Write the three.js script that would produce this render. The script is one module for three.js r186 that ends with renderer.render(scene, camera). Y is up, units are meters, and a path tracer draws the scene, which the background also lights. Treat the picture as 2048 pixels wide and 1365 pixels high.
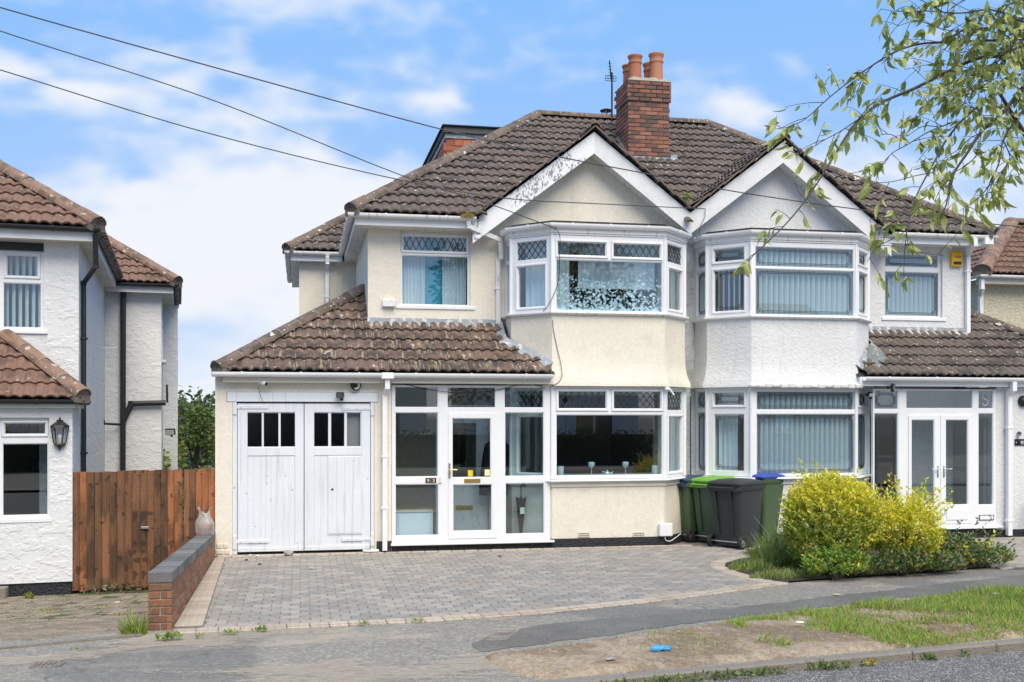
import * as THREE from 'three';
import { mergeGeometries, mergeVertices, toCreasedNormals } from 'three/addons/utils/BufferGeometryUtils.js';

const V3 = (x, y, z) => new THREE.Vector3(x, y, z);
const { sin, cos, tan, atan, atan2, sqrt, abs, min, max, floor, ceil, round, PI, hypot } = Math;
const RAD = PI / 180;
const lerp = (a, b, t) => a + (b - a) * t, clamp = (x, a = 0, b = 1) => min(b, max(a, x)), sstep = (a, b, x) => { const t = clamp((x - a) / (b - a)); return t * t * (3 - 2 * t); };
let seed0 = 12345;
function rng(seed) { let s = seed >>> 0; return () => { s = (s + 0x6D2B79F5) | 0; let t = Math.imul(s ^ (s >>> 15), 1 | s); t = (t + Math.imul(t ^ (t >>> 7), 61 | t)) ^ t; return ((t ^ (t >>> 14)) >>> 0) / 4294967296; }; }

// ------------------------------------------------------------------ camera
// The house front is the x axis (y up, z towards the street); the picture's focal length is 2150 px of 2048 x 1365, horizon at row 832.
const FPX = 2150, HORIZON = 832, TURN = atan(424 / FPX), CT = cos(TURN), ST = sin(TURN);
const EYE = V3(1.2, 2.02, 16.0);
const scene = new THREE.Scene();
const camera = new THREE.PerspectiveCamera(2 * atan(682.5 / FPX) / RAD, 2048 / 1365, 0.1, 3000);
camera.position.copy(EYE);
camera.lookAt(EYE.x + ST * 10, EYE.y, EYE.z - CT * 10);
camera.setViewOffset(2048, 1365, 0, 682.5 - HORIZON, 2048, 1365);
camera.updateProjectionMatrix();

// ------------------------------------------------------------------ renderer, sun
const renderer = new THREE.WebGLRenderer({ antialias: true });
renderer.toneMapping = THREE.LinearToneMapping;
renderer.toneMappingExposure = 0.95;
renderer.shadowMap.enabled = true;
const SUN = V3(0.12, 0.84, 0.60).normalize();
const sun = new THREE.DirectionalLight(new THREE.Color().setRGB(1.0, 0.885, 0.71), 4.9);
sun.position.copy(SUN).multiplyScalar(60).add(V3(5, 0, 0));
sun.target.position.set(5, 0, 0);
sun.castShadow = true; sun.shadow.radius = 90; sun.shadow.mapSize.set(4096, 4096);
Object.assign(sun.shadow.camera, { left: -30, right: 30, top: 30, bottom: -30, near: 1, far: 140 });
scene.add(sun, sun.target);

// ------------------------------------------------------------------ noise
const PERM = new Uint16Array(4096), RND = new Float32Array(4096); { const r = rng(777), o = Array.from({ length: 4096 }, (_, i) => i); for (let i = 4095; i > 0; i--) { const j = floor(r() * (i + 1)); [o[i], o[j]] = [o[j], o[i]]; } PERM.set(o); for (let i = 0; i < 4096; i++) RND[i] = r(); }
const hash2 = (x, y, s) => RND[PERM[(PERM[(x + s * 131) & 4095] + y + s * 17) & 4095]];
function vnoiseA(x, y, px, py, s) { // tileable value noise of period px, py cells
  let xi = Math.floor(x), yi = Math.floor(y), fx = x - xi, fy = y - yi; fx = fx * fx * (3 - 2 * fx); fy = fy * fy * (3 - 2 * fy);
  const x0 = xi % px, x1 = (xi + 1) % px, y0 = yi % py, y1 = (yi + 1) % py, sx = s * 131, sy = s * 17, a = PERM[(x0 + sx) & 4095], b = PERM[(x1 + sx) & 4095];
  const v00 = RND[PERM[(a + y0 + sy) & 4095]], v10 = RND[PERM[(b + y0 + sy) & 4095]], v01 = RND[PERM[(a + y1 + sy) & 4095]], v11 = RND[PERM[(b + y1 + sy) & 4095]], t = v00 + (v10 - v00) * fx;
  return t + (v01 + (v11 - v01) * fx - t) * fy;
}
function fbm(u, v, cells, oct, s) { let a = 0, w = 0.5, t = 0, c = cells; for (let i = 0; i < oct; i++) { a += w * vnoiseA(u * c, v * c, c, c, s + i * 17); t += w; w *= 0.55; c *= 2; } return a / t; }
function fbmA(u, v, cu, cv, oct, s) { let a = 0, w = 0.5, t = 0; for (let i = 0; i < oct; i++) { a += w * vnoiseA(u * cu, v * cv, cu, cv, s + i * 17); t += w; w *= 0.55; cu *= 2; cv *= 2; } return a / t; }
const STAB = new Uint8Array(4097); for (let i = 0; i <= 4096; i++) { const c = i / 4096; STAB[i] = Math.round(255 * (c <= 0.0031308 ? c * 12.92 : 1.055 * Math.pow(c, 1 / 2.4) - 0.055)); }
const toS = (c) => STAB[c <= 0 ? 0 : c >= 1 ? 4096 : (c * 4096) | 0];

// ------------------------------------------------------------------ sky: air and thin cumulus, the same all round
{
  const W = 1600, H = 800, data = new Float32Array(W * H * 4);
  const n3 = (x, y, s) => { let a = 0, w = 0.5, t = 0; for (let i = 0; i < 6; i++) { const xi = floor(x), yi = floor(y); let fx = x - xi, fy = y - yi; fx = fx * fx * (3 - 2 * fx); fy = fy * fy * (3 - 2 * fy); a += w * lerp(lerp(hash2(xi, yi, s + i), hash2(xi + 1, yi, s + i), fx), lerp(hash2(xi, yi + 1, s + i), hash2(xi + 1, yi + 1, s + i), fx), fy); t += w; w *= 0.52; x = x * 2.03 + 7.1; y = y * 2.03 + 3.7; } return a / t; };
  // cloud masses: azimuth right of the view axis and elevation in degrees, half sizes, strength
  const masses = [[-19, 15.5, 8, 3.4, 0.34], [-9.5, 9.5, 10, 4.4, 0.44], [-3, 16.5, 3.0, 1.5, 0.16], [-10, 20.8, 6, 1.8, 0.3], [-21, 8.0, 6, 2.6, 0.3], [-6, 4.0, 12, 3.4, 0.3], [17, 9.5, 10, 3.6, 0.3], [14, 16, 6, 1.4, 0.14], [-26, 21, 5, 2, 0.15],
    [60, 16, 22, 6, 0.35], [110, 24, 26, 9, 0.35], [165, 18, 24, 7, 0.35], [-70, 20, 24, 8, 0.35], [-125, 26, 26, 9, 0.35], [-175, 40, 30, 9, 0.3], [30, 45, 26, 10, 0.3], [-60, 55, 30, 10, 0.3], [130, 55, 34, 9, 0.3]];
  for (let j = 0; j < H; j++) for (let i = 0; i < W; i++) {
    if (j < H * 0.44) { const o = (j * W + i) * 4; data[o] = 0.3; data[o + 1] = 0.31; data[o + 2] = 0.32; data[o + 3] = 1; continue; }
    const el = ((j + 0.5) / H - 0.5) * PI, az = ((i + 0.5) / W - 0.5) * 2 * PI;
    const dx = cos(el) * cos(az), dz = cos(el) * sin(az), o = (j * W + i) * 4;
    let a = (atan2(dx, -dz) - TURN) / RAD; a = ((a + 540) % 360) - 180;
    const e = el / RAD, up = clamp(e / 90);
    // air: pale at the horizon, deep blue above
    const k = 1 - Math.exp(-max(0, e) / 10);
    let r = lerp(0.86, 0.20, k), g = lerp(0.935, 0.51, k), b = lerp(1.04, 1.04, k);
    let m = -0.13;
    for (const [ma, me, sa, se, st] of masses) { let da = abs(a - ma); if (da > 180) da = 360 - da; m += st * Math.exp(-((da / sa) ** 2) - (((e - me) / se) ** 2)); }
    // noise on the seamless cylinder of the direction
    const q = e * 0.32, X = dx / max(cos(el), 0.05) * 8.5, Z = dz / max(cos(el), 0.05) * 8.5;
    const wx = n3(X * 0.9 + 3.3, q * 1.3 + Z, 33) - 0.5, n = n3(X + 11.3 + Z * 0.61 + wx * 2.2, q * 1.25 + Z * 0.79 + 4.1 + wx * 1.4, 91) * 0.66 + n3(X * 3.1 + Z * 1.7, q * 3.4 + 1.7 + Z * 2.4 + wx * 3, 47) * 0.34;
    const cov = sstep(0.43, 0.80, n + m * 1.05 + (e < 12 ? 0.012 * (12 - max(e, 0)) * 0.8 : 0));
    const dense = cov * 0.93;
    r = lerp(r, 0.97, dense); g = lerp(g, 0.99, dense); b = lerp(b, 1.03, dense);
    if (e < 0) { const t = clamp(-e / 8); r = lerp(r, 0.3, t); g = lerp(g, 0.31, t); b = lerp(b, 0.32, t); }
    data[o] = r; data[o + 1] = g; data[o + 2] = b; data[o + 3] = 1;
  }
  const tex = new THREE.DataTexture(data, W, H, THREE.RGBAFormat, THREE.FloatType);
  tex.mapping = THREE.EquirectangularReflectionMapping; tex.magFilter = tex.minFilter = THREE.LinearFilter; tex.wrapS = THREE.RepeatWrapping; tex.needsUpdate = true;
  scene.background = tex; scene.environment = tex;
}

// ------------------------------------------------------------------ pixels to places
function dirOf(u, v) { const r = (u - 1024) / FPX, y = (HORIZON - v) / FPX; return V3(r * CT + ST, y, r * ST - CT); }
const onZ = (u, v, z) => { const d = dirOf(u, v); return EYE.clone().addScaledVector(d, (z - EYE.z) / d.z); };      // on a plane parallel to the house front
const onY = (u, v, y = 0) => { const d = dirOf(u, v); return EYE.clone().addScaledVector(d, (y - EYE.y) / d.y); };    // on level ground
const away = (u, v, d) => EYE.clone().addScaledVector(dirOf(u, v), d);                                                 // at a distance
const X = (u, z = 0) => onZ(u, HORIZON, z).x;
const Y = (u, v, z = 0) => onZ(u, v, z).y;

// ------------------------------------------------------------------ textures
function dtex(n, metres, fn, srgb = true) {
  const d = new Uint8Array(n * n * 4);
  for (let j = 0; j < n; j++) for (let i = 0; i < n; i++) { const c = fn(i / n, j / n), o = (j * n + i) * 4; if (srgb) { d[o] = toS(c[0]); d[o + 1] = toS(c[1]); d[o + 2] = toS(c[2]); } else { d[o] = d[o + 1] = d[o + 2] = 255 * clamp(c); } d[o + 3] = 255; }
  const t = new THREE.DataTexture(d, n, n); t.wrapS = t.wrapT = THREE.RepeatWrapping; t.magFilter = THREE.LinearFilter; t.minFilter = THREE.LinearMipmapLinearFilter; t.generateMipmaps = true;
  if (srgb) t.colorSpace = THREE.SRGBColorSpace; t.repeat.set(1 / metres, 1 / metres); t.needsUpdate = true; return t;
}
function ctex(w, h, draw, srgb = true) { const c = document.createElement('canvas'); c.width = w; c.height = h; draw(c.getContext('2d'), w, h); const t = new THREE.CanvasTexture(c); if (srgb) t.colorSpace = THREE.SRGBColorSpace; t.wrapS = t.wrapT = THREE.RepeatWrapping; return t; }
const lin = (r, g, b) => new THREE.Color().setRGB(r, g, b);
const std = (o) => new THREE.MeshStandardMaterial({ roughness: 0.8, ...o });
const phy = (o) => new THREE.MeshPhysicalMaterial({ roughness: 0.5, ...o });
const mix3 = (a, b, t) => [lerp(a[0], b[0], t), lerp(a[1], b[1], t), lerp(a[2], b[2], t)];
const mul3 = (a, k) => [a[0] * k, a[1] * k, a[2] * k];

// ------------------------------------------------------------------ things and parts
const names = {};
function numbered(n) { if (!(n in names)) { names[n] = 0; return n; } names[n]++; return n + '_' + String(names[n]).padStart(3, '0'); }
function thing(name, label, category, at = [0, 0, 0], turn = 0, group, local = false) {
  const o = new THREE.Group(); o.name = numbered(name); o.position.set(...at); o.rotation.y = turn; scene.add(o);
  o.userData = { label, category }; if (group) o.userData.group = group;
  o.off = local ? V3(0, 0, 0) : V3(...at);       // geometry of a thing that is not turned is given in world coordinates
  return o;
}
function tag(o, label, category, group, kind) { if (label) o.userData.label = label; if (category) o.userData.category = category; if (group) o.userData.group = group; if (kind) o.userData.kind = kind; return o; }
function part(parent, name, geo, mat) { const m = new THREE.Mesh(geo, mat); m.name = name; m.off = parent.off; geo.translate(-parent.off.x, -parent.off.y, -parent.off.z); parent.add(m); return m; }
function sub(parent, name) { const g = new THREE.Group(); g.name = name; g.off = parent.off; parent.add(g); return g; }
function piece(parent, name, geo, mat, x, y, z, q) { const m = new THREE.Mesh(geo, mat); m.name = name; m.off = parent.off; m.position.set(x - parent.off.x, y - parent.off.y, z - parent.off.z); if (q) m.quaternion.copy(q); parent.add(m); return m; }
function struct(name, geo, mat) { const m = new THREE.Mesh(geo, mat); m.name = numbered(name); m.userData.kind = 'structure'; m.off = V3(0, 0, 0); scene.add(m); return m; }
function solo(name, geo, mat, label, category, group) { geo.computeBoundingBox(); const b = geo.boundingBox, c = [(b.min.x + b.max.x) / 2, b.min.y, (b.min.z + b.max.z) / 2]; geo.translate(-c[0], -c[1], -c[2]); const m = new THREE.Mesh(geo, mat); m.name = numbered(name); m.position.set(...c); m.off = V3(...c); scene.add(m); return tag(m, label, category, group); }

// ------------------------------------------------------------------ geometry: triangle soup with uv in metres
function metricUV(g) {
  const p = g.attributes.position.array, n = p.length / 9, uv = new Float32Array(n * 6), a = V3(), b = V3(), c = V3();
  for (let t = 0; t < n; t++) {
    a.fromArray(p, t * 9); b.fromArray(p, t * 9 + 3); c.fromArray(p, t * 9 + 6);
    const nn = V3().crossVectors(b.clone().sub(a), c.clone().sub(a)); const ax = abs(nn.x), ay = abs(nn.y), az = abs(nn.z);
    [a, b, c].forEach((q, i) => { const o = t * 6 + i * 2; if (ay >= ax && ay >= az) { uv[o] = q.x; uv[o + 1] = q.z; } else if (az >= ax) { uv[o] = q.x; uv[o + 1] = q.y; } else { uv[o] = q.z; uv[o + 1] = q.y; } });
  }
  g.setAttribute('uv', new THREE.BufferAttribute(uv, 2)); return g;
}
class Soup {
  constructor() { this.p = []; }
  tri(a, b, c) { this.p.push(...a, ...b, ...c); return this; }
  quad(a, b, c, d) { return this.tri(a, b, c).tri(a, c, d); }
  poly(pts) { for (let i = 1; i < pts.length - 1; i++) this.tri(pts[0], pts[i], pts[i + 1]); return this; }
  flatPoly(pts) { for (const [a, b, c] of THREE.ShapeUtils.triangulateShape(pts.map(p => new THREE.Vector2(p[0], p[2])), [])) this.tri(pts[a], pts[b], pts[c]); return this; }
  box(x0, x1, y0, y1, z0, z1) {
    const P = (i, j, k) => [i ? x1 : x0, j ? y1 : y0, k ? z1 : z0];
    this.quad(P(0, 0, 1), P(1, 0, 1), P(1, 1, 1), P(0, 1, 1)); this.quad(P(1, 0, 0), P(0, 0, 0), P(0, 1, 0), P(1, 1, 0));
    this.quad(P(1, 0, 1), P(1, 0, 0), P(1, 1, 0), P(1, 1, 1)); this.quad(P(0, 0, 0), P(0, 0, 1), P(0, 1, 1), P(0, 1, 0));
    this.quad(P(0, 1, 1), P(1, 1, 1), P(1, 1, 0), P(0, 1, 0)); this.quad(P(0, 0, 0), P(1, 0, 0), P(1, 0, 1), P(0, 0, 1)); return this;
  }
  cbox(x0, x1, y0, y1, z0, z1, c) { // box with chamfered edges
    c = min(c, (x1 - x0) / 2.2, (y1 - y0) / 2.2, (z1 - z0) / 2.2);
    const lo = [x0, y0, z0], hi = [x1, y1, z1], S = (s, ax) => s[ax] > 0 ? hi[ax] : lo[ax];
    const v = (s, f) => { const r = [0, 0, 0]; for (let a = 0; a < 3; a++) r[a] = a === f ? S(s, a) : S(s, a) - s[a] * c; return r; };
    for (let f = 0; f < 3; f++) for (const sg of [-1, 1]) {
      const a = (f + 1) % 3, b = (f + 2) % 3, q = [[-1, -1], [1, -1], [1, 1], [-1, 1]].map(([i, j]) => { const s = [0, 0, 0]; s[f] = sg; s[a] = i; s[b] = j; return v(s, f); });
      sg > 0 ? this.quad(...q) : this.quad(q[3], q[2], q[1], q[0]);
    }
    for (let f = 0; f < 3; f++) { const a = (f + 1) % 3, b = (f + 2) % 3; for (const i of [-1, 1]) for (const j of [-1, 1]) { // edge along f
      const s0 = [0, 0, 0], s1 = [0, 0, 0]; s0[f] = -1; s1[f] = 1; s0[a] = s1[a] = i; s0[b] = s1[b] = j;
      const q = [v(s0, a), v(s1, a), v(s1, b), v(s0, b)]; i * j > 0 ? this.quad(q[3], q[2], q[1], q[0]) : this.quad(...q); } }
    for (const i of [-1, 1]) for (const j of [-1, 1]) for (const k of [-1, 1]) { const s = [i, j, k], t = [v(s, 0), v(s, 1), v(s, 2)]; i * j * k > 0 ? this.tri(...t) : this.tri(t[2], t[1], t[0]); }
    return this;
  }
  bar(a, b, w, h, up = [0, 1, 0]) { // a straight bar of section w x h from a to b
    const A = V3(...a), B = V3(...b), d = B.clone().sub(A).normalize(); let s = V3().crossVectors(V3(...up), d); if (s.length() < 1e-3) s = V3().crossVectors(V3(1, 0, 0), d); s.normalize(); const t = V3().crossVectors(d, s);
    const q = (P, i, j) => P.clone().addScaledVector(s, i * w / 2).addScaledVector(t, j * h / 2).toArray(), k = [[-1, -1], [1, -1], [1, 1], [-1, 1]];
    for (let n = 0; n < 4; n++) { const [i, j] = k[n], [x, y] = k[(n + 1) % 4]; this.quad(q(A, i, j), q(A, x, y), q(B, x, y), q(B, i, j)); }
    this.quad(...k.map(([i, j]) => q(A, i, j)).reverse()); this.quad(...k.map(([i, j]) => q(B, i, j))); return this;
  }
  rod(a, b, r0, r1 = r0, n = 8, caps = true) {
    const A = V3(...a), B = V3(...b), d = B.clone().sub(A).normalize(); let s = V3().crossVectors(abs(d.y) < 0.95 ? V3(0, 1, 0) : V3(1, 0, 0), d).normalize(); const t = V3().crossVectors(d, s);
    const q = (P, r, i) => P.clone().addScaledVector(s, r * cos(i / n * 2 * PI)).addScaledVector(t, r * sin(i / n * 2 * PI)).toArray();
    for (let i = 0; i < n; i++) { this.quad(q(A, r0, i), q(A, r0, i + 1), q(B, r1, i + 1), q(B, r1, i)); if (caps) { this.tri(A.toArray(), q(A, r0, i + 1), q(A, r0, i)); this.tri(B.toArray(), q(B, r1, i), q(B, r1, i + 1)); } } return this;
  }
  sweep(profile, path, closed = false) { // profile [outward, up] counter-clockwise seen along the path; path level-ish, left to right seen from outside
    const P = path.map(p => V3(...p)), n = P.length, off = [];
    const nrm = (a, b) => { const d = b.clone().sub(a); d.y = 0; d.normalize(); return V3(-d.z, 0, d.x); };
    for (let i = 0; i < n; i++) { const n0 = i > 0 ? nrm(P[i - 1], P[i]) : closed ? nrm(P[n - 1], P[0]) : nrm(P[0], P[1]), n1 = i < n - 1 ? nrm(P[i], P[i + 1]) : closed ? nrm(P[n - 1], P[0]) : n0; const m = n0.clone().add(n1).normalize(); off.push(m.multiplyScalar(1 / max(0.35, m.dot(n1)))); }
    const q = (i, k) => { const [a, b] = profile[k % profile.length], c = P[i % n].clone().addScaledVector(off[i % n], a); c.y += b; return c.toArray(); };
    for (let i = 0; i < (closed ? n : n - 1); i++) for (let k = 0; k < profile.length; k++) this.quad(q(i, k), q(i, k + 1), q(i + 1, k + 1), q(i + 1, k));
    if (!closed) { const f = THREE.ShapeUtils.triangulateShape(profile.map(([a, b]) => new THREE.Vector2(a, b)), []); for (const [a, b, c] of f) { this.tri(q(0, a), q(0, c), q(0, b)); this.tri(q(n - 1, a), q(n - 1, b), q(n - 1, c)); } }
    return this;
  }
  geo(crease = 0) {
    let g = new THREE.BufferGeometry(); g.setAttribute('position', new THREE.BufferAttribute(new Float32Array(this.p), 3));
    g.computeVertexNormals(); if (crease) g = toCreasedNormals(g, crease); return metricUV(g);
  }
}
const soup = () => new Soup();
const boxG = (...a) => soup().box(...a).geo(), cboxG = (...a) => soup().cbox(...a).geo();
function plain(g) { g = g.index ? g.toNonIndexed() : g; const r = new THREE.BufferGeometry(); for (const k of ['position', 'normal', 'uv']) if (g.attributes[k]) r.setAttribute(k, g.attributes[k]); return r; }
const merge = (l) => mergeGeometries(l.map(plain));
function slab(outline, holes, z0, z1) { // wall parallel to the front: outline in x,y
  const s = new THREE.Shape(outline.map(p => new THREE.Vector2(...p))); for (const h of holes) s.holes.push(new THREE.Path((h.length === 4 && typeof h[0] === 'number' ? [[h[0], h[2]], [h[0], h[3]], [h[1], h[3]], [h[1], h[2]]] : h).map(p => new THREE.Vector2(...p))));
  const g = plain(new THREE.ExtrudeGeometry(s, { depth: z1 - z0, bevelEnabled: false })); g.translate(0, 0, z0); return metricUV(g);
}
function lathe(pts, n = 20) { const g = plain(new THREE.LatheGeometry(pts.map(p => new THREE.Vector2(...p)), n)); return g; }
function tube(pts, r, n = 6, seg = 0) { const c = new THREE.CatmullRomCurve3(pts.map(p => p.isVector3 ? p : V3(...p)), false, 'centripetal'); return plain(new THREE.TubeGeometry(c, seg || max(4, pts.length * 5), r, n, false)); }
function taper(pts, r0, r1, n = 6, seg = 0) { // tapered tube through points
  const c = new THREE.CatmullRomCurve3(pts.map(p => p.isVector3 ? p : V3(...p)), false, 'centripetal'), S = seg || max(4, pts.length * 4), fr = c.computeFrenetFrames(S, false), P = [], ix = [];
  for (let i = 0; i <= S; i++) { const q = c.getPointAt(i / S), r = lerp(r0, r1, i / S); for (let k = 0; k < n; k++) { const a = k / n * 2 * PI; P.push(...q.clone().addScaledVector(fr.normals[i], r * cos(a)).addScaledVector(fr.binormals[i], r * sin(a)).toArray()); } }
  for (let i = 0; i < S; i++) for (let k = 0; k < n; k++) { const a = i * n + k, b = i * n + (k + 1) % n; ix.push(a, b, b + n, a, b + n, a + n); }
  const g = new THREE.BufferGeometry(); g.setAttribute('position', new THREE.BufferAttribute(new Float32Array(P), 3)); g.setIndex(ix); g.computeVertexNormals(); return metricUV(g.toNonIndexed());
}
function clipSoup(p, planes) { // triangles of (u,v,w), kept where a*u+b*v+c >= 0
  let tris = []; for (let i = 0; i < p.length; i += 9) tris.push([p.slice(i, i + 3), p.slice(i + 3, i + 6), p.slice(i + 6, i + 9)]);
  for (const [a, b, c] of planes) { const out = []; for (const t of tris) { const d = t.map(q => a * q[0] + b * q[1] + c), poly = [];
    for (let i = 0; i < 3; i++) { const j = (i + 1) % 3; if (d[i] >= 0) poly.push(t[i]); if (d[i] * d[j] < 0) { const k = d[i] / (d[i] - d[j]); poly.push([0, 1, 2].map(m => lerp(t[i][m], t[j][m], k))); } }
    for (let i = 1; i < poly.length - 1; i++) out.push([poly[0], poly[i], poly[i + 1]]); } tris = out; }
  return tris.flat(2);
}
const frameM = (o, ux, uy, uz) => new THREE.Matrix4().makeBasis(ux, uy, uz).setPosition(o);
// ------------------------------------------------------------------ materials
const grainT = dtex(512, 0.6, (u, v) => { const a = fbm(u, v, 24, 4, 5), b = fbm(u, v, 4, 3, 9); const k = 0.72 + 0.42 * (a - 0.5) + 0.26 * (b - 0.5) + 0.14; return [k, k, k]; });
const blotchT = dtex(512, 3.1, (u, v) => { const a = fbm(u, v, 5, 5, 21), b = fbm(u, v, 60, 2, 23); const k = 0.86 + 0.26 * (a - 0.5) + 0.1 * (b - 0.5); return [k, k * 0.995, k * 0.985]; });
const fineB = dtex(512, 0.5, (u, v) => fbm(u, v, 48, 3, 31), false);
const roughB = dtex(512, 0.7, (u, v) => { const a = fbm(u, v, 26, 3, 33); const b = fbm(u, v, 60, 2, 35); return clamp(0.15 + 0.9 * sstep(0.42, 0.68, a) + 0.3 * (b - 0.5)); }, false);
const waveB = dtex(512, 1.3, (u, v) => { const a = fbmA(u, v, 14, 24, 3, 39); const b = fbm(u, v, 60, 2, 36); return clamp(0.2 + 0.8 * sstep(0.4, 0.7, a) + 0.3 * (b - 0.5)); }, false);
// painted render: stains with an outline of their own, thin vertical runs, hairline crazing
function renderTex(base, stain, amount, s) {
  return dtex(768, 4.3, (u, v) => {
    const a = fbm(u, v, 4, 5, s), g = fbm(u, v, 150, 2, s + 3), runs = fbmA(u, v, 70, 5, 3, s + 7), pat = fbm(u, v, 9, 4, s + 11);
    const st = amount * (0.75 * sstep(0.56, 0.72, a) + 0.5 * sstep(0.62, 0.78, runs) * sstep(0.4, 0.6, pat)) + amount * 0.35 * sstep(0.66, 0.7, fbm(u, v, 40, 3, s + 15));
    const c = mix3(base, stain, clamp(st)), k = 0.95 + 0.13 * (g - 0.5) + 0.1 * (pat - 0.5); return mul3(c, k);
  });
}
const M = {};
M.cream = std({ map: renderTex([0.80, 0.752, 0.645], [0.61, 0.565, 0.475], 0.42, 101), bumpMap: fineB, bumpScale: 0.003, roughness: 0.92 });
M.white = std({ map: renderTex([0.725, 0.73, 0.735], [0.53, 0.535, 0.525], 0.5, 131), bumpMap: roughB, bumpScale: 0.0028, roughness: 0.92 });
M.whiteShade = std({ map: renderTex([0.66, 0.69, 0.71], [0.33, 0.36, 0.38], 0.8, 151), bumpMap: roughB, bumpScale: 0.004, roughness: 0.92 });  // white render greyed: shadow between the bays put into the colour
M.tyrol = std({ map: renderTex([0.75, 0.755, 0.76], [0.6, 0.605, 0.61], 0.22, 171), bumpMap: waveB, bumpScale: 0.006, roughness: 0.92 });
M.farWall = std({ map: renderTex([0.66, 0.60, 0.45], [0.46, 0.43, 0.33], 0.5, 191), bumpMap: roughB, bumpScale: 0.012, roughness: 0.92 });
M.upvc = phy({ color: lin(0.83, 0.84, 0.86), map: dtex(256, 0.8, (u, v) => { const k = 0.965 + 0.07 * (fbm(u, v, 6, 4, 41) - 0.5); return [k, k, k]; }), roughness: 0.34 });
M.upvcOld = phy({ color: lin(0.80, 0.81, 0.82), map: dtex(512, 1.1, (u, v) => { const d = sstep(0.6, 0.8, fbmA(u, v, 30, 6, 4, 43)) * 0.32; const k = 0.98 - d; return [k, k * 0.995, k * 0.98]; }), roughness: 0.42 });
M.barge = std({ map: dtex(512, 1.4, (u, v) => { const a = sstep(0.5, 0.62, fbmA(u, v, 64, 34, 4, 47)) * sstep(0.34, 0.52, fbm(u, v, 4, 3, 48)); return mix3([0.78, 0.80, 0.83], [0.16, 0.18, 0.2], a * 0.85); }), roughness: 0.6 });
M.bargeClean = std({ color: lin(0.80, 0.81, 0.83), map: blotchT, roughness: 0.6 });
M.paint = std({ map: dtex(768, 2.6, (u, v) => { const run = sstep(0.58, 0.8, fbmA(u, v, 80, 4, 4, 51)), pat = fbm(u, v, 5, 4, 53), chip = sstep(0.80, 0.815, fbm(u, v, 50, 4, 55)) * sstep(0.5, 0.6, pat); let c = mix3([0.74, 0.77, 0.82], [0.58, 0.61, 0.66], run * 0.75); c = mix3(c, [0.35, 0.33, 0.3], chip * 0.8); return mul3(c, 0.95 + 0.12 * (pat - 0.5)); }), bumpMap: fineB, bumpScale: 0.002, roughness: 0.55 });
M.gapShade = std({ color: lin(0.12, 0.09, 0.065), roughness: 0.9 });  // dark tone that paints the shade inside the air brick holes
M.plinth = std({ color: lin(0.022, 0.024, 0.03), map: blotchT, bumpMap: roughB, bumpScale: 0.01, roughness: 0.6 });
M.lead = std({ map: dtex(512, 0.9, (u, v) => { const a = fbm(u, v, 8, 5, 61), s = sstep(0.55, 0.7, fbm(u, v, 14, 4, 63)); return mul3(mix3([0.30, 0.33, 0.36], [0.55, 0.56, 0.56], s), 0.8 + 0.4 * a); }), bumpMap: fineB, bumpScale: 0.006, roughness: 0.55, metalness: 0.15 });
M.mortar = std({ color: lin(0.42, 0.38, 0.32), map: grainT, bumpMap: fineB, bumpScale: 0.01, roughness: 0.95 });
M.mortarDark = std({ color: lin(0.17, 0.145, 0.125), map: grainT, roughness: 0.95 });
M.black = phy({ color: lin(0.012, 0.013, 0.014), roughness: 0.45 });
M.blackIron = phy({ color: lin(0.018, 0.02, 0.022), roughness: 0.5, bumpMap: fineB, bumpScale: 0.002 });
M.brass = phy({ color: lin(0.62, 0.43, 0.16), metalness: 0.9, roughness: 0.35 });
M.chrome = phy({ color: lin(0.7, 0.7, 0.71), metalness: 1, roughness: 0.25 });
M.steel = phy({ color: lin(0.45, 0.46, 0.47), metalness: 0.8, roughness: 0.4 });
// double glazing: four faces send back what one face of a denser glass does
M.glass = phy({ color: lin(0.77, 0.90, 0.945), transmission: 1, thickness: 0, ior: 2.33, roughness: 0.0 });
M.glassOld = phy({ color: lin(0.6, 0.62, 0.62), transmission: 1, thickness: 0, ior: 1.5, roughness: 0.12 });
M.leadLine = std({ color: lin(0.035, 0.04, 0.045), roughness: 0.5 });
M.roomWall = std({ color: lin(0.36, 0.34, 0.31) });
M.roomDark = std({ color: lin(0.40, 0.37, 0.33) });
M.floorIn = std({ color: lin(0.15, 0.115, 0.085) });
M.curtainPale = std({ color: lin(0.78, 0.81, 0.84), roughness: 0.95, side: THREE.DoubleSide });
M.panelTeal = std({ color: lin(0.06, 0.34, 0.46), roughness: 0.95, side: THREE.DoubleSide });
M.blind = phy({ color: lin(0.84, 0.86, 0.87), roughness: 0.8, side: THREE.DoubleSide, transmission: 0.15, thickness: 0 });
M.frost = phy({ color: lin(0.55, 0.58, 0.58), roughness: 0.6 });
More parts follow.
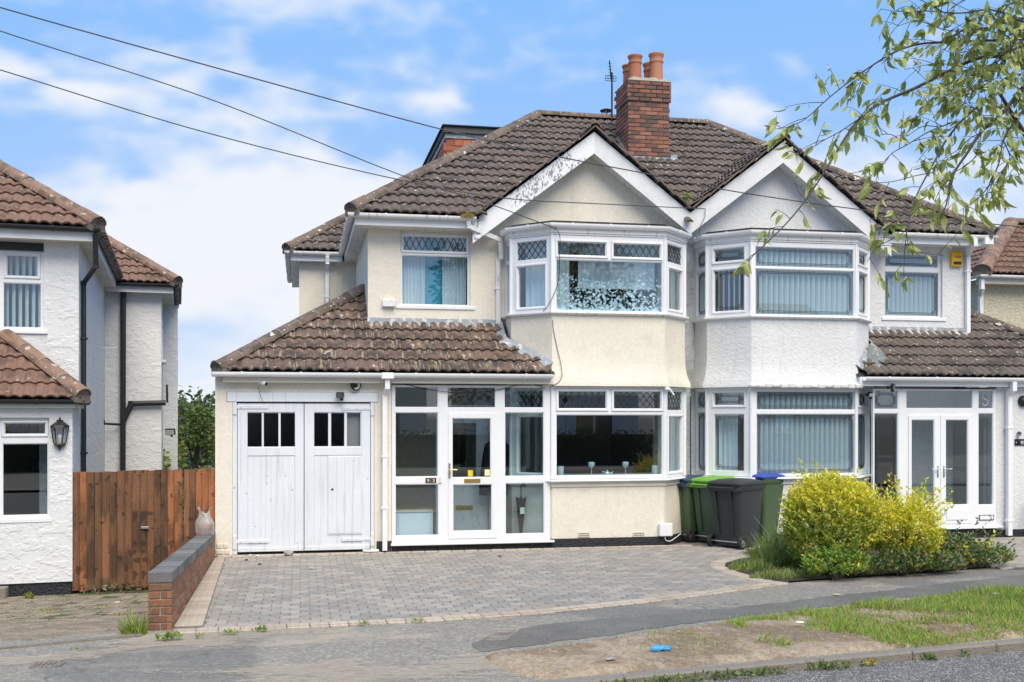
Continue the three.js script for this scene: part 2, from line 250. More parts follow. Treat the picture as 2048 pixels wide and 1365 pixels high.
// roof tiles: concrete, weathered; pale streaks down the rolls and lichen spots
function tileTex(base, dark, pale, streak, lichen, s) {
  return dtex(768, 1.6, (u, v) => {
    const a = fbm(u, v, 7, 5, s), f = fbm(u, v, 90, 3, s + 2), st = sstep(0.60, 0.74, fbmA(u, v, 48, 6, 3, s + 4)) * streak, li = sstep(0.775, 0.80, fbm(u, v, 18, 3, s + 6)) * lichen, li2 = sstep(0.80, 0.82, fbm(u, v, 40, 3, s + 8)) * lichen;
    let c = mix3(base, dark, sstep(0.4, 0.66, a)); c = mul3(c, 0.75 + 0.5 * f); c = mix3(c, pale, clamp(st * 0.6)); return mix3(c, [0.62, 0.61, 0.56], clamp(max(li, li2 * 0.9)));
  });
}
const tileB = dtex(512, 0.4, (u, v) => fbm(u, v, 30, 4, 71), false);
const tileMat = (t) => std({ map: t, bumpMap: tileB, bumpScale: 0.004, roughness: 0.92 });
M.tile = tileMat(tileTex([0.125, 0.098, 0.083], [0.062, 0.053, 0.047], [0.20, 0.165, 0.135], 0.35, 0.75, 201));
M.tileLean = tileMat(tileTex([0.155, 0.105, 0.08], [0.07, 0.053, 0.044], [0.46, 0.37, 0.25], 0.85, 0.75, 221));
M.tileRed = tileMat(tileTex([0.205, 0.118, 0.083], [0.125, 0.075, 0.055], [0.33, 0.22, 0.155], 0.35, 0.3, 241));
M.ridge = tileMat(tileTex([0.17, 0.125, 0.1], [0.09, 0.073, 0.06], [0.3, 0.24, 0.18], 0.2, 1.0, 261));
M.ridgeRed = tileMat(tileTex([0.25, 0.155, 0.112], [0.15, 0.095, 0.068], [0.45, 0.33, 0.24], 0.2, 0.6, 271));
M.felt = std({ color: lin(0.03, 0.028, 0.026), roughness: 0.95 });
M.bitumen = std({ color: lin(0.10, 0.105, 0.10), map: blotchT, roughness: 0.8 });
M.hung = [[0.47, 0.155, 0.08], [0.40, 0.12, 0.065], [0.54, 0.20, 0.11], [0.30, 0.105, 0.07]].map(c => std({ color: lin(...c), map: grainT, bumpMap: tileB, bumpScale: 0.003, roughness: 0.85 }));
M.chimBrick = [[0.32, 0.145, 0.10], [0.265, 0.12, 0.086], [0.37, 0.185, 0.13], [0.19, 0.105, 0.084], [0.14, 0.095, 0.08]].map(c => std({ color: lin(...c), map: grainT, bumpMap: tileB, bumpScale: 0.006, roughness: 0.95 }));
M.wallBrick = [[0.32, 0.152, 0.082], [0.265, 0.122, 0.067], [0.375, 0.19, 0.105], [0.205, 0.105, 0.064]].map(c => std({ color: lin(...c), map: grainT, bumpMap: tileB, bumpScale: 0.004, roughness: 0.92 }));
M.coping = [[0.165, 0.162, 0.157], [0.125, 0.125, 0.124], [0.21, 0.205, 0.19]].map(c => std({ color: lin(...c), map: grainT, bumpMap: tileB, bumpScale: 0.003, roughness: 0.75 }));
M.pot = [[0.47, 0.19, 0.105], [0.40, 0.155, 0.09], [0.52, 0.235, 0.14]].map(c => std({ color: lin(...c), map: blotchT, bumpMap: tileB, bumpScale: 0.003, roughness: 0.85 }));
M.pavGrey = [[0.38, 0.35, 0.31], [0.335, 0.312, 0.282], [0.425, 0.386, 0.335], [0.365, 0.32, 0.278], [0.30, 0.283, 0.26]].map(c => std({ color: lin(...c), map: grainT, bumpMap: fineB, bumpScale: 0.006, roughness: 0.92 }));
M.pavBeige = [[0.50, 0.415, 0.33], [0.45, 0.37, 0.295], [0.54, 0.46, 0.37]].map(c => std({ color: lin(...c), map: grainT, bumpMap: fineB, bumpScale: 0.006, roughness: 0.92 }));
M.pavOld = [[0.30, 0.245, 0.185], [0.25, 0.21, 0.16], [0.34, 0.265, 0.21], [0.22, 0.195, 0.145]].map(c => std({ color: lin(...c), map: blotchT, bumpMap: roughB, bumpScale: 0.012, roughness: 0.95 }));
M.sand = std({ color: lin(0.16, 0.145, 0.125), map: grainT, roughness: 1 });
M.moss = std({ color: lin(0.12, 0.12, 0.06), map: dtex(512, 1.3, (u, v) => mix3([1.1, 0.9, 0.7], [0.55, 0.85, 0.35], sstep(0.42, 0.6, fbm(u, v, 10, 4, 77)))), bumpMap: roughB, bumpScale: 0.015, roughness: 1 });
// asphalt with stone chips; footway tarmac with patches and trodden sand
const chipB = dtex(1024, 1.0, (u, v) => clamp(fbm(u, v, 120, 3, 81) * 1.4 - 0.2), false);
M.road = std({ map: dtex(1024, 1.2, (u, v) => { const c = fbm(u, v, 110, 2, 83), d = fbm(u, v, 5, 4, 85), k = 0.13 + 0.34 * sstep(0.5, 0.8, c) + 0.07 * (d - 0.5); return [k, k * 0.97, k * 0.925]; }), bumpMap: chipB, bumpScale: 0.012, roughness: 0.9 });
M.footway = std({ map: dtex(1536, 9, (u, v) => {
  const f = fbm(u, v, 380, 2, 87), chip = sstep(0.62, 0.8, f), a = fbm(u, v, 7, 5, 89), b = fbmA(u, v, 6, 14, 5, 91), crack = 1 - sstep(0.0, 0.012, abs(fbm(u, v, 6, 5, 93) - 0.5));
  let c = mul3([0.265, 0.243, 0.208], 0.72 + 0.6 * f); c = mix3(c, [0.40, 0.385, 0.35], chip * 0.65); c = mix3(c, [0.45, 0.375, 0.29], 0.8 * sstep(0.55, 0.66, b) * sstep(0.4, 0.55, a)); c = mix3(c, [0.12, 0.12, 0.12], 0.5 * sstep(0.56, 0.62, fbm(u, v, 4, 3, 95))); return mix3(c, [0.09, 0.085, 0.08], crack * 0.55 * sstep(0.45, 0.6, a));
}), bumpMap: chipB, bumpScale: 0.008, roughness: 0.95 });
M.patch = std({ map: dtex(1024, 2.4, (u, v) => { const f = fbm(u, v, 160, 2, 97), a = fbm(u, v, 6, 4, 99); return mul3([0.165, 0.155, 0.139], 0.7 + 0.6 * f + 0.5 * (a - 0.5)); }), bumpMap: chipB, bumpScale: 0.008, roughness: 0.95 });
M.sandStrip = std({ color: lin(0.44, 0.37, 0.29), map: grainT, bumpMap: roughB, bumpScale: 0.008, roughness: 1 });
M.kerb = std({ color: lin(0.29, 0.26, 0.222), map: blotchT, bumpMap: chipB, bumpScale: 0.01, roughness: 0.95 });
M.dirt = std({ map: dtex(1024, 2.6, (u, v) => { const a = fbm(u, v, 6, 5, 301), f = fbm(u, v, 90, 3, 303), s = sstep(0.62, 0.72, fbmA(u, v, 60, 30, 3, 305)); let c = mix3([0.50, 0.385, 0.27], [0.33, 0.24, 0.16], sstep(0.42, 0.66, a)); c = mul3(c, 0.65 + 0.7 * f); return mix3(c, [0.58, 0.50, 0.38], s * 0.5); }), bumpMap: chipB, bumpScale: 0.02, roughness: 1 });
M.soil = std({ color: lin(0.07, 0.052, 0.036), map: grainT, bumpMap: roughB, bumpScale: 0.03, roughness: 1 });
M.turf = std({ map: dtex(512, 1.6, (u, v) => mix3([0.055, 0.085, 0.022], [0.12, 0.10, 0.05], sstep(0.5, 0.66, fbm(u, v, 9, 4, 311)))), bumpMap: roughB, bumpScale: 0.03, roughness: 1 });
M.earth = std({ color: lin(0.13, 0.12, 0.10), map: blotchT, roughness: 1 });
const fenceT = dtex(1024, 1.5, (u, v) => { const g = fbmA(u, v, 110, 5, 4, 321), a = fbmA(u, v, 10, 4, 4, 323), k = sstep(0.72, 0.76, fbm(u, v, 14, 2, 325)); let c = mix3([0.27, 0.122, 0.058], [0.135, 0.066, 0.036], sstep(0.35, 0.65, a)); c = mul3(c, 0.65 + 0.7 * g); return mix3(c, [0.045, 0.025, 0.018], k * 0.7); });
M.fence = [[1, 1, 1], [0.74, 0.77, 0.8], [1.25, 1.1, 0.95], [0.58, 0.66, 0.66]].map(c => std({ color: lin(...c), map: fenceT, bumpMap: fineB, bumpScale: 0.004, roughness: 0.88 }));
M.bark = std({ map: dtex(512, 0.5, (u, v) => mul3([0.085, 0.07, 0.058], 0.6 + 0.9 * fbmA(u, v, 24, 10, 4, 331))), bumpMap: roughB, bumpScale: 0.012, roughness: 0.95 });
M.twig = std({ color: lin(0.07, 0.055, 0.045), roughness: 0.9 });
const leafMat = (r, g, b, t = 0.35) => phy({ color: lin(r, g, b), roughness: 0.62, transmission: t, thickness: 0, side: THREE.DoubleSide });

{ // trodden sand: a thin layer with ragged gaps
  const n = 1024, d = new Uint8Array(n * n * 4); for (let j = 0; j < n; j++) for (let i = 0; i < n; i++) { const u = i / n, v = j / n, a = fbmA(u, v, 5, 9, 6, 611), b = fbm(u, v, 120, 3, 613), e = fbm(u, v, 3, 3, 617), o = (j * n + i) * 4, k = 0.75 + 0.5 * b; d[o] = toS(0.47 * k); d[o + 1] = toS(0.40 * k); d[o + 2] = toS(0.31 * k); d[o + 3] = 255 * clamp(sstep(0.52, 0.70, a + 0.2 * (b - 0.5) + 0.22 * (e - 0.5)) * 0.5); }
  const t = new THREE.DataTexture(d, n, n); t.wrapS = t.wrapT = THREE.RepeatWrapping; t.magFilter = t.minFilter = THREE.LinearFilter; t.colorSpace = THREE.SRGBColorSpace; t.repeat.set(1 / 5.2, 1 / 3.6); t.needsUpdate = true; M.sandLayer = std({ map: t, transparent: true, roughness: 1 });
}
M.leadDark = std({ color: lin(0.55, 0.56, 0.53), map: M.lead.map, bumpMap: fineB, bumpScale: 0.006, roughness: 0.6 });
M.addedLining = std({ color: lin(0.25, 0.205, 0.16), map: fenceT, roughness: 0.7 }); M.addedLining.map = blotchT;  // invented brown, chosen to darken the porch behind its glass
// ------------------------------------------------------------------ builders shared by the houses
// tile: concrete double pantile, 300 mm cover, laid to a gauge; (u across, v up the slope, w out)
const TW = 0.3, GAUGE = 0.31;
function tileSoup(gauge) {
  const N = 14, prof = (u) => { const t = ((u / 0.15) % 1 + 1) % 1; return 0.027 * Math.pow(max(0, sin(PI * clamp((t - 0.02) / 0.80))), 0.75); }, p = [], L = gauge + 0.02, tilt = 0.036, rnd = 0.012;
  const w = (u, v) => 0.012 + prof(u) + tilt * (1 - v / gauge);
  for (let i = 0; i < N; i++) {
    const a = i / N * TW, b = (i + 1) / N * TW, q = (u, v) => [u, v, w(u, v)];
    const r = (u) => [u, 0, w(u, 0) - 0.006], f = (u) => [u, 0.004, w(u, 0) - 0.034];
    const A = [a, 0.008, w(a, 0.008)], B = [b, 0.008, w(b, 0.008)];
    const C = q(a, L), D = q(b, L);
    p.push(...A, ...B, ...D, ...A, ...D, ...C);
    p.push(...r(a), ...r(b), ...B, ...r(a), ...B, ...A);
    p.push(...f(a), ...f(b), ...r(b), ...f(a), ...r(b), ...r(a));
  }
  return p;
}
const tileP = tileSoup(GAUGE);
function tileGeo(p, du, dv) {
  let g = new THREE.BufferGeometry(); g.setAttribute('position', new THREE.BufferAttribute(new Float32Array(p), 3)); g = toCreasedNormals(g, 0.6);
  const n = p.length / 3, uv = new Float32Array(n * 2); for (let i = 0; i < n; i++) { uv[i * 2] = p[i * 3] + du; uv[i * 2 + 1] = p[i * 3 + 1] + p[i * 3 + 2] * 0.4 + dv; } g.setAttribute('uv', new THREE.BufferAttribute(uv, 2)); return g;
}
const tileVariants = Array.from({ length: 14 }, (_, i) => tileGeo(tileP, (i * 0.37) % 1.6, (i * 0.61) % 1.6));
// a slope of tiles. O: eave corner, U: unit along the eave, V: unit up the slope, planes: half planes in (u,v), skip(worldCentre)
function tileSlope(parent, O, U, Vv, W, H, planes, mat, budget, skip, s) {
  const Nn = V3().crossVectors(U, Vv), Mx = frameM(O, U, Vv, Nn), r = rng(s), rest = [], rows = ceil(H / GAUGE); let k = 0;
  for (let j = 0; j < rows; j++) for (let i = -1; i < W / TW + 1; i++) {
    const u = i * TW + (j % 2 ? 0.15 : 0), v = j * GAUGE, cs = [[u, v], [u + TW, v], [u + TW, v + GAUGE], [u, v + GAUGE]];
    if (planes.some(([a, b, c]) => cs.every(q => a * q[0] + b * q[1] + c < 0.0))) continue;
    const ctr = V3(u + TW / 2, v + GAUGE / 2, 0).applyMatrix4(Mx); if (skip && skip(ctr)) continue;
    const whole = planes.every(([a, b, c]) => cs.every(q => a * q[0] + b * q[1] + c >= 0));
    const lift = (r() - 0.5) * 0.008, spin = (r() - 0.5) * 0.02, vi = floor(r() * tileVariants.length);
    const m = new THREE.Matrix4().makeRotationZ(spin).setPosition(u, v, lift).premultiply(Mx);
    let geo = tileVariants[vi];
    if (!whole) { const cp = clipSoup(tileP, planes.map(([a, b, c]) => [a, b, a * u + b * v + c])); if (!cp.length) continue; geo = tileGeo(cp, vi * 0.37, vi * 0.61); }
    if (k < budget.n) { const t = new THREE.Mesh(geo, mat); t.name = 'roof_tile'; const q = new THREE.Quaternion(), sc = V3(), ps = V3(); m.decompose(ps, q, sc); t.position.copy(ps.sub(parent.off)); t.quaternion.copy(q); parent.add(t); k++; }
    else { const g = geo.clone(); g.applyMatrix4(m); rest.push(g); }
  }
  budget.n -= k;
  if (rest.length) tag(part(parent, 'roof_tile_courses', merge(rest), mat), null, null, null, 'stuff');
}
// half-round ridge or hip tiles from a to b, each its own piece
function ridgeTiles(parent, a, b, r, mat, s = 1, name = 'ridge_tile', len = 0.42) {
  r *= 1.22; const A = V3(...a), B = V3(...b); A.y += 0.035; B.y += 0.035; const d = B.clone().sub(A), L = d.length(), n = max(1, round(L / len)), rr = rng(s); d.normalize();
  const side = V3().crossVectors(d, V3(0, 1, 0)).normalize(), up = V3().crossVectors(side, d).normalize();
  if (name === 'hip_tile') { const S = soup(), P = []; for (let m = 0; m <= 10; m++) { const t = PI * m / 10; P.push(A.clone().addScaledVector(d, 0.012).addScaledVector(side, r * 0.97 * cos(t)).addScaledVector(up, r * 0.97 * sin(t) * 0.85 - r * 0.18).toArray()); } const lo = (p) => [p[0], p[1] - 0.10, p[2]]; S.poly(P); S.quad(P[0], P[10], lo(P[10]), lo(P[0])); const i0 = V3(...P[0]).addScaledVector(d, 0.3).toArray(), i1 = V3(...P[10]).addScaledVector(d, 0.3).toArray(); S.quad(P[0], lo(P[0]), lo(i0), i0); S.quad(P[10], lo(P[10]), lo(i1), i1); part(parent, 'mortar_bedding', S.geo(), M.mortarDark); }
  for (let i = 0; i < n; i++) {
    const S = soup(), p0 = A.clone().addScaledVector(d, L * i / n), p1 = A.clone().addScaledVector(d, L * (i + 1) / n + 0.0), k = 9, j = (rr() - 0.5) * 0.012;
    const q = (P, R, t) => P.clone().addScaledVector(side, R * cos(t)).addScaledVector(up, R * sin(t) * 0.85 + j - R * 0.18).toArray();
    const ra = r * 1.0, rb = r * 0.965;
    for (let m = 0; m < k; m++) { const t0 = PI * m / k, t1 = PI * (m + 1) / k; S.quad(q(p0, ra, t0), q(p0, ra, t1), q(p1, rb, t1), q(p1, rb, t0)); S.quad(q(p0, ra - 0.02, t1), q(p0, ra - 0.02, t0), q(p1, rb - 0.02, t0), q(p1, rb - 0.02, t1)); S.quad(q(p0, ra - 0.02, t0), q(p0, ra - 0.02, t1), q(p0, ra, t1), q(p0, ra, t0)); S.quad(q(p1, rb, t0), q(p1, rb, t1), q(p1, rb - 0.02, t1), q(p1, rb - 0.02, t0)); }
    const g = S.geo(0.7); { const uv = g.attributes.uv.array; const du = rr() * 3, dv = rr() * 3; for (let m = 0; m < uv.length; m += 2) { uv[m] += du; uv[m + 1] += dv; } }
    part(parent, name, g, mat);
    if (i) { const c = S => S, ring = soup(); for (let m = 0; m < k; m++) { const t0 = PI * m / k, t1 = PI * (m + 1) / k; const e0 = p0.clone().addScaledVector(d, -0.006), e1 = p0.clone().addScaledVector(d, 0.006); ring.quad(q(e0, ra + 0.002, t0), q(e0, ra + 0.002, t1), q(e1, ra + 0.002, t1), q(e1, ra + 0.002, t0)); } part(parent, 'mortar_joint', ring.geo(0.7), M.mortar); }
  }
}
// hip iron: small curled strap at the foot of a hip
function hipIron(parent, p, d) { const D = V3(...d).normalize(), pts = []; for (let i = 0; i <= 8; i++) { const t = i / 8 * 4.6; pts.push(V3(...p).addScaledVector(D, 0.05 + 0.035 * sin(t)).add(V3(0, 0.045 - 0.035 * cos(t), 0))); } part(parent, 'hip_iron', tube([V3(...p).addScaledVector(D, -0.1), ...pts], 0.008, 5), M.blackIron); }
// half-round gutter with brackets and joints along a path that runs left to right seen from outside
const GUT = (r) => { const p = []; for (let i = 0; i <= 8; i++) { const t = PI + PI * i / 8; p.push([r + r * cos(t), r * sin(t)]); } p.push([2 * r, 0.012]); p.push([2 * r - 0.012, 0.012]); for (let i = 8; i >= 0; i--) { const t = PI + PI * i / 8; p.push([r + (r - 0.01) * cos(t), (r - 0.01) * sin(t) + 0.002]); } return p; };
function gutter(parent, path, mat, r = 0.058, step = 0.95) {
  const g = part(parent, 'gutter', soup().sweep(GUT(r), path).geo(0.6), mat);
  for (let i = 0; i < path.length - 1; i++) {
    const A = V3(...path[i]), B = V3(...path[i + 1]), d = B.clone().sub(A), L = d.length(), n = max(1, floor(L / step)); d.normalize();
    for (let k = 0; k < n; k++) { const c = A.clone().addScaledVector(d, L * (k + 0.5) / n), e = d.clone().multiplyScalar(0.014); part(g, 'gutter_bracket', soup().sweep([[-0.002, 0.01], ...Array.from({ length: 9 }, (_, i) => { const t = PI + PI * i / 8; return [r + (r + 0.006) * cos(t), (r + 0.006) * sin(t)]; }), [2 * r + 0.006, 0.02], [2 * r - 0.02, 0.02], [2 * r - 0.02, 0.013], [0, 0.013]], [c.clone().sub(e).toArray(), c.clone().add(e).toArray()]).geo(), mat); }
  }
  return g;
}
function downpipe(parent, pts, w, mat, collars = [], round_ = false) {
  const S = soup(); for (let i = 0; i < pts.length - 1; i++) round_ ? S.rod(pts[i], pts[i + 1], w / 2, w / 2, 10) : S.bar(pts[i], pts[i + 1], w, w, [0, 0, 1]);
  for (const p of pts.slice(1, -1)) round_ ? S.rod([p[0], p[1] - w * 0.5, p[2]], [p[0], p[1] + w * 0.5, p[2]], w * 0.56, w * 0.56, 10) : S.cbox(p[0] - w * 0.53, p[0] + w * 0.53, p[1] - w * 0.5, p[1] + w * 0.5, p[2] - w * 0.53, p[2] + w * 0.53, 0.006);
  const g = part(parent, 'downpipe', S.geo(round_ ? 0.8 : 0), mat);
  for (const [x, y, z] of collars) part(g, 'pipe_clip', soup().cbox(x - w * 0.75, x + w * 0.75, y - 0.016, y + 0.016, z - w * 0.62, z + w * 0.6, 0.004).geo(), mat);
  return g;
}
// brickwork of single bricks on a plane. O: lower left, U along, outward N; returns nothing, adds pieces
const brickCache = {};
function brickG(w, h, d) { const k = [w, h, d].map(a => a.toFixed(3)).join(); return brickCache[k] ||= cboxG(-w / 2, w / 2, -h / 2, h / 2, -d, 0, 0.006); }
function brickFace(parent, O, U, N, W, H, mats, s, o = {}) {
  const bw = o.bw || 0.215, bh = o.bh || 0.065, j = o.j || 0.01, r = rng(s), rows = round(H / (bh + j)), q = new THREE.Quaternion().setFromRotationMatrix(new THREE.Matrix4().makeBasis(U, V3(0, 1, 0), N));
  for (let i = 0; i < rows; i++) {
    let u = (i % 2) ? -(bw + j) / 2 : 0; if (o.shift) u += (bw + j) / 2 * ((i + 1) % 2) - 0;
    for (; u < W; u += bw + j) { const a = max(0, u), b = min(W, u + bw); if (b - a < 0.03) continue; const c = O.clone().addScaledVector(U, (a + b) / 2).addScaledVector(N, (r() - 0.5) * 0.008); c.y += i * (bh + j) + bh / 2 + j / 2; if (o.skip && o.skip(c)) continue; piece(parent, 'brick', brickG(b - a, bh, 0.05), mats[floor((o.even ? r() : r() * r() * 1.2) * mats.length) % mats.length], c.x, c.y, c.z, q); }
  }
}
// ---- windows. seg: two plan points [x,z] left to right seen from outside; local u along, y up, w outward
function segM(p0, p1) { const d = V3(p1[0] - p0[0], 0, p1[1] - p0[1]), L = d.length(); d.normalize(); return { L, m: frameM(V3(p0[0], 0, p0[1]), d, V3(0, 1, 0), V3(-d.z, 0, d.x)) }; }
function diamonds(u0, u1, y0, y1, w, nx, ny, t = 0.011) {
  const S = soup(), W = u1 - u0, H = y1 - y0, seg = (a, b) => { // clip to the light
    let t0 = 0, t1 = 1; const dx = b[0] - a[0], dy = b[1] - a[1]; for (const [p, q] of [[-dx, a[0] - u0], [dx, u1 - a[0]], [-dy, a[1] - y0], [dy, y1 - a[1]]]) { if (p === 0) { if (q < 0) return; continue; } const r = q / p; if (p < 0) t0 = max(t0, r); else t1 = min(t1, r); } if (t1 - t0 < 0.02) return;
    S.bar([a[0] + dx * t0, a[1] + dy * t0, w], [a[0] + dx * t1, a[1] + dy * t1, w], t, 0.006, [0, 0, 1]); };
  const sx = W / nx, sy = H / ny; for (let i = -ny - 1; i <= nx + ny + 1; i++) { const x = u0 + i * sx; seg([x, y0], [x + ny * sx, y1]); seg([x, y0], [x - ny * sx, y1]); } return S;
}
function borderLead(u0, u1, y0, y1, w, ins = 0.035, cut = 0.045) { // double line with notched corners
  const S = soup(); for (const e of [ins, ins + 0.022]) { const a = u0 + e, b = u1 - e, c = y0 + e, d = y1 - e, k = cut, P = [[a + k, c], [b - k, c], [b - k, c + k * 0.5], [b, c + k], [b, d - k], [b - k, d - k * 0.5], [b - k, d], [a + k, d], [a + k, d - k * 0.5], [a, d - k], [a, c + k], [a + k, c + k * 0.5]]; for (let i = 0; i < P.length; i++) { const p = P[i], q = P[(i + 1) % P.length]; S.bar([...p, w], [...q, w], 0.009, 0.005, [0, 0, 1]); } } return S;
}
/* o: { bars:[{u,w}] mullions, rows } simplified: lights = [[u0,u1,y0,y1,kind]] glass rectangles in local metres; kind '' fixed, 'c' casement; lead 'd'|'b'|'' */
function windowUnit(parent, p0, p1, y0, y1, lights, o = {}) {
  const { L, m } = segM(p0, p1), g = sub(parent, o.name || 'window'), mat = o.mat || M.upvc, dep = o.dep || 0.07, F = (name, S, mt, cr) => part(g, name, (S.geo ? S.geo(cr || 0) : S).applyMatrix4(m), mt);
  // frame: plate with holes for the lights
  const lo = 0.0, holes = lights.map(l => { const e = l[4] && l[4].includes('c') ? 0.045 : 0.012; return [l[0] - e, l[1] + e, max(l[2] - e, y0 + 0.006), min(l[3] + e, y1 - 0.006)]; }).concat(o.holes || []);
  const ext = o.trim ?? 0.0; F('frame', slab([[-ext, y0], [L + ext, y0], [L + ext, y1], [-ext, y1]], holes, -dep, 0), mat);
  lights.forEach((l) => {
    const [a, b, c, d, k = ''] = l;
    const bead = soup(); for (const [x0, x1, z0, z1] of [[a - 0.012, b + 0.012, c - 0.012, c], [a - 0.012, b + 0.012, d, d + 0.012], [a - 0.012, a, c, d], [b, b + 0.012, c, d]]) bead.box(x0, x1, z0, z1, -0.04, -0.009);
    F('glazing_bead', bead, mat);
    if (k.includes('c')) { const e = 0.043, S = soup(), c1 = 0.006; S.cbox(a - e, b + e, c - e, c - 0.012, -0.05, 0.018, c1); S.cbox(a - e, b + e, d + 0.012, d + e, -0.05, 0.018, c1); S.cbox(a - e, a - 0.012, c - 0.0125, d + 0.0125, -0.05, 0.018, c1); S.cbox(b + 0.012, b + e, c - 0.0125, d + 0.0125, -0.05, 0.018, c1); F('casement_frame', S, mat); }
    const pane = F('pane', new THREE.PlaneGeometry(b - a + 0.01, d - c + 0.01).translate((a + b) / 2, (c + d) / 2, -0.03), o.glass || M.glass);
    if (k.includes('d')) F('lead_lattice', diamonds(a, b, c, d, -0.026, max(2, round((b - a) / 0.105)), max(1, round((d - c) / 0.17)) ), M.leadLine);
    if (k.includes('b')) F('lead_border', borderLead(a, b, c, d, -0.026), M.leadLine);
    if (k.includes('v')) blindSlats(g, m, a, b, c, d, o.blindW || -0.11);
  });
  if (o.sill) F('sill', soup().cbox(-o.sill - ext, L + o.sill + ext, y0 - 0.06, y0 - 0.002, -0.08, 0.07, 0.008), o.sillMat || mat);
  return Object.assign(g, { m });
}
function blindSlats(g, m, a, b, c, d, w) {
  const n = max(2, round((b - a + 0.04) / 0.089)), geo = soup(); // each slat a thin curved strip, half turned
  for (let i = 0; i < n; i++) { const u = a - 0.02 + (i + 0.5) * (b - a + 0.04) / n, S = soup(), hw = 0.042, ang = 0.85, N = 4; for (let k = 0; k < N; k++) { const t0 = -1 + 2 * k / N, t1 = -1 + 2 * (k + 1) / N, q = (t, y) => [u + hw * t * cos(ang), y, w + hw * t * sin(ang) + 0.006 * (1 - t * t)]; S.quad(q(t0, c - 0.03), q(t1, c - 0.03), q(t1, d + 0.03), q(t0, d + 0.03)); } part(g, 'blind_slat', S.geo(0.9).applyMatrix4(m), M.blind); }
}
function curtain(g, m, a, b, c, d, w, mat, s, folds = 6) { const S = soup(), N = folds * 6, r = rng(s), ph = r() * 6; const q = (i, y) => { const t = i / N; return [lerp(a, b, t), y, w + 0.028 * sin(t * folds * 2 * PI + ph) + 0.012 * sin(t * folds * 5.3 + y * 1.5)]; }; for (let i = 0; i < N; i++) S.quad(q(i, c), q(i + 1, c), q(i + 1, d), q(i, d)); return part(g, 'curtain', S.geo(1.2).applyMatrix4(m), mat); }
// ================================================================== ground, road, footway, verge
struct('ground', soup().quad([-300, -0.75, 120], [300, -0.75, 120], [300, -0.75, -500], [-300, -0.75, -500]).geo(), M.earth);
const flat = (pts, y) => { const s = new THREE.Shape(pts.map(([x, z]) => new THREE.Vector2(x, -z))); const g = plain(new THREE.ShapeGeometry(s)); g.rotateX(-PI / 2); g.translate(0, y, 0); return metricUV(g); };
const gp = (u, v, y = 0) => { const p = onY(u, v, y); return [p.x, p.z]; };
const FY = -0.018, RY0 = -0.09;
// kerb line, front top edge
const kA = gp(1287, 1354, FY), kB = gp(2048, 1285, FY), kd = [(kB[0] - kA[0]), (kB[1] - kA[1])], kl = hypot(...kd); kd[0] /= kl; kd[1] /= kl;
const kerbAt = (t, o = 0) => [kA[0] + kd[0] * t - kd[1] * o, kA[1] + kd[1] * t + kd[0] * o]; // o: towards the road
{
  const a = kerbAt(-60, 0), b = kerbAt(80, 0);
  struct('road', flat([a, b, [b[0] - kd[1] * 7.5, b[1] + kd[0] * 7.5], [a[0] - kd[1] * 7.5, a[1] + kd[0] * 7.5]], RY0), M.road);
  const far = struct('footway', flat([[a[0] - kd[1] * 7.5, a[1] + kd[0] * 7.5], [b[0] - kd[1] * 7.5, b[1] + kd[0] * 7.5], [b[0] - kd[1] * 30, b[1] + kd[0] * 30], [a[0] - kd[1] * 30, a[1] + kd[0] * 30]], -0.02), M.footway);
}
const footB = [kerbAt(-60, -0.02), kerbAt(80, -0.02)];
const footway = struct('footway', flat([[-60, -1.0], [-3.6, 5.2], [-1.2, 5.6], [0.3, 5.0], [0.3, -0.5], [60, -0.5], footB[1], footB[0]], FY), M.footway);
// darker tarmac patches laid over the old surface: thin sheets of their own
{
  const pr = rng(404), P = (l) => { const w = l.map(([u, v]) => gp(u, v, FY)), o = []; for (let i = 0; i < w.length; i++) { const a = w[i], b = w[(i + 1) % w.length], n = max(1, round(hypot(b[0] - a[0], b[1] - a[1]) / 0.12)); for (let k = 0; k < n; k++) o.push([lerp(a[0], b[0], k / n) + (pr() - 0.5) * 0.05, lerp(a[1], b[1], k / n) + (pr() - 0.5) * 0.07]); } return o; };
  part(footway, 'tarmac_patch', flat(P([[990, 1268], [1120, 1246], [1400, 1224], [1700, 1190], [2048, 1150], [2060, 1172], [1800, 1198], [1420, 1242], [1240, 1268], [960, 1306], [944, 1290]]), FY + 0.004), M.patch);
  part(footway, 'trodden_sand', flat([[-9, 7.4], [-2.6, 6.6], [-0.45, 5.86], [0.2, 5.3], [2.9, 5.0], [4.4, 4.75], [3.5, 5.5], [2.9, 6.7], kerbAt(0.2, -0.14), kerbAt(-12, -0.14)], FY + 0.0075), M.sandLayer);
  // iron stopcock cover with raised ribs
  const c = soup(); for (let i = 0; i < 6; i++) { const a = gp(70 + i * 9, 1335, FY), b = gp(84 + i * 9, 1327, FY); c.bar([a[0], FY + 0.006, a[1]], [b[0], FY + 0.006, b[1]], 0.02, 0.01); } const q = [[60, 1338], [112, 1334], [122, 1324], [72, 1327]].map(([u, v]) => gp(u, v, FY)); for (let i = 0; i < 4; i++) { const a = q[i], b = q[(i + 1) % 4]; c.bar([a[0], FY + 0.005, a[1]], [b[0], FY + 0.005, b[1]], 0.025, 0.01); }
  part(footway, 'utility_cover', c.geo(), M.kerb);
}
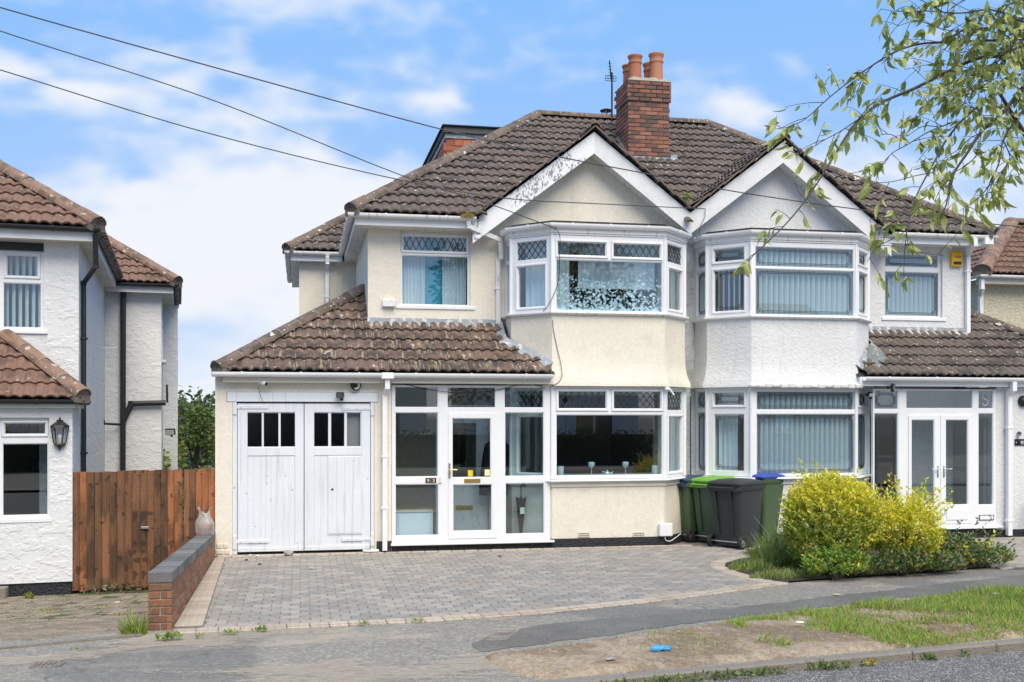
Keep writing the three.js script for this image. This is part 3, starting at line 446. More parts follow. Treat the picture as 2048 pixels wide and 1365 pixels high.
// kerb stones, one by one
const kerb = struct('kerb', soup().box(kA[0] - 0.01, kA[0], -0.3, -0.29, kA[1] - 0.01, kA[1]).geo(), M.kerb);
{
  const r = rng(17), ang = atan2(-kd[1], kd[0]), q = new THREE.Quaternion().setFromAxisAngle(V3(0, 1, 0), ang), L = 0.915, g = soup().cbox(-L / 2 + 0.004, L / 2 - 0.004, -0.28, 0, -0.125, 0, 0.014).geo();
  for (let i = -14; i < 22; i++) { const drop = i < -1 ? max(-0.07, (i + 1) * 0.035) : 0, [x, z] = kerbAt(i * L + 0.3, 0); piece(kerb, 'kerb_stone', g, M.kerb, x, FY + 0.006 + drop + (r() - 0.5) * 0.008, z, q); }
}
// verge: bare earth wearing into grass
const vergePoly = [[950, 1309], [1010, 1301], [1240, 1270], [1420, 1246], [1700, 1212], [2048, 1173], [2500, 1125], [2500, 1250], [2048, 1289], [1665, 1333], [1266, 1359], [1100, 1366], [1040, 1352], [980, 1332]].map(([u, v]) => gp(u, v, 0));
const inPoly = (p, x, z) => { let c = false; for (let i = 0, j = p.length - 1; i < p.length; j = i++) if ((p[i][1] > z) !== (p[j][1] > z) && x < (p[j][0] - p[i][0]) * (z - p[i][1]) / (p[j][1] - p[i][1]) + p[i][0]) c = !c; return c; };
const edgeDist = (p, x, z) => { let d = 1e9; for (let i = 0; i < p.length; i++) { const a = p[i], b = p[(i + 1) % p.length], dx = b[0] - a[0], dz = b[1] - a[1], t = clamp(((x - a[0]) * dx + (z - a[1]) * dz) / (dx * dx + dz * dz)); d = min(d, hypot(x - a[0] - t * dx, z - a[1] - t * dz)); } return d; };
const vergeH = (x, z) => { const ko = -(x - kA[0]) * kd[1] + (z - kA[1]) * kd[0], d = max(0, min(edgeDist(vergePoly, x, z), -0.115 - ko)); return FY - 0.012 + 0.045 * sstep(0, 0.16, d) + 0.05 * (fbm(((x + 20) / 40) % 1, ((z + 20) / 40) % 1, 60, 4, 401) - 0.45) * sstep(0.0, 0.2, d) + 0.012 * (fbm(((x + 20) / 40) % 1, ((z + 20) / 40) % 1, 400, 2, 405) - 0.5); };
const grassy = (x, z) => { const n = fbm(((x + 20) / 40) % 1, ((z + 20) / 40) % 1, 34, 4, 411), n2 = fbm(((x + 20) / 40) % 1, ((z + 20) / 40) % 1, 120, 3, 413); const q = V3(x, 0, z).sub(EYE), fw = q.x * ST - q.z * CT, u = 1024 + FPX * (q.x * CT + q.z * ST) / fw, v = HORIZON - FPX * q.y / fw; const lim = 1425 + (v - 1245) * 4.2 - 60 * (n - 0.5) * 8; return (u - lim) / 130 + (n2 - 0.5) * 5.0; };
{
  const S = soup(), st = 0.05; const xs = vergePoly.map(p => p[0]), zs = vergePoly.map(p => p[1]), x0 = min(...xs), x1 = min(max(...xs), 11.5), z0 = min(...zs), z1 = max(...zs);
  for (let x = x0; x < x1; x += st) for (let z = z0; z < z1; z += st) { if (!inPoly(vergePoly, x + st / 2, z + st / 2) || -(x + st / 2 - kA[0]) * kd[1] + (z + st / 2 - kA[1]) * kd[0] > -0.05) continue; const q = (a, b) => [a, vergeH(a, b), b]; S.quad(q(x, z + st), q(x + st, z + st), q(x + st, z), q(x, z)); }
  const g = S.geo(1.2); struct('verge', g, M.dirt);
  // grass blades: nobody could count them
  const bl = new THREE.BufferGeometry(), P = [], w = 0.0045; for (let i = 0; i < 3; i++) { const t0 = i / 3, t1 = (i + 1) / 3, q = (t, s) => [s * w * (1 - t * 0.85), t, 0.35 * t * t]; P.push(...q(t0, -1), ...q(t0, 1), ...q(t1, 1), ...q(t0, -1), ...q(t1, 1), ...q(t1, -1)); } bl.setAttribute('position', new THREE.BufferAttribute(new Float32Array(P), 3)); bl.computeVertexNormals(); scene.bladeGeo = bl;
  const r = rng(88), ms = [], cs = [], N = 190000, m = new THREE.Matrix4(), q = new THREE.Quaternion(), e = new THREE.Euler();
  for (let i = 0; i < N; i++) { const x = lerp(x0, x1, r()), z = lerp(z0, z1, r()); if (!inPoly(vergePoly, x, z) || -(x - kA[0]) * kd[1] + (z - kA[1]) * kd[0] > -0.13) continue; const gy = grassy(x, z), hn = fbm(((x + 20) / 40) % 1, ((z + 20) / 40) % 1, 90, 3, 431), bare = fbm(((x + 20) / 40) % 1, ((z + 20) / 40) % 1, 55, 4, 433); if (bare > 0.60 && r() < 0.8) continue; if (r() > gy + 0.02) { if (r() > 0.02) continue; } const h = (0.02 + 0.06 * r() * r()) * (0.45 + 0.3 * clamp(gy * 0.3, 0, 1.5) + 1.0 * sstep(0.4, 0.65, hn)); e.set((r() - 0.5) * 1.1, r() * 6.283, (r() - 0.5) * 1.1); q.setFromEuler(e); m.compose(V3(x, vergeH(x, z) - 0.003, z), q, V3(1.1, h, h)); ms.push(m.clone()); const k = r(); cs.push(k < 0.10 + 0.35 * sstep(0.5, 0.62, bare) ? lin(0.34, 0.29, 0.13) : lin(0.22 + 0.2 * r(), 0.34 + 0.18 * r(), 0.04 + 0.05 * r())); }
  const im = new THREE.InstancedMesh(bl, leafMat(1, 1, 1, 0.3), ms.length); ms.forEach((a, i) => { im.setMatrixAt(i, a); im.setColorAt(i, cs[i]); }); im.name = 'verge_grass'; tag(im, 'short patchy green grass growing on the verge beside the kerb', 'grass', null, 'stuff'); scene.add(im);
}
// ================================================================== the block-paved drive
const driveFront = [[345, 1266], [480, 1260], [620, 1253], [850, 1242], [1080, 1226], [1300, 1203], [1450, 1184], [1578, 1167]].map(([u, v]) => gp(u, v));
const bedEdge = [[1578, 1167], [1530, 1160], [1480, 1146], [1450, 1134], [1452, 1127], [1480, 1119], [1530, 1112], [1600, 1108]].map(([u, v]) => gp(u, v));
const drivePoly = [[0.0, 0.03], ...[[0.0, 5.42]], ...driveFront, ...bedEdge, [9.2, 0.03]];
{
  const drive = struct('driveway', flat(drivePoly, -0.011), M.sand), r = rng(53), D = 0.06;
  const frontZ = (x) => { for (let i = 0; i < driveFront.length - 1; i++) { const a = driveFront[i], b = driveFront[i + 1]; if (x >= a[0] && x <= b[0]) return lerp(a[1], b[1], (x - a[0]) / (b[0] - a[0])); } return x < driveFront[0][0] ? driveFront[0][1] : driveFront.at(-1)[1]; };
  const stripW = (z) => lerp(0.145, 0.285, clamp(z / 5.4));
  // grey field: blocks in straight courses, half bond
  const bw = 0.2, bd = 0.14, gap = 0.006, G = Array.from({ length: 3 }, (_, i) => { const g = cboxG(-bw / 2 + gap / 2, bw / 2 - gap / 2, -D, 0, -bd / 2 + gap / 2, bd / 2 - gap / 2, 0.007); const uv = g.attributes.uv.array; for (let k = 0; k < uv.length; k += 2) { uv[k] += i * 0.23; uv[k + 1] += i * 0.37; } return g; });
  const cand = []; const onEdge = (x, z) => !inPoly(drivePoly, x, z);
  for (let j = 0; j < 42; j++) for (let i = -1; i < 50; i++) {
    const x = 0.1 + i * bw + (j % 2) * bw / 2, z = 0.14 + 0.07 + j * bd; let x0 = x - bw / 2; if (z > frontZ(clamp(x, 0, 9)) - 0.185) continue; const sw = stripW(z); if (x + bw / 2 < sw + 0.03) continue;
    if (!inPoly(drivePoly, x, z) || (x > 5.5 && edgeDist(bedEdge.concat([[12, 0.5], [12, 9]]), x, z) < 0.13 && z > 0.8)) continue;
    let cut = 0; if (x0 < sw) cut = sw - x0; cand.push([x, z, cut]);
  }
  const d2 = (a) => (a[0] - EYE.x) ** 2 + (a[1] - EYE.z) ** 2; cand.sort((a, b) => d2(a) - d2(b));
  const rest = Array.from({ length: 5 }, () => []);
  cand.forEach(([x, z, cut], n) => {
    const mi = floor(r() * 5), dy = (r() - 0.5) * 0.004, g = cut ? cboxG(-bw / 2 + cut + gap / 2, bw / 2 - gap / 2, -D, 0, -bd / 2 + gap / 2, bd / 2 - gap / 2, 0.007) : G[n % 3], q = new THREE.Quaternion().setFromEuler(new THREE.Euler((r() - 0.5) * 0.012, (r() - 0.5) * 0.01, (r() - 0.5) * 0.012));
    if (n < 235) piece(drive, 'paving_block', g, M.pavGrey[mi], x, dy, z, q); else rest[mi].push(g.clone().applyMatrix4(new THREE.Matrix4().compose(V3(x, dy, z), q, V3(1, 1, 1))));
  });
  rest.forEach((l, i) => { if (l.length) tag(part(drive, 'paving_courses', merge(l), M.pavGrey[i]), null, null, null, 'stuff'); });
  // buff edging: strip along the wall, a row along the footway, a row at the house and round the bed
  let nb = 0; const restB = [[], [], []], put = (g, x, y, z, q) => { const mi = floor(r() * 3); if (nb++ < 65) piece(drive, 'edging_block', g, M.pavBeige[mi], x, y, z, q); else restB[mi].push(g.clone().applyMatrix4(new THREE.Matrix4().compose(V3(x, y, z), q || new THREE.Quaternion(), V3(1, 1, 1)))); };
  for (let i = 0; i < 44; i++) { const z = 5.42 - 0.06 - 0.175 - i * 0.118, sw = stripW(z); if (z < 0.2) break; put(cboxG(-sw / 2 + 0.01, sw / 2 - 0.004, -D, 0, -0.056, 0.056, 0.006), sw / 2, 0.003 + (r() - 0.5) * 0.003, z); }
  const along = (pts, w, dep, off, y) => { for (let i = 0; i < pts.length - 1; i++) { const a = pts[i], b = pts[i + 1], L = hypot(b[0] - a[0], b[1] - a[1]), n = max(1, round(L / w)), an = atan2(-(b[1] - a[1]), b[0] - a[0]), nx = -(b[1] - a[1]) / L, nz = (b[0] - a[0]) / L, g = cboxG(-L / n / 2 + 0.003, L / n / 2 - 0.003, -D, 0, -dep / 2, dep / 2, 0.007), q = new THREE.Quaternion().setFromAxisAngle(V3(0, 1, 0), an); for (let k = 0; k < n; k++) { const t = (k + 0.5) / n; put(g, lerp(a[0], b[0], t) + nx * off, y + (r() - 0.5) * 0.003, lerp(a[1], b[1], t) + nz * off, q); } } };
  along(driveFront, 0.2, 0.1, -0.125, 0.004); along(driveFront, 0.2, 0.06, -0.03, -0.004); along([[0.03, 0.075], [7.2, 0.075]], 0.2, 0.1, 0, 0.004); along(bedEdge, 0.12, 0.2, -0.1, 0.005);
  restB.forEach((l, i) => { if (l.length) tag(part(drive, 'edging_courses', merge(l), M.pavBeige[i]), null, null, null, 'stuff'); });
}
// the white house's drive and the planted bed between the two
{
  const bed = [...bedEdge.slice(0).reverse(), [1578, 1164], [1700, 1155], [1850, 1145], [1985, 1134], [1940, 1118], [1880, 1098], [1800, 1090], [1700, 1092]].map(p => p[0] > 100 ? gp(...p) : p);
  struct('planting_bed', flat(bed, 0.006), M.soil);
  const d2 = struct('driveway', flat([[9.3, 0.02], [16, 0.02], [16, 3.0], gp(2048, 1137), gp(2005, 1137), gp(1880, 1098)], -0.008), M.sand), r = rng(63), P = [gp(1700, 1080), gp(1880, 1098), gp(2005, 1137), gp(2120, 1130), [16, 2], [16, 0.03], [9.0, 0.03]]; let n = 0; const rest = [[], [], [], [], []];
  const c = []; for (let j = 0; j < 34; j++) for (let i = 0; i < 40; i++) { const x = 8.8 + i * 0.2 + (j % 2) * 0.1, z = 0.1 + j * 0.105; if (inPoly(P, x, z)) c.push([x, z]); } c.sort((a, b) => abs(a[0] - 11) - abs(b[0] - 11));
  for (const [x, z] of c) { const g = brickCache.pv2 ||= cboxG(-0.097, 0.097, -0.05, 0, -0.05, 0.05, 0.006), mi = floor(r() * 5); if (n++ < 120) piece(d2, 'paving_block', g, M.pavGrey[mi], x, (r() - 0.5) * 0.003, z); else rest[mi].push(g.clone().translate(x, 0, z)); }
  rest.forEach((l, i) => { if (l.length) tag(part(d2, 'paving_courses', merge(l), M.pavGrey[i]), null, null, null, 'stuff'); });
}
// ================================================================== garden wall between the drives: bricks under a dark coping
const wall = thing('garden_wall', 'low red brick garden wall with dark grey brick coping beside the driveway', 'wall', [-0.105, 0, 5.35], 0, null, true);
{
  wall.rotation.x = -0.036; // it falls towards the house
  const L = 5.3, W = 0.215, hB = 0.425, top = 0.535; // local: x -W/2..W/2, z 0 to -L
  part(wall, 'wall_core', boxG(-W / 2 + 0.008, W / 2 - 0.008, -0.6, hB + 0.004, -L, -0.012), M.mortar);
  brickFace(wall, V3(-W / 2, -0.1, 0), V3(1, 0, 0), V3(0, 0, 1), W, 0.525, [M.wallBrick[3], M.wallBrick[1], M.wallBrick[3], M.wallBrick[0]], 401);
  brickFace(wall, V3(W / 2, -0.175, 0), V3(0, 0, -1), V3(1, 0, 0), L, 0.6, M.wallBrick, 403, { shift: 0 });
  const r = rng(9), n = 47, g = cboxG(-W / 2 - 0.004, W / 2 + 0.004, 0, top - hB - 0.004, -0.0535, 0.0535, 0.006); for (let i = 0; i < n; i++) piece(wall, 'coping_brick', g, M.coping[floor(r() * 3)], 0, hB + 0.004 + (r() - 0.5) * 0.003, -0.052 - i * (L - 0.1) / (n - 1) , new THREE.Quaternion().setFromEuler(new THREE.Euler(0, (r() - 0.5) * 0.02, (r() - 0.5) * 0.015)));
}
// ================================================================== timber fence and gate to the left
const LO = V3(-1.898, -0.434, 0.363), LT6 = 6.06 * RAD;
{
  const base = -0.43, topAt = (x) => lerp(1.235, 1.258, (x + 1.9) / 1.9), zAt = (x) => lerp(0.30, -0.06, (x + 1.9) / 1.9), r = rng(31);
  const build = (name, label, cat, xa, xb, n, grp) => { const t = thing(name, label, cat, [(xa + xb) / 2, base, zAt((xa + xb) / 2)], 0, grp), w = (xb - xa) / n;
    for (let i = 0; i < n; i++) { const x0 = xa + i * w, x1 = x0 + w + 0.012, z0 = zAt(x0), z1 = zAt(x1), S = soup(), y0 = base + 0.02 + r() * 0.03, y1 = topAt(x0) + (r() - 0.5) * 0.02, th = 0.007 + r() * 0.002, lean = (r() - 0.5) * 0.01; // feather-edge: thick side laps the thin side
      const q = (s, y, f) => [lerp(x0, x1, s) + (y === y1 ? lean : 0), y, lerp(z0, z1, s) + (f ? lerp(0.03 + th, 0.006, s) : 0)]; S.quad(q(0, y0, 1), q(1, y0, 1), q(1, y1, 1), q(0, y1, 1)).quad(q(1, y0, 0), q(0, y0, 0), q(0, y1, 0), q(1, y1, 0)).quad(q(0, y0, 0), q(0, y0, 1), q(0, y1, 1), q(0, y1, 0)).quad(q(1, y0, 1), q(1, y0, 0), q(1, y1, 0), q(1, y1, 1)).quad(q(0, y1, 1), q(1, y1, 1), q(1, y1, 0), q(0, y1, 0));
      const g = S.geo(); const uv = g.attributes.uv.array, du = r() * 5; for (let k = 0; k < uv.length; k += 2) uv[k] += du; part(t, 'board', g, M.fence[floor(r() * 4)]); }
    for (const y of [base + 0.3, base + 0.9, base + 1.5]) part(t, 'rail', soup().bar([xa, y, zAt(xa) - 0.025], [xb, y, zAt(xb) - 0.025], 0.04, 0.08).geo(), M.fence[1]);
    for (const x of [xa + 0.04, xb - 0.04]) part(t, 'post', cboxG(x - 0.04, x + 0.04, base - 0.2, topAt(x) - 0.03, zAt(x) - 0.14, zAt(x) - 0.05, 0.004), M.fence[1]); return t; };
  build('wooden_fence', 'brown stained board fence between the white neighbour wall and the gate', 'fence', X(145, 0.28), X(279, 0.15), 9);
  const gate = build('wooden_gate', 'brown stained board gate behind the low brick wall', 'gate', X(281, 0.14), X(362, 0.06), 6);
  build('wooden_fence', 'short brown board fence panel against the garage corner', 'fence', X(368, 0), -0.01, 5);
  { const p = onZ(288, 1056, 0.2); part(gate, 'latch', cboxG(p.x - 0.05, p.x + 0.06, p.y - 0.02, p.y + 0.015, 0.16, 0.19, 0.005), M.steel); }
}
// ================================================================== the neighbour's falling drive on the left
const dropY = (x, z) => lerp(-0.43, -0.03, clamp((z - 0.3) / 5.2));
{
  const fl = gp(290, 1274, -0.03), ff = gp(0, 1308, -0.06), dir = [(ff[0] - fl[0]), (ff[1] - fl[1])], fz = (x) => fl[1] + (x - fl[0]) * dir[1] / dir[0], S = soup(), xs = []; for (let x = -7; x < -0.2; x += 0.2) { const x1 = min(x + 0.2, -0.2); for (let k = 0; k < 14; k++) { const q = (a, t) => { const z = lerp(-0.3, fz(a), t); return [a, dropY(a, z) - 0.012, z]; }; S.quad(q(x, (k + 1) / 14), q(x1, (k + 1) / 14), q(x1, k / 14), q(x, k / 14)); } }
  const d = struct('driveway', S.geo(1), M.moss), r = rng(71), g = cboxG(-0.097, 0.097, -0.05, 0, -0.0475, 0.0475, 0.012), slope = atan((0.4) / 5.2), q0 = new THREE.Quaternion(); let n = 0; const rest = [[], [], [], []], c = [];
  const ax = atan2(-dir[1], dir[0]) + PI; for (let j = 0; j < 62; j++) for (let i = 0; i < 16; i++) { const x = -0.35 - i * 0.2 - (j % 2) * 0.1, z = fz(x) - 0.06 - j * 0.1; if (z < 0.45 || x < -3) continue; c.push([x, z]); } c.sort((a, b) => b[1] - a[1]);
  for (const [x, z] of c) { const q = new THREE.Quaternion().setFromEuler(new THREE.Euler(slope * (z < 5.5 ? -1 : -0.2) + (r() - 0.5) * 0.03, ax, (r() - 0.5) * 0.04, 'XYZ')), y = dropY(x, z) + (r() - 0.5) * 0.008, mi = floor(r() * 4); if (z < 3.6 && r() < 0.25) continue; if (n++ < 280) piece(d, 'paving_block', g, M.pavOld[mi], x, y, z, q); else rest[mi].push(g.clone().applyMatrix4(new THREE.Matrix4().compose(V3(x, y - 0.004, z), q, V3(1, 1, 1)))); }
  rest.forEach((l, i) => { if (l.length) tag(part(d, 'paving_courses', merge(l), M.pavOld[i]), null, null, null, 'stuff'); });
  part(d, 'edging_kerb', soup().bar([fl[0] - 0.03, -0.03, fz(fl[0] - 0.03) + 0.02], [-7, -0.06, fz(-7) + 0.02], 0.06, 0.07).geo(), M.kerb);
}
const kerbFoot = (u) => { let best = null, e = 1e9; for (let t = -4; t < 9; t += 0.02) { const [x, z] = kerbAt(t, 0.035), q = V3(x, RY0, z).sub(EYE), k = 1024 + FPX * (q.x * CT + q.z * ST) / (q.x * ST - q.z * CT); if (abs(k - u) < e) { e = abs(k - u); best = [x, RY0, z]; } } return best; };
// ------------------------------------------------------------------ the pair of semi-detached houses, mirrored about the party wall
const PW = 7.51, ZM = -1.1, PITCH = 0.713, EAVE_Z = -0.75, EAVE_Y = 5.16, LT = 0.65; // main wall plane, roof pitch, eave, lean-to pitch
const pxl = (x0, y0, x1, y1, z, ox, k = '') => { const xm = (x0 + x1) / 2; return [X(x0, z) - ox, X(x1, z) - ox, Y(xm, y1, z), Y(xm, y0, z), k]; };

function semi(root, white) {
  const f = (x) => white ? 2 * PW - x : x, path = (pts) => { const q = pts.map(([x, y, z]) => [f(x), y, z]); return white ? q.reverse() : q; };
  const seg = (a, b) => white ? [[f(b[0]), b[1]], [f(a[0]), a[1]]] : [a, b], B = (x0, x1, ...r) => [min(f(x0), f(x1)), max(f(x0), f(x1)), ...r];
  const wallM = white ? M.white : M.cream, trim = M.upvcOld;
  // --- walls
  const win = white ? [X(1770.7, ZM), X(1885.5, ZM), Y(1828, 635.7, ZM), Y(1828, 503.6, ZM)] : [X(801, ZM), X(940.9, ZM), Y(870, 612.2, ZM), Y(870, 464.6, ZM)];
  const ol = [[2.25, 0], [PW - 0.003, 0], [PW - 0.003, 5.24], [5.87, 6.47], [4.02, 5.05], [2.25, 5.05]].map(([x, y]) => [f(x), y]);
  const fd = [f(3.4), f(4.2)].sort((a, b) => a - b);
  const wall = part(root, 'wall', slab(ol, [win, B(4.72, 7.05, 1.06, 2.36), B(4.72, 7.05, 3.62, 4.74), [fd[0], fd[1], 0.12, 2.12]], ZM - 0.25, ZM), wallM);
  part(root, 'side_wall', boxG(...B(2.25, 2.5, 0, 5.05, -9, ZM - 0.253)), wallM);
  part(root, 'back_wall', boxG(...B(2.503, PW - 0.003, 0, 5.05, -9, -8.75)), wallM);
  part(root, 'party_wall', boxG(...B(PW - 0.1, PW - 0.003, 0, 4.97, -8.747, ZM - 0.253)), M.roomDark);
  part(root, 'upper_floor', boxG(...B(2.503, PW - 0.103, 2.45, 2.6, -8.747, ZM - 0.253)), M.roomDark);
  part(root, 'ground_floor', boxG(...B(2.503, PW - 0.103, 0.0, 0.1, -8.747, ZM - 0.253)), M.floorIn);
  part(root, 'ceiling', boxG(...B(2.503, PW - 0.103, 4.98, 5.04, -8.747, ZM - 0.253)), M.roomWall);
  part(root, 'room_partition', boxG(...B(4.3, 4.4, 0.1, 4.98, -8.7, ZM - 0.3)), M.roomDark);
  part(root, 'room_back', boxG(...B(2.51, PW - 0.11, 0.1, 4.97, -5.1, -5.0)), M.roomDark);
  // --- bay of two storeys
  const A = [4.45, ZM], Bq = [4.45, -0.55], Cq = [4.98, 0], D = [6.79, 0], E = [7.32, -0.55], Fq = [7.32, ZM], plan = [A, Bq, Cq, D, E, Fq];
  const pp = (y, l = plan) => path(l.map(([x, z]) => [x, y, z]));
  const bay = sub(root, 'bay');
  part(bay, 'apron', soup().sweep([[-0.22, 3.565], [0, 3.565], [0, 3.1], [0.008, 2.85], [0.03, 2.68], [0.085, 2.53], [0.09, 2.475], [-0.22, 2.475]], pp(0)).geo(0.5), wallM);
  part(bay, 'bay_ceiling', soup().poly(plan.map(([x, z]) => [f(x), 2.49, z - 0.05])).poly(plan.map(([x, z]) => [f(x), 3.55, z - 0.05])).poly(plan.map(([x, z]) => [f(x), 4.86, z - 0.05])).geo(), M.roomWall);
  part(bay, 'dwarf_wall', soup().sweep([[-0.2, 0.93], [-0.012, 0.93], [-0.012, 0.135], [-0.2, 0.135]], pp(0)).geo(), wallM);
  part(bay, 'wall_band', soup().sweep([[-0.2, 1.0], [0.01, 1.0], [0.01, 0.93], [-0.2, 0.93]], pp(0)).geo(), wallM);
  part(bay, 'plinth', soup().sweep([[-0.2, 0.135], [0.004, 0.135], [0.004, -0.02], [-0.2, -0.02]], pp(0)).geo(), M.plinth);
  part(bay, 'sill', soup().sweep([[-0.1, 0], [0.075, -0.008], [0.08, -0.03], [0.03, -0.048], [-0.1, -0.048]], pp(1.048)).geo(), M.upvc);
  part(bay, 'sill', soup().sweep([[-0.1, 0.01], [0.06, 0], [0.062, -0.024], [0.02, -0.05], [-0.1, -0.05]], pp(3.617)).geo(), M.upvcOld);
  part(bay, 'frieze', soup().sweep([[-0.08, 0], [0.012, 0], [0.014, 0.03], [0.03, 0.032], [0.03, 0.12], [0.05, 0.16], [-0.08, 0.16]], pp(4.795)).geo(), trim);
  part(bay, 'bay_roof', soup().sweep([[-0.4, 0.05], [0.0, 0.028], [0.075, 0.02], [0.075, -0.004], [-0.4, -0.004]], pp(4.96)).poly(plan.map(([x, z]) => [f(x), 5.008, z])).geo(), M.bitumen);
  gutter(root, pp(4.945), M.upvc, 0.055, 0.55);
  // windows of the bay
  const yT = 4.79, yB = 3.62, lT = 2.47, lB = 1.05, S = 0.764;
  const unit = (a, b, y0, y1, li, o = {}) => windowUnit(root, ...seg(a, b), y0, y1, li, o);
  const mirrorL = (l, L) => white ? l.map(([a, b, c, d, k]) => [L - b, L - a, c, d, k]) : l;
  let front, frontLow, frontO = {};
  if (!white) {
    front = unit(Cq, D, yB, yT, [pxl(1116.4, 486, 1211, 510.5, 0, 4.98, 'cd'), pxl(1227.7, 490, 1320, 514.6, 0, 4.98, 'cd'), pxl(1113.5, 523, 1324, 622, 0, 4.98)]);
    frontLow = unit(Cq, D, lB, lT, [pxl(1117.7, 784, 1211.8, 817, 0, 4.98, 'cd'), pxl(1228.5, 784.5, 1321.3, 817.5, 0, 4.98, 'cd'), pxl(1113.5, 831, 1324.4, 950.4, 0, 4.98)]);
    const sp = (y0, y1, h) => [[0.11, 0.655, y1 - h, y1 - 0.07, 'd'], [0.135, 0.63, y0 + 0.09, y1 - h - 0.115, 'c']], sd = (y0, y1, h) => [[0.09, 0.47, y1 - h, y1 - 0.06, ''], [0.09, 0.47, y0 + 0.06, y1 - h - 0.06, '']];
    const w1 = unit(Bq, Cq, yB, yT, sp(yB, yT, 0.345)); unit(D, E, yB, yT, sp(yB, yT, 0.345)); unit(A, Bq, yB, yT, sd(yB, yT, 0.3)); unit(E, Fq, yB, yT, sd(yB, yT, 0.3));
    unit(Bq, Cq, lB, lT, sp(lB, lT, 0.36)); unit(D, E, lB, lT, sp(lB, lT, 0.36)); unit(A, Bq, lB, lT, sd(lB, lT, 0.3)); unit(E, Fq, lB, lT, sd(lB, lT, 0.3));
    curtain(w1, w1.m, 0.12, 0.62, yB + 0.03, yT - 0.05, -0.22, M.curtainPale, 4, 5);
    curtain(front, front.m, 0.02, 0.34, yB + 0.03, yT - 0.05, -0.24, M.curtainPale, 5, 3); curtain(front, front.m, 0.5, 1.76, yB + 0.4, yT - 0.12, -0.34, M.curtainPale, 6, 9);  // second, wide pale curtain is added in place of a bright mirrored house
    // decorative film with a pebble pattern on the inside of the big upper light
    const l = pxl(1113.5, 523, 1324, 622, 0, 4.98), r = rng(77), film = ctex(1024, 512, (c, w, h) => { c.clearRect(0, 0, w, h);
      for (let i = 0; i < 1700; i++) { const v = r(), x = r() * w, dn = 0.2 + 0.8 * Math.pow(abs(x / w - 0.42) * 1.65, 1.6), y = h * (1 - Math.pow(v, 1.7) * (0.5 + 0.5 * dn)), s = (3 + 15 * Math.pow(r(), 2.6)) * (0.5 + 0.6 * y / h); c.fillStyle = ['rgba(238,243,246,0.95)', 'rgba(205,220,226,0.85)', 'rgba(225,238,242,0.8)', 'rgba(196,205,214,0.8)'][floor(r() * 4)]; c.beginPath(); const n = 6, ph = r() * 6; for (let k = 0; k < n; k++) { const rr = s * (0.7 + 0.45 * r()); c.lineTo(x + rr * cos(ph + k / n * 6.283), y + rr * sin(ph + k / n * 6.283)); } c.closePath(); c.fill(); } });
    film.wrapS = film.wrapT = THREE.ClampToEdgeWrapping;
    const fm = std({ map: film, transparent: true, roughness: 0.5, side: THREE.DoubleSide });
    part(front, 'window_film', new THREE.PlaneGeometry(l[1] - l[0], l[3] - l[2]).translate((l[0] + l[1]) / 2, (l[2] + l[3]) / 2, -0.036).applyMatrix4(front.m), fm);
  } else {
    const o = 8.23; frontO = { blindW: -0.105 };
    unit(Cq, D, yB, yT, [pxl(1512, 497, 1707, 534.6, 0, o, 'bv'), pxl(1512, 541, 1707.8, 630, 0, o, 'bv')], frontO);
    unit(Cq, D, lB, lT, [pxl(1514.4, 784.5, 1710, 819.4, 0, o, 'bv'), pxl(1514.4, 829.5, 1711, 947.5, 0, o, 'bv')], frontO);
    const spl = (y0, y1) => [[0.13, 0.635, y1 - 0.275, y1 - 0.085, 'cb'], [0.13, 0.635, y0 + 0.09, y1 - 0.43, 'cbv']], sd = (y0, y1) => [[0.09, 0.47, y1 - 0.32, y1 - 0.06, 'b'], [0.09, 0.47, y0 + 0.06, y1 - 0.4, 'b']];
    for (const [a, b] of [[D, E], [Bq, Cq]]) { unit(a, b, yB, yT, spl(yB, yT), { blindW: -0.105 }); const w = unit(a, b, lB, lT, spl(lB, lT).map((l, i) => i ? [...l.slice(0, 4), 'b'] : l)); curtain(w, w.m, 0.06, 0.46, lB + 0.02, lT - 0.05, -0.2, M.curtainPale, 12, 5); curtain(w, w.m, 0.54, 0.7, lB + 0.02, lT - 0.05, -0.22, M.curtainPale, 13, 2); }
    for (const [a, b] of [[E, Fq], [A, Bq]]) { unit(a, b, yB, yT, sd(yB, yT)); unit(a, b, lB, lT, sd(lB, lT)); }
  }
  for (const [x, z] of [Bq, Cq, D, E]) for (const [y0, y1] of [[yB, yT], [lB, lT]]) part(bay, 'corner_post', soup().rod([f(x), y0, z - 0.012], [f(x), y1, z - 0.012], 0.03, 0.03, 8).geo(0.9), M.upvc);
  // --- small upstairs window
  if (!white) { const w = windowUnit(root, [win[0], ZM - 0.05], [win[1], ZM - 0.05], win[2] + 0.003, win[3] - 0.003, [pxl(807.7, 474, 933.4, 501, ZM, win[0], 'cd'), pxl(804.8, 512, 936, 608.5, ZM, win[0])], { sill: 0.075 });
    curtain(w, w.m, 0.02, 0.42, win[2] - 0.05, win[3], -0.22, M.curtainPale, 8, 7); curtain(w, w.m, 0.70, 1.09, win[2] - 0.05, win[3], -0.22, M.curtainPale, 9, 8);
    part(w, 'curtain', soup().box(0.40, 0.72, win[2] - 0.05, win[3], -0.27, -0.26).geo().applyMatrix4(w.m), M.panelTeal);  // flat teal panel filling the gap between the pale curtains
  } else windowUnit(root, [win[0], ZM - 0.05], [win[1], ZM - 0.05], win[2] + 0.003, win[3] - 0.003, [pxl(1774.7, 509.5, 1879, 533, ZM, win[0], 'bv'), pxl(1774, 544.5, 1881, 631.5, ZM, win[0], 'bv')], { sill: 0.07, blindW: -0.12 });
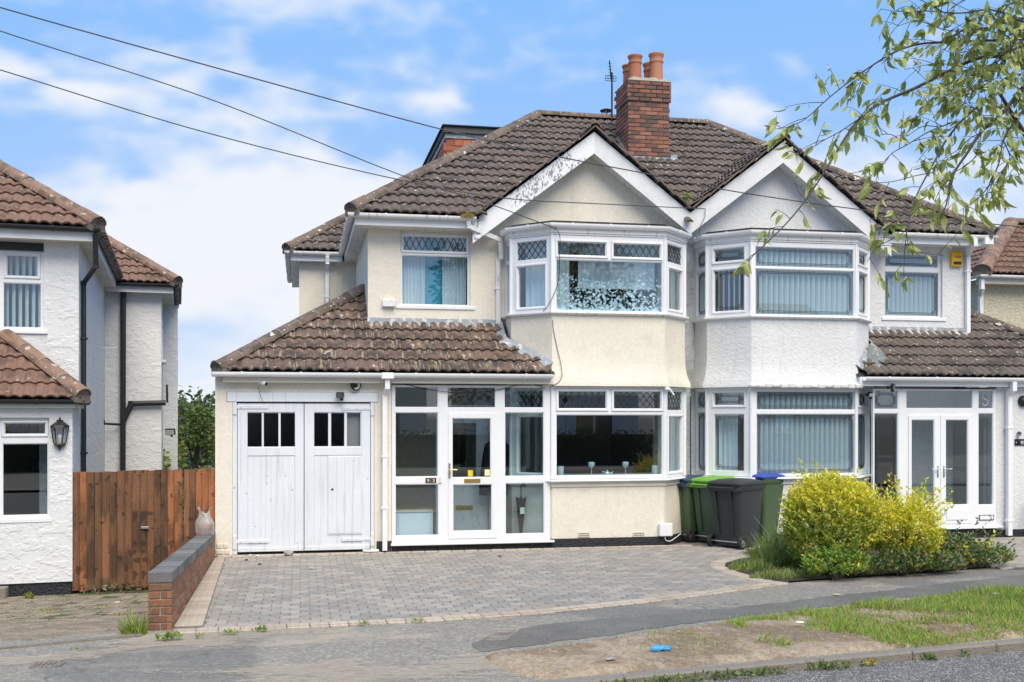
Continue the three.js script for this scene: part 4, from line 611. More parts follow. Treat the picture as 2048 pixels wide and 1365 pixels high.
  // --- eaves of the main roof
  const ex = 2.03, eavePath = white ? path([[ex, 5.145, -5.2], [ex, 5.145, -0.79], [3.92, 5.145, -0.79]]) : [[ex, 5.145, -5.2], [ex, 5.145, -0.79], [3.92, 5.145, -0.79]];
  part(root, 'fascia', soup().sweep([[-0.03, 0], [0, 0], [0, -0.165], [-0.03, -0.165]], eavePath).geo(), M.upvc);
  part(root, 'soffit', soup().flatPoly(path([[ex, 4.985, -5.2], [ex, 4.985, -0.8], [3.92, 4.985, -0.8], [3.92, 4.985, ZM], [2.25, 4.985, ZM], [2.25, 4.985, -5.2]])).geo(), M.upvcOld);
  gutter(root, eavePath.map(([x, y, z]) => [x, y - 0.008, z]), M.upvcOld, 0.056, 0.75);
  // --- main roof: felted slopes, tiles on the front
  const EX = 1.995, rise = 3.76, RX = EX + rise, RY = EAVE_Y + rise * PITCH, RZ = EAVE_Z - rise;
  const roof = sub(root, 'roof');
  part(roof, 'roof_deck', soup().quad([f(EX), EAVE_Y - 0.03, EAVE_Z], [f(3.98), EAVE_Y - 0.03, EAVE_Z], [f(3.98), EAVE_Y + PITCH * 0.61 - 0.03, -1.36], [f(EX + 0.61), EAVE_Y + PITCH * 0.61 - 0.03, -1.36]).quad([f(EX + 0.61), EAVE_Y + PITCH * 0.61 - 0.03, -1.36], [f(PW), EAVE_Y + PITCH * 0.61 - 0.03, -1.36], [f(PW), RY - 0.03, RZ], [f(RX), RY - 0.03, RZ]).quad([f(EX), EAVE_Y - 0.03, EAVE_Z], [f(RX), RY - 0.03, RZ], [f(RX), RY - 0.03, RZ - 0.4], [f(EX), EAVE_Y - 0.03, -9.3]).quad([f(RX), RY - 0.03, RZ], [f(PW), RY - 0.03, RZ], [f(PW), EAVE_Y, -9.3], [f(EX), EAVE_Y, -9.3]).geo(), M.felt);
  const cp = 1 / hypot(1, PITCH), sp_ = PITCH * cp, GA = 6.66, GS = 0.762; // gable apex and slope
  const U = V3(1, 0, 0), Vv = V3(0, sp_, -cp), slopeH = rise / cp, budget = { n: white ? 190 : 180 };
  const gx = f(5.87), O = V3(white ? PW : EX, EAVE_Y, EAVE_Z + 0.05);
  const inGable = (c) => (GA - GS * abs(c.x - gx)) - c.y > 0.17;
  const inChim = (c) => abs(c.x - 7.5) < 0.3 && c.z < -3.0 && c.z > -3.6;
  tileSlope(roof, O, U, Vv, PW - EX, slopeH + 0.05, white ? [[1, 0, 0.002], [-1, -cp, PW - EX + 0.02], [0, -1, slopeH + 0.04]] : [[1, -cp, 0.02], [-1, 0, PW - EX], [0, -1, slopeH + 0.04]], M.tile, budget, (c) => inGable(c) || inChim(c), white ? 61 : 62);
  ridgeTiles(roof, [f(EX - 0.04), EAVE_Y + 0.02, EAVE_Z + 0.04], [f(RX), RY + 0.035, RZ], 0.105, M.ridge, white ? 3 : 4, 'hip_tile', 0.44);
  ridgeTiles(roof, [f(RX), RY + 0.035, RZ], [f(PW), RY + 0.035, RZ], 0.105, M.ridge, white ? 5 : 6);
  hipIron(roof, [f(EX - 0.02), EAVE_Y + 0.06, EAVE_Z + 0.03], [f(-1) - f(0), 0, 1]);
  // --- front gable over the bay
  const gable = sub(root, 'gable');
  const zf = -0.74, zb = -3.0, gl = (x, y, z) => [f(x), y, z];
  part(gable, 'gable_deck', soup().tri(gl(5.87, GA, zf), gl(3.82, GA - GS * 2.05, zf), gl(5.87, GA, zb)).tri(gl(5.87, GA, zf), gl(7.51, GA - GS * 1.64, zf), gl(5.87, GA, zb)).tri(gl(7.51, GA - GS * 1.64, zf), gl(7.51, GA - GS * 1.64 - 0.001, -1.2), gl(5.87, GA, zb)).geo(), M.felt);
  for (const sd of [-1, 1]) { // verge tiles: short overlapping pieces seen on edge
    const n = sd < 0 ? 8 : 6, w = sd < 0 ? 2.06 : 1.60;
    for (let i = 0; i < n; i++) { const t0 = i / n, t1 = (i + 1) / n + 0.012, x0 = 5.87 + sd * w * t0, x1 = 5.87 + sd * w * t1, y0 = GA - GS * w * t0 + 0.045 , y1 = GA - GS * w * t1 + 0.012; part(gable, 'verge_tile', soup().bar(gl(x0, y0 - 0.006, zf - 0.11), gl(x1, y1 - 0.002, zf - 0.11), 0.26, 0.026).geo(), M.ridge); }
    const bw = sd < 0 ? 1.99 : 1.64, e = 0.35, bx = 5.87 + sd * bw, by = 6.615 - GS * bw;
    part(gable, 'bargeboard', slab([[5.87, 6.615], [bx, by], [bx, by - e], [5.87, 6.615 - e]].map(([x, y]) => [f(x), y]), [], -0.835 + (sd < 0 ? 0 : 0.0), -0.80), (!white && sd < 0) ? M.barge : M.bargeClean);
    part(gable, 'gable_soffit', soup().quad(gl(5.87, 6.615 - e + 0.03, -0.835), gl(bx, by - e + 0.03, -0.835), gl(bx, by - e + 0.03, ZM), gl(5.87, 6.615 - e + 0.03, ZM)).geo(), M.upvcOld);
  }
  ridgeTiles(gable, [gx, GA - 0.01, zf + 0.02], [gx, GA - 0.01, zb], 0.085, M.ridge, white ? 8 : 9);
  if (white) { const g1 = 1 / hypot(1, GS), V2 = V3(g1, GS * g1, 0), L = 2.06 / g1; // near slope of the second gable, seen at a low angle
    tileSlope(gable, V3(gx - 1.62, GA - GS * 1.62 + 0.01, -2.95), V3(0, 0, 1), V2, 2.22, 1.62 / g1, [[-1, 0, 2.2], [1, 0, 0], [0, -1, 1.62 / g1]], M.tile, { n: 0 }, (c) => c.y < EAVE_Y + PITCH * (EAVE_Z - c.z) - 0.12, 71); }
  // --- lean-to over garage / porch
  const lean = sub(root, 'lean_to_roof'), LY = 2.66, LZ = 0.12, LX = white ? 0.02 : 0.07, lc = 1 / hypot(1, LT), ls = LT * lc, tx = 2.24, LR = 5.0;
  const top = LY + LT * (tx - LX), tz = LZ - (tx - LX), wy = LY + LT * (LZ - ZM);
  part(lean, 'roof_deck', soup().poly([gl(LX, LY - 0.02, LZ), gl(LR, LY - 0.02, LZ), gl(LR, wy - 0.02, ZM), gl(tx, wy - 0.02, ZM), gl(tx, top - 0.02, tz)]).poly([gl(LX, LY - 0.02, LZ), gl(tx, top - 0.02, tz), gl(tx, top - 0.02, -6), gl(LX, LY - 0.02, -6)]).geo(), M.felt);
  const Ul = V3(1, 0, 0), Vl = V3(0, ls, -lc), Wl = LR - LX, Hl = (tx - LX) / lc;
  const mainBud = { n: white ? 75 : 95 };
  const skipL = (c) => (white ? c.x < f(tx) - 0.16 : c.x > tx + 0.16) && c.z < ZM - 0.06;
  tileSlope(lean, V3(white ? f(LR) : LX, LY, LZ + 0.04), Ul, Vl, Wl, Hl, white ? [[1, 0, -0.12], [-1, -lc, Wl]] : [[1, -lc, 0], [-1, 0, Wl - 0.07]], white ? M.tile : M.tileLean, mainBud, skipL, white ? 81 : 82);
  ridgeTiles(lean, [f(LX - 0.05), LY + 0.02, LZ + 0.04], [f(tx), top + 0.035, tz], 0.1, white ? M.ridge : M.ridge, white ? 13 : 14, 'hip_tile', 0.45);
  hipIron(lean, [f(LX - 0.03), LY + 0.06, LZ + 0.06], [f(-1) - f(0), 0, 0.6]);
  part(lean, 'flashing', soup().sweep([[0, 0.11], [0.012, 0.10], [0.02, 0.035], [0.16, -0.055], [0.16, -0.068], [0.0, 0.0]], path([[tx, wy + 0.015, ZM], [4.48, wy + 0.015, ZM]])).geo(), M.lead);
  { const r = rng(5), pts = [[4.40, wy + 0.05, ZM + 0.02], [4.38, LY + LT * (LZ + 0.56) + 0.06, -0.56], [4.70, LY + LT * (LZ + 0.25) + 0.06, -0.25], [5.0, LY + 0.09, 0.05]], S_ = soup();
    for (let i = 0; i < 3; i++) for (let k = 0; k < 4; k++) { const q = (t, s) => { const a = V3(...pts[i]).lerp(V3(...pts[i + 1]), t); a.x -= s * 0.12; a.y += s ? -0.0 : 0.09; a.y += 0.006 * sin(i * 9 + t * 21); return [f(a.x), a.y, a.z + (s ? 0.0 : -0.02)]; }; S_.quad(q(k / 4, 0), q((k + 1) / 4, 0), q((k + 1) / 4, 1), q(k / 4, 1)); } part(lean, 'flashing', S_.geo(), M.lead); }
  part(lean, 'fascia', boxG(...B(LX + 0.05, LR - 0.02, 2.50, 2.645, 0.003, 0.13)), white ? M.upvc : M.creamTrim || M.upvcOld);
  gutter(root, path([[LX - 0.10, 2.632, 0.133], [LR - 0.06, 2.632, 0.133]]), M.upvc, 0.056, 0.8);
  return { f, B, path, gl, bay, roof, lean, win, front, frontLow };
}

// ================================================================== the cream house
M.creamTrim = std({ color: lin(0.74, 0.71, 0.62), map: blotchT, roughness: 0.7 });
const house = thing('semi_detached_house', 'cream rendered semi-detached house with white timber garage doors and glazed porch', 'house', [3.75, 0, -3]);
const H1 = semi(house, false);
{
  const gL = X(464.5), gR = X(748.6), gT = Y(600, 784.5), pL = X(783.7);
  part(house, 'garage_wall', slab([[0, 0.0], [pL - 0.006, 0.0], [pL - 0.006, 2.62], [0, 2.62]], [[[gL, -0.001], [gL, Y(600, 805)], [X(452.7), Y(600, 805)], [X(452.7), gT], [X(756.5), gT], [X(756.5), Y(600, 805)], [gR, Y(600, 805)], [gR, -0.001]].map(([x, y]) => [x, max(y, 0.0005)])], -0.22, 0), M.cream);
  part(house, 'garage_side_wall', boxG(0, 0.2, 0, 2.62, -6, -0.223), M.cream);
  part(house, 'garage_back', boxG(0.203, 2.247, 0, 2.62, -5.2, -5.0), M.roomDark);
  part(house, 'garage_floor', boxG(0.203, 2.247, 0, 0.03, -4.99, -0.23), M.floorIn);
  part(house, 'garage_partition', boxG(2.30, 2.5, 0, 2.5, -1.09, -0.223), M.roomWall);
  // worn brick showing at the foot of the left pier
  for (let i = 0; i < 2; i++) for (let k = 0; k < 2; k++) { const w = k ? 0.075 : 0.115 - i * 0.02, x = k ? 0.165 - i * 0.02 : 0.062; part(house, 'exposed_brick', cboxG(x - w / 2, x + w / 2, 0.02 + i * 0.085, 0.095 + i * 0.085, -0.05, 0.013, 0.012), M.creamTrim); }
  part(house, 'pier_plinth', boxG(X(753), pL - 0.01, 0, 0.16, -0.03, 0.02), M.plinth);
  // lintel, posts
  part(house, 'lintel_board', cboxG(X(453.5), X(756), Y(600, 804.5), Y(600, 785), -0.06, 0.012, 0.006), M.paint);
  part(house, 'door_post', cboxG(gL + 0.002, X(473.6), 0.01, Y(600, 805.5), -0.08, -0.012, 0.004), M.paint);
  part(house, 'door_post', cboxG(X(741.4), gR - 0.002, 0.01, Y(600, 805.5), -0.08, -0.012, 0.004), M.paint);
  // two leaves
  for (const right of [0, 1]) {
    const x0 = X(right ? 608.6 : 474.6), x1 = X(right ? 740.4 : 607.2), y0 = 0.045, y1 = Y(600, 807.5), g = sub(house, 'garage_door'), px = right ? [[627.3, 656.3], [662, 688.5], [693.8, 721]] : [[493.5, 523], [527, 556.5], [560.8, 589.8]], yT = Y(600, 826.5), yB = Y(600, 893.7), zf = -0.018;
    const holes = px.map(([a, b]) => [X(a), X(b), yB, yT]);
    part(g, 'door_leaf', slab([[x0, y0], [x1, y0], [x1, y1], [x0, y1]], holes, -0.06, zf - 0.012), M.paint);
    const zz = zf - 0.012, bar = (a, b, c, d, e = 0.013) => part(g, 'rail', cboxG(a, b, c, d, zz - 0.002, zz + e, 0.003), M.paint), yP = Y(600, 911.7), sx = 0.14;
    bar(x0, x0 + sx, y0, y1); bar(x1 - sx * 0.9, x1, y0, y1); bar(x0 + sx + 0.001, x1 - sx * 0.9 - 0.001, yT + 0.012, y1); bar(x0 + sx + 0.001, x1 - sx * 0.9 - 0.001, yP, yB - 0.012); part(g, 'kick_rail', cboxG(x0 + 0.02, x1 - 0.004, y0, Y(600, 1093.7), zz - 0.002, zz + 0.026, 0.004), M.paint);
    if (right) { part(g, 'wicket_door', cboxG(X(655), X(723.6), Y(690, 1070.2), yP - 0.006, zz - 0.002, zz + 0.011, 0.004), M.paint); part(g, 'lock', lathe([[0, 0.016], [0.016, 0.012], [0.018, 0]], 12).rotateX(PI / 2).translate(X(664.5), Y(664, 979.5), zz + 0.011), M.black); part(g, 'keyhole', lathe([[0, 0.004], [0.008, 0.003], [0.009, 0]], 10).rotateX(PI / 2).translate(X(662), Y(662, 966.5), zz + 0.011), M.black); }
    // tongue and groove boards in the lower panel
    const a0 = right ? X(655) + 0.012 : x0 + sx + 0.004, a1 = right ? X(723.6) - 0.012 : x1 - sx * 0.9 - 0.004, n = right ? 4 : 8, zb = right ? zz + 0.0115 : zz, yb = right ? Y(690, 1069) + 0.012 : Y(600, 1093) + 0.004;
    for (let i = 0; i < n; i++) { const u0 = lerp(a0, a1, i / n), u1 = lerp(a0, a1, (i + 1) / n); part(g, 'board', cboxG(u0 + 0.0012, u1 - 0.0012, yb, yP - (right ? 0.02 : 0.004), zb - 0.003, zb + 0.005, 0.0035), M.paint); }
    if (right) for (let i = 0; i < 2; i++) { const u0 = lerp(x0 + sx + 0.003, X(654), i / 2), u1 = lerp(x0 + sx + 0.003, X(654), (i + 1) / 2); if (u1 - u0 > 0.03) part(g, 'board', cboxG(u0 + 0.001, u1 - 0.001, Y(600, 1093) + 0.004, yP - 0.004, zz - 0.003, zz + 0.005, 0.0035), M.paint); }
    px.forEach(([a, b], i) => { part(g, 'pane', new THREE.PlaneGeometry(X(b) - X(a) + 0.01, yT - yB + 0.01).translate((X(a) + X(b)) / 2, (yT + yB) / 2, -0.045), M.glassOld); if (right && i === 2) part(g, 'pane_backing', boxG(X(a) - 0.01, X(b) + 0.01, yB - 0.02, yT + 0.02, -0.12, -0.11), M.frost); });
    for (const b of [0, 1]) { const y = b ? Y(600, 1082) : Y(600, right ? 817 : 815), h = 0.05, xa = right ? X(683) : x0 - 0.05, xb = right ? x1 + 0.05 : X(537); const hg = part(g, 'strap_hinge', cboxG(xa, xb, y - h / 2, y + h / 2, zz + 0.012, zz + 0.024, 0.004), M.paint); part(g, 'hinge_plate', cboxG(right ? X(741) : gL + 0.004, right ? gR - 0.004 : X(473), y - 0.11, y + 0.09, -0.014, 0.002, 0.004), M.paint); for (let k = 0; k < 3; k++) part(g, 'bolt', lathe([[0, 0.008], [0.01, 0.005], [0.012, 0]], 8).rotateX(PI / 2).translate(lerp(xa, xb, 0.2 + 0.28 * k), y, zz + 0.024), M.paint); }
  }
  // --- porch
  const pR = X(1100), pT = Y(940, 771.5), pB = Y(940, 1084), doorHole = [X(896.5), X(994.5), Y(945, 1077), Y(945, 827)];
  const L = (a, b, c, d, k) => pxl(a, b, c, d, 0, pL, k);
  const scr = windowUnit(house, [pL, 0], [pR, 0], pB, pT, [L(790.5, 775, 875, 814.3), L(791.3, 826.5, 875.2, 953.5), L(791.5, 970, 876, 1071), L(895.5, 775.8, 990, 815), L(1009.8, 776, 1086.3, 815), L(1010.8, 826.5, 1086.8, 952), L(1012, 968, 1087.5, 1067.5)], { name: 'porch_screen', holes: [[doorHole[0] - pL + 0.004, doorHole[1] - pL - 0.004, doorHole[2] + 0.004, doorHole[3] - 0.004]] });
  // the door stands in front of the screen's middle bay
  const o = doorHole[0]; const door = windowUnit(house, [o, 0.014], [doorHole[1], 0.014], doorHole[2], doorHole[3], [[X(905) - o, X(980.5) - o, Y(945, 954.5), Y(945, 838)], [X(906.5) - o, X(982.5) - o, Y(945, 1061.5), Y(945, 970.5)]], { name: 'porch_door', dep: 0.055 });
  const dm = (x, y, z) => [X(x), Y(x, y), z];
  { const hx = X(898.5), hy = Y(898, 940); part(door, 'handle', merge([cboxG(hx - 0.014, hx + 0.014, hy - 0.13, hy + 0.1, 0.014, 0.026, 0.005), soup().rod([hx, hy, 0.02], [hx, hy, 0.075], 0.01).rod([hx - 0.005, hy, 0.07], [hx + 0.11, hy, 0.07], 0.009).geo()]), M.brass);
    part(door, 'letter_plate', cboxG(X(928), X(960.5), Y(945, 966.5), Y(945, 957.8), 0.013, 0.024, 0.004), M.brass); part(door, 'yellow_sticker', boxG(X(936), X(946), Y(945, 953.5), Y(945, 941), -0.012, -0.010), std({ color: lin(0.75, 0.52, 0.03) })); part(door, 'notice_sticker', boxG(X(969.5), X(980), Y(945, 952.5), Y(945, 940), -0.012, -0.010), std({ map: ctex(64, 64, (c) => { c.fillStyle = '#e8e2b0'; c.fillRect(0, 0, 64, 64); c.fillStyle = '#2c3a22'; c.fillRect(4, 18, 56, 22); c.fillStyle = '#d9c51f'; c.fillRect(4, 44, 56, 6); }), roughness: 0.5 })); }
  part(house, 'porch_sill', cboxG(pL - 0.02, pR + 0.06, pB - 0.035, pB - 0.002, -0.06, 0.06, 0.006), M.upvc);
  part(house, 'porch_plinth', boxG(pL - 0.03, pR, -0.01, pB - 0.036, -0.1, -0.02), M.plinth);
  part(house, 'porch_floor', boxG(2.503, 4.9, 0, 0.1, ZM + 0.003, -0.103), M.floorIn);
  part(house, 'added_porch_lining', slab([[2.51, 0.11], [4.44, 0.11], [4.44, 2.51], [2.51, 2.51]], [[3.32, 4.28, 0.115, 2.2]], ZM + 0.003, ZM + 0.02), M.addedLining);  // added panel over the cream wall, put in to darken the porch
  part(house, 'porch_ceiling', boxG(2.503, 4.95, 2.52, 2.56, ZM + 0.003, -0.005), M.roomWall);
  const np = ctex(128, 64, (c) => { c.fillStyle = '#15100c'; c.fillRect(0, 0, 128, 64); c.fillStyle = '#c9b9a0'; c.fillRect(62, 0, 4, 64); c.fillStyle = '#e9dcc6'; c.font = 'bold 58px serif'; c.textAlign = 'center'; c.textBaseline = 'middle'; c.fillText('9', 31, 34); c.fillText('3', 97, 34); });
  const plate = new THREE.PlaneGeometry(0.16, 0.075); part(house, 'house_number', plate.translate(X(861.5), Y(861, 961.5), 0.0065), std({ map: np, roughness: 0.4 })); part(house, 'bell_push', cboxG(X(878), X(883.5), Y(881, 967), Y(881, 954), 0.002, 0.02, 0.005), M.upvcOld);
  // inner front door behind the porch
  const inner = sub(house, 'inner_door'); part(inner, 'door_panel', slab([[3.41, 0.13], [4.19, 0.13], [4.19, 2.11], [3.41, 2.11]], [[3.6, 4.0, 0.95, 1.9]], -1.24, -1.18), M.upvcOld); part(inner, 'pane', new THREE.PlaneGeometry(0.42, 0.97).translate(3.8, 1.425, -1.21), M.glass); part(inner, 'letter_plate', cboxG(3.66, 3.94, 0.5, 0.57, -1.178, -1.165, 0.004), M.brass); part(inner, 'door_frame', slab([[3.33, 0.1], [4.27, 0.1], [4.27, 2.19], [3.33, 2.19]], [[3.405, 4.195, 0.125, 2.115]], -1.12, -1.07), M.upvc);
  // gutters and pipes
  const dx = X(768.5); downpipe(house, [[dx + 0.03, 2.58, 0.19], [dx + 0.03, 2.44, 0.19], [dx, 2.34, 0.075], [dx, 0.03, 0.075]], 0.068, M.upvc, [[dx, 1.42, 0.075], [dx, 0.66, 0.075]]);
  part(H1.lean, 'gutter_union', cboxG(dx - 0.06, dx + 0.12, 2.555, 2.65, 0.13, 0.262, 0.012), M.upvc);
  const dz = ZM + 0.05, bx = X(996, dz); downpipe(house, [[X(936, -0.72), 5.09, -0.72], [X(938, -0.75), 5.0, -0.75], [X(1000, -0.95), Y(1000, 480, -0.95), -0.95], [X(1002, -1.0), Y(1002, 515, -1.0), -1.0], [bx, Y(996, 522, dz), dz], [bx, Y(996, 648, dz), dz]], 0.066, M.upvcOld, [[bx, Y(996, 578, dz), dz]]);
  // alarm box, air bricks, meter box
  const ab = [X(764, ZM), X(790, ZM), Y(777, 615, ZM), Y(777, 600, ZM)]; solo('alarm_box', cboxG(ab[0], ab[1], ab[2], ab[3], ZM + 0.002, ZM + 0.07, 0.012), M.upvcOld, 'blank cream alarm box under the curtained upstairs window of the cream house', 'alarm box');
  for (const [u, v] of [[1168, 1070], [1278, 1069.5]]) { const cx = X(u), cy = Y(u, v), S = soup(), hs = []; for (let i = 0; i < 7; i++) for (let k = 0; k < 2; k++) hs.push([cx - 0.078 + i * 0.0235, cx - 0.063 + i * 0.0235, cy - 0.026 + k * 0.03, cy - 0.006 + k * 0.03]); const a = part(house, 'air_brick', slab([[cx - 0.095, cy - 0.036], [cx + 0.095, cy - 0.036], [cx + 0.095, cy + 0.036], [cx - 0.095, cy + 0.036]], hs, -0.011, 0.004), M.creamTrim); part(a, 'air_brick_shade_sheet', boxG(cx - 0.09, cx + 0.09, cy - 0.03, cy + 0.03, -0.0115, -0.0105), M.gapShade); }  // dark sheet behind the holes paints the shade of the recess
}
// --- rear wing and side dormer of the cream house
{
  const wx = 1.18, wz = -5.0; part(house, 'wing_wall', boxG(wx, 2.247, 0, 5.05, -9, wz), M.cream);
  const wing = sub(house, 'wing_roof'), ex = 0.98, ez = -4.75, H = 3.2;
  part(wing, 'roof_deck', soup().tri([ex, 5.13, ez], [ex + 3.0, 5.13, ez], [ex + H, 5.13 + H * PITCH, ez - H]).quad([ex, 5.13, ez], [ex + H, 5.13 + H * PITCH, ez - H], [ex + H, 5.13 + H * PITCH, -9.3], [ex, 5.13, -9.3]).geo(), M.felt);
  const cp = 1 / hypot(1, PITCH); tileSlope(wing, V3(ex, 5.15, ez + 0.04), V3(1, 0, 0), V3(0, PITCH * cp, -cp), 1.3, 2.2, [[1, -cp, 0.02], [-1, 0, 1.45]], M.tile, { n: 30 }, null, 91);
  ridgeTiles(wing, [ex - 0.04, 5.16, ez + 0.04], [ex + H, 5.18 + H * PITCH, ez - H], 0.1, M.ridge, 17, 'hip_tile'); hipIron(wing, [ex - 0.02, 5.2, ez + 0.03], [-1, 0, 1]);
  const pth = [[ex + 0.04, 5.13, -9.2], [ex + 0.04, 5.13, ez - 0.04], [1.99, 5.13, ez - 0.04]]; part(house, 'fascia', soup().sweep([[-0.03, 0], [0, 0], [0, -0.165], [-0.03, -0.165]], pth).geo(), M.upvc); part(house, 'soffit', soup().flatPoly([[ex + 0.04, 4.97, -9.2], [ex + 0.04, 4.97, ez - 0.05], [2.03, 4.97, ez - 0.05], [2.03, 4.97, wz], [wx, 4.97, wz], [wx, 4.97, -9.2]]).geo(), M.upvcOld); gutter(house, pth.map(([x, y, z]) => [x, y - 0.01, z]), M.upvcOld, 0.056);
  const px = X(654, -4.93); downpipe(house, [[px, 5.05, -4.68], [px, 4.93, -4.72], [px, 4.82, -4.94], [px, 2.5, -4.94]], 0.068, M.upvc, [[px, 4.3, -4.94]]);
  // dormer
  const dr = sub(house, 'dormer'), x0 = 3.89, z0 = -4.0, yt = 7.30, zb = -7.2;
  part(dr, 'dormer_core', boxG(x0 + 0.03, 6.2, 6.2, yt, zb, z0 - 0.03), M.felt);
  part(dr, 'dormer_fascia', boxG(x0 - 0.05, 6.2, yt + 0.02, yt + 0.13, zb, z0 + 0.07), M.bitumen); part(dr, 'dormer_roof', cboxG(x0 - 0.09, 6.2, yt + 0.131, yt + 0.16, zb - 0.05, z0 + 0.11, 0.008), M.felt); part(dr, 'dormer_soffit_board', boxG(x0 - 0.02, 6.2, yt - 0.075, yt + 0.018, zb, z0 + 0.02), M.lead);
  const r = rng(44), hg = cboxG(-0.08, 0.08, -0.075, 0.075, -0.006, 0.006, 0.002), tilt = new THREE.Quaternion().setFromAxisAngle(V3(1, 0, 0), -0.07), tl = new THREE.Quaternion().setFromAxisAngle(V3(0, 1, 0), -PI / 2).multiply(new THREE.Quaternion().setFromAxisAngle(V3(1, 0, 0), -0.07));
  for (let j = 0; j < 7; j++) { const y = yt - 0.135 - j * 0.1; for (let i = 0; i < 11; i++) { const x = x0 + 0.075 + i * 0.163 - (j % 2) * 0.08 + (j % 2 && !i ? 0.03 : 0); if (y < EAVE_Y + (x - 1.995) * PITCH - 0.1 || x > 5.2) continue; piece(dr, 'hung_tile', hg, M.hung[floor(r() * 4)], x, y, z0 - 0.004 + r() * 0.006, tilt); }
    for (let i = 0; i < 14; i++) { const z = z0 - 0.07 - i * 0.163 - (j % 2) * 0.08; piece(dr, 'hung_tile', hg, M.hung[floor(r() * 4)], x0 + 0.004, y, z, tl); } }
}
// --- chimney on the party wall
{
  const ch = sub(house, 'chimney'), x0 = 7.1, x1 = 7.9, z0 = -2.9, z1 = -3.72, y0 = 6.42, y1 = 8.17;
  part(ch, 'chimney_core', boxG(x0 + 0.012, x1 - 0.012, 5.9, y1 - 0.01, z1 + 0.012, z0 - 0.012), M.mortarDark);
  const H = y1 - y0, top = 5 * 0.075;
  brickFace(ch, V3(x0, y0, z0), V3(1, 0, 0), V3(0, 0, 1), x1 - x0, H - top, M.chimBrick, 301, { even: 1 }); brickFace(ch, V3(x0, y0, z1), V3(0, 0, 1), V3(-1, 0, 0), z0 - z1, H - top, M.chimBrick, 303, { shift: 1 });
  const e = 0.02, dk = [M.chimBrick[0], M.chimBrick[3], M.chimBrick[4], M.chimBrick[1]]; brickFace(ch, V3(x0 - e, y1 - top, z0 + e), V3(1, 0, 0), V3(0, 0, 1), x1 - x0 + 2 * e, top, dk, 305, { even: 1 }); brickFace(ch, V3(x0 - e, y1 - top, z1 - e), V3(0, 0, 1), V3(-1, 0, 0), z0 - z1 + 2 * e, top, M.chimBrick, 307, { shift: 1 });
  { const S = soup(), r = rng(3), N = 12, q = (i, j) => [lerp(x0 - e, x1 + e, i / N), y1 + (i % N && j % N ? 0.05 + 0.05 * r() : 0.005), lerp(z1 - e, z0 + e, j / N)], g = []; for (let i = 0; i <= N; i++) { g.push([]); for (let j = 0; j <= N; j++) g[i].push(q(i, j)); } for (let i = 0; i < N; i++) for (let j = 0; j < N; j++) S.quad(g[i][j], g[i][j + 1], g[i + 1][j + 1], g[i + 1][j]); part(ch, 'mortar_flaunching', S.geo(), M.mortar); }
  const potP = (h, r) => [[r * 0.92, 0], [r * 0.95, h * 0.1], [r * 0.9, h * 0.68], [r * 1.02, h * 0.7], [r * 1.04, h * 0.735], [r * 0.93, h * 0.76], [r * 0.95, h * 0.88], [r * 1.1, h * 0.92], [r * 1.12, h * 0.985], [r * 1.05, h], [r * 0.84, h], [r * 0.8, h * 0.5]];
  [[7.30, -3.12, 0.50, 0.125, 0], [7.71, -3.12, 0.56, 0.13, 2], [7.30, -3.5, 0.44, 0.12, 1], [7.71, -3.5, 0.5, 0.12, 0]].forEach(([x, z, h, r, m]) => part(ch, 'chimney_pot', lathe(potP(h, r), 22).translate(x, y1 + 0.03, z), M.pot[m]));
  part(ch, 'apron_flashing', soup().quad([x0 - 0.12, 6.72, z0 + 0.012], [x1 + 0.1, 6.72, z0 + 0.012], [x1 + 0.12, 6.55, z0 + 0.3], [x0 - 0.12, 6.55, z0 + 0.3]).box(x0 - 0.02, x1 + 0.03, 6.68, 6.78, z0 + 0.003, z0 + 0.013).box(x1 + 0.002, x1 + 0.13, 6.66, 6.83, z0 - 0.2, z0 + 0.04).geo(), M.lead);
  for (let i = 0; i < 6; i++) part(ch, 'step_flashing', soup().box(x0 - 0.016, x0 - 0.004, 6.73 + i * 0.085, 6.87 + i * 0.085, z0 - 0.14 - i * 0.118, z0 - 0.01 - i * 0.118).geo(), M.lead);
}
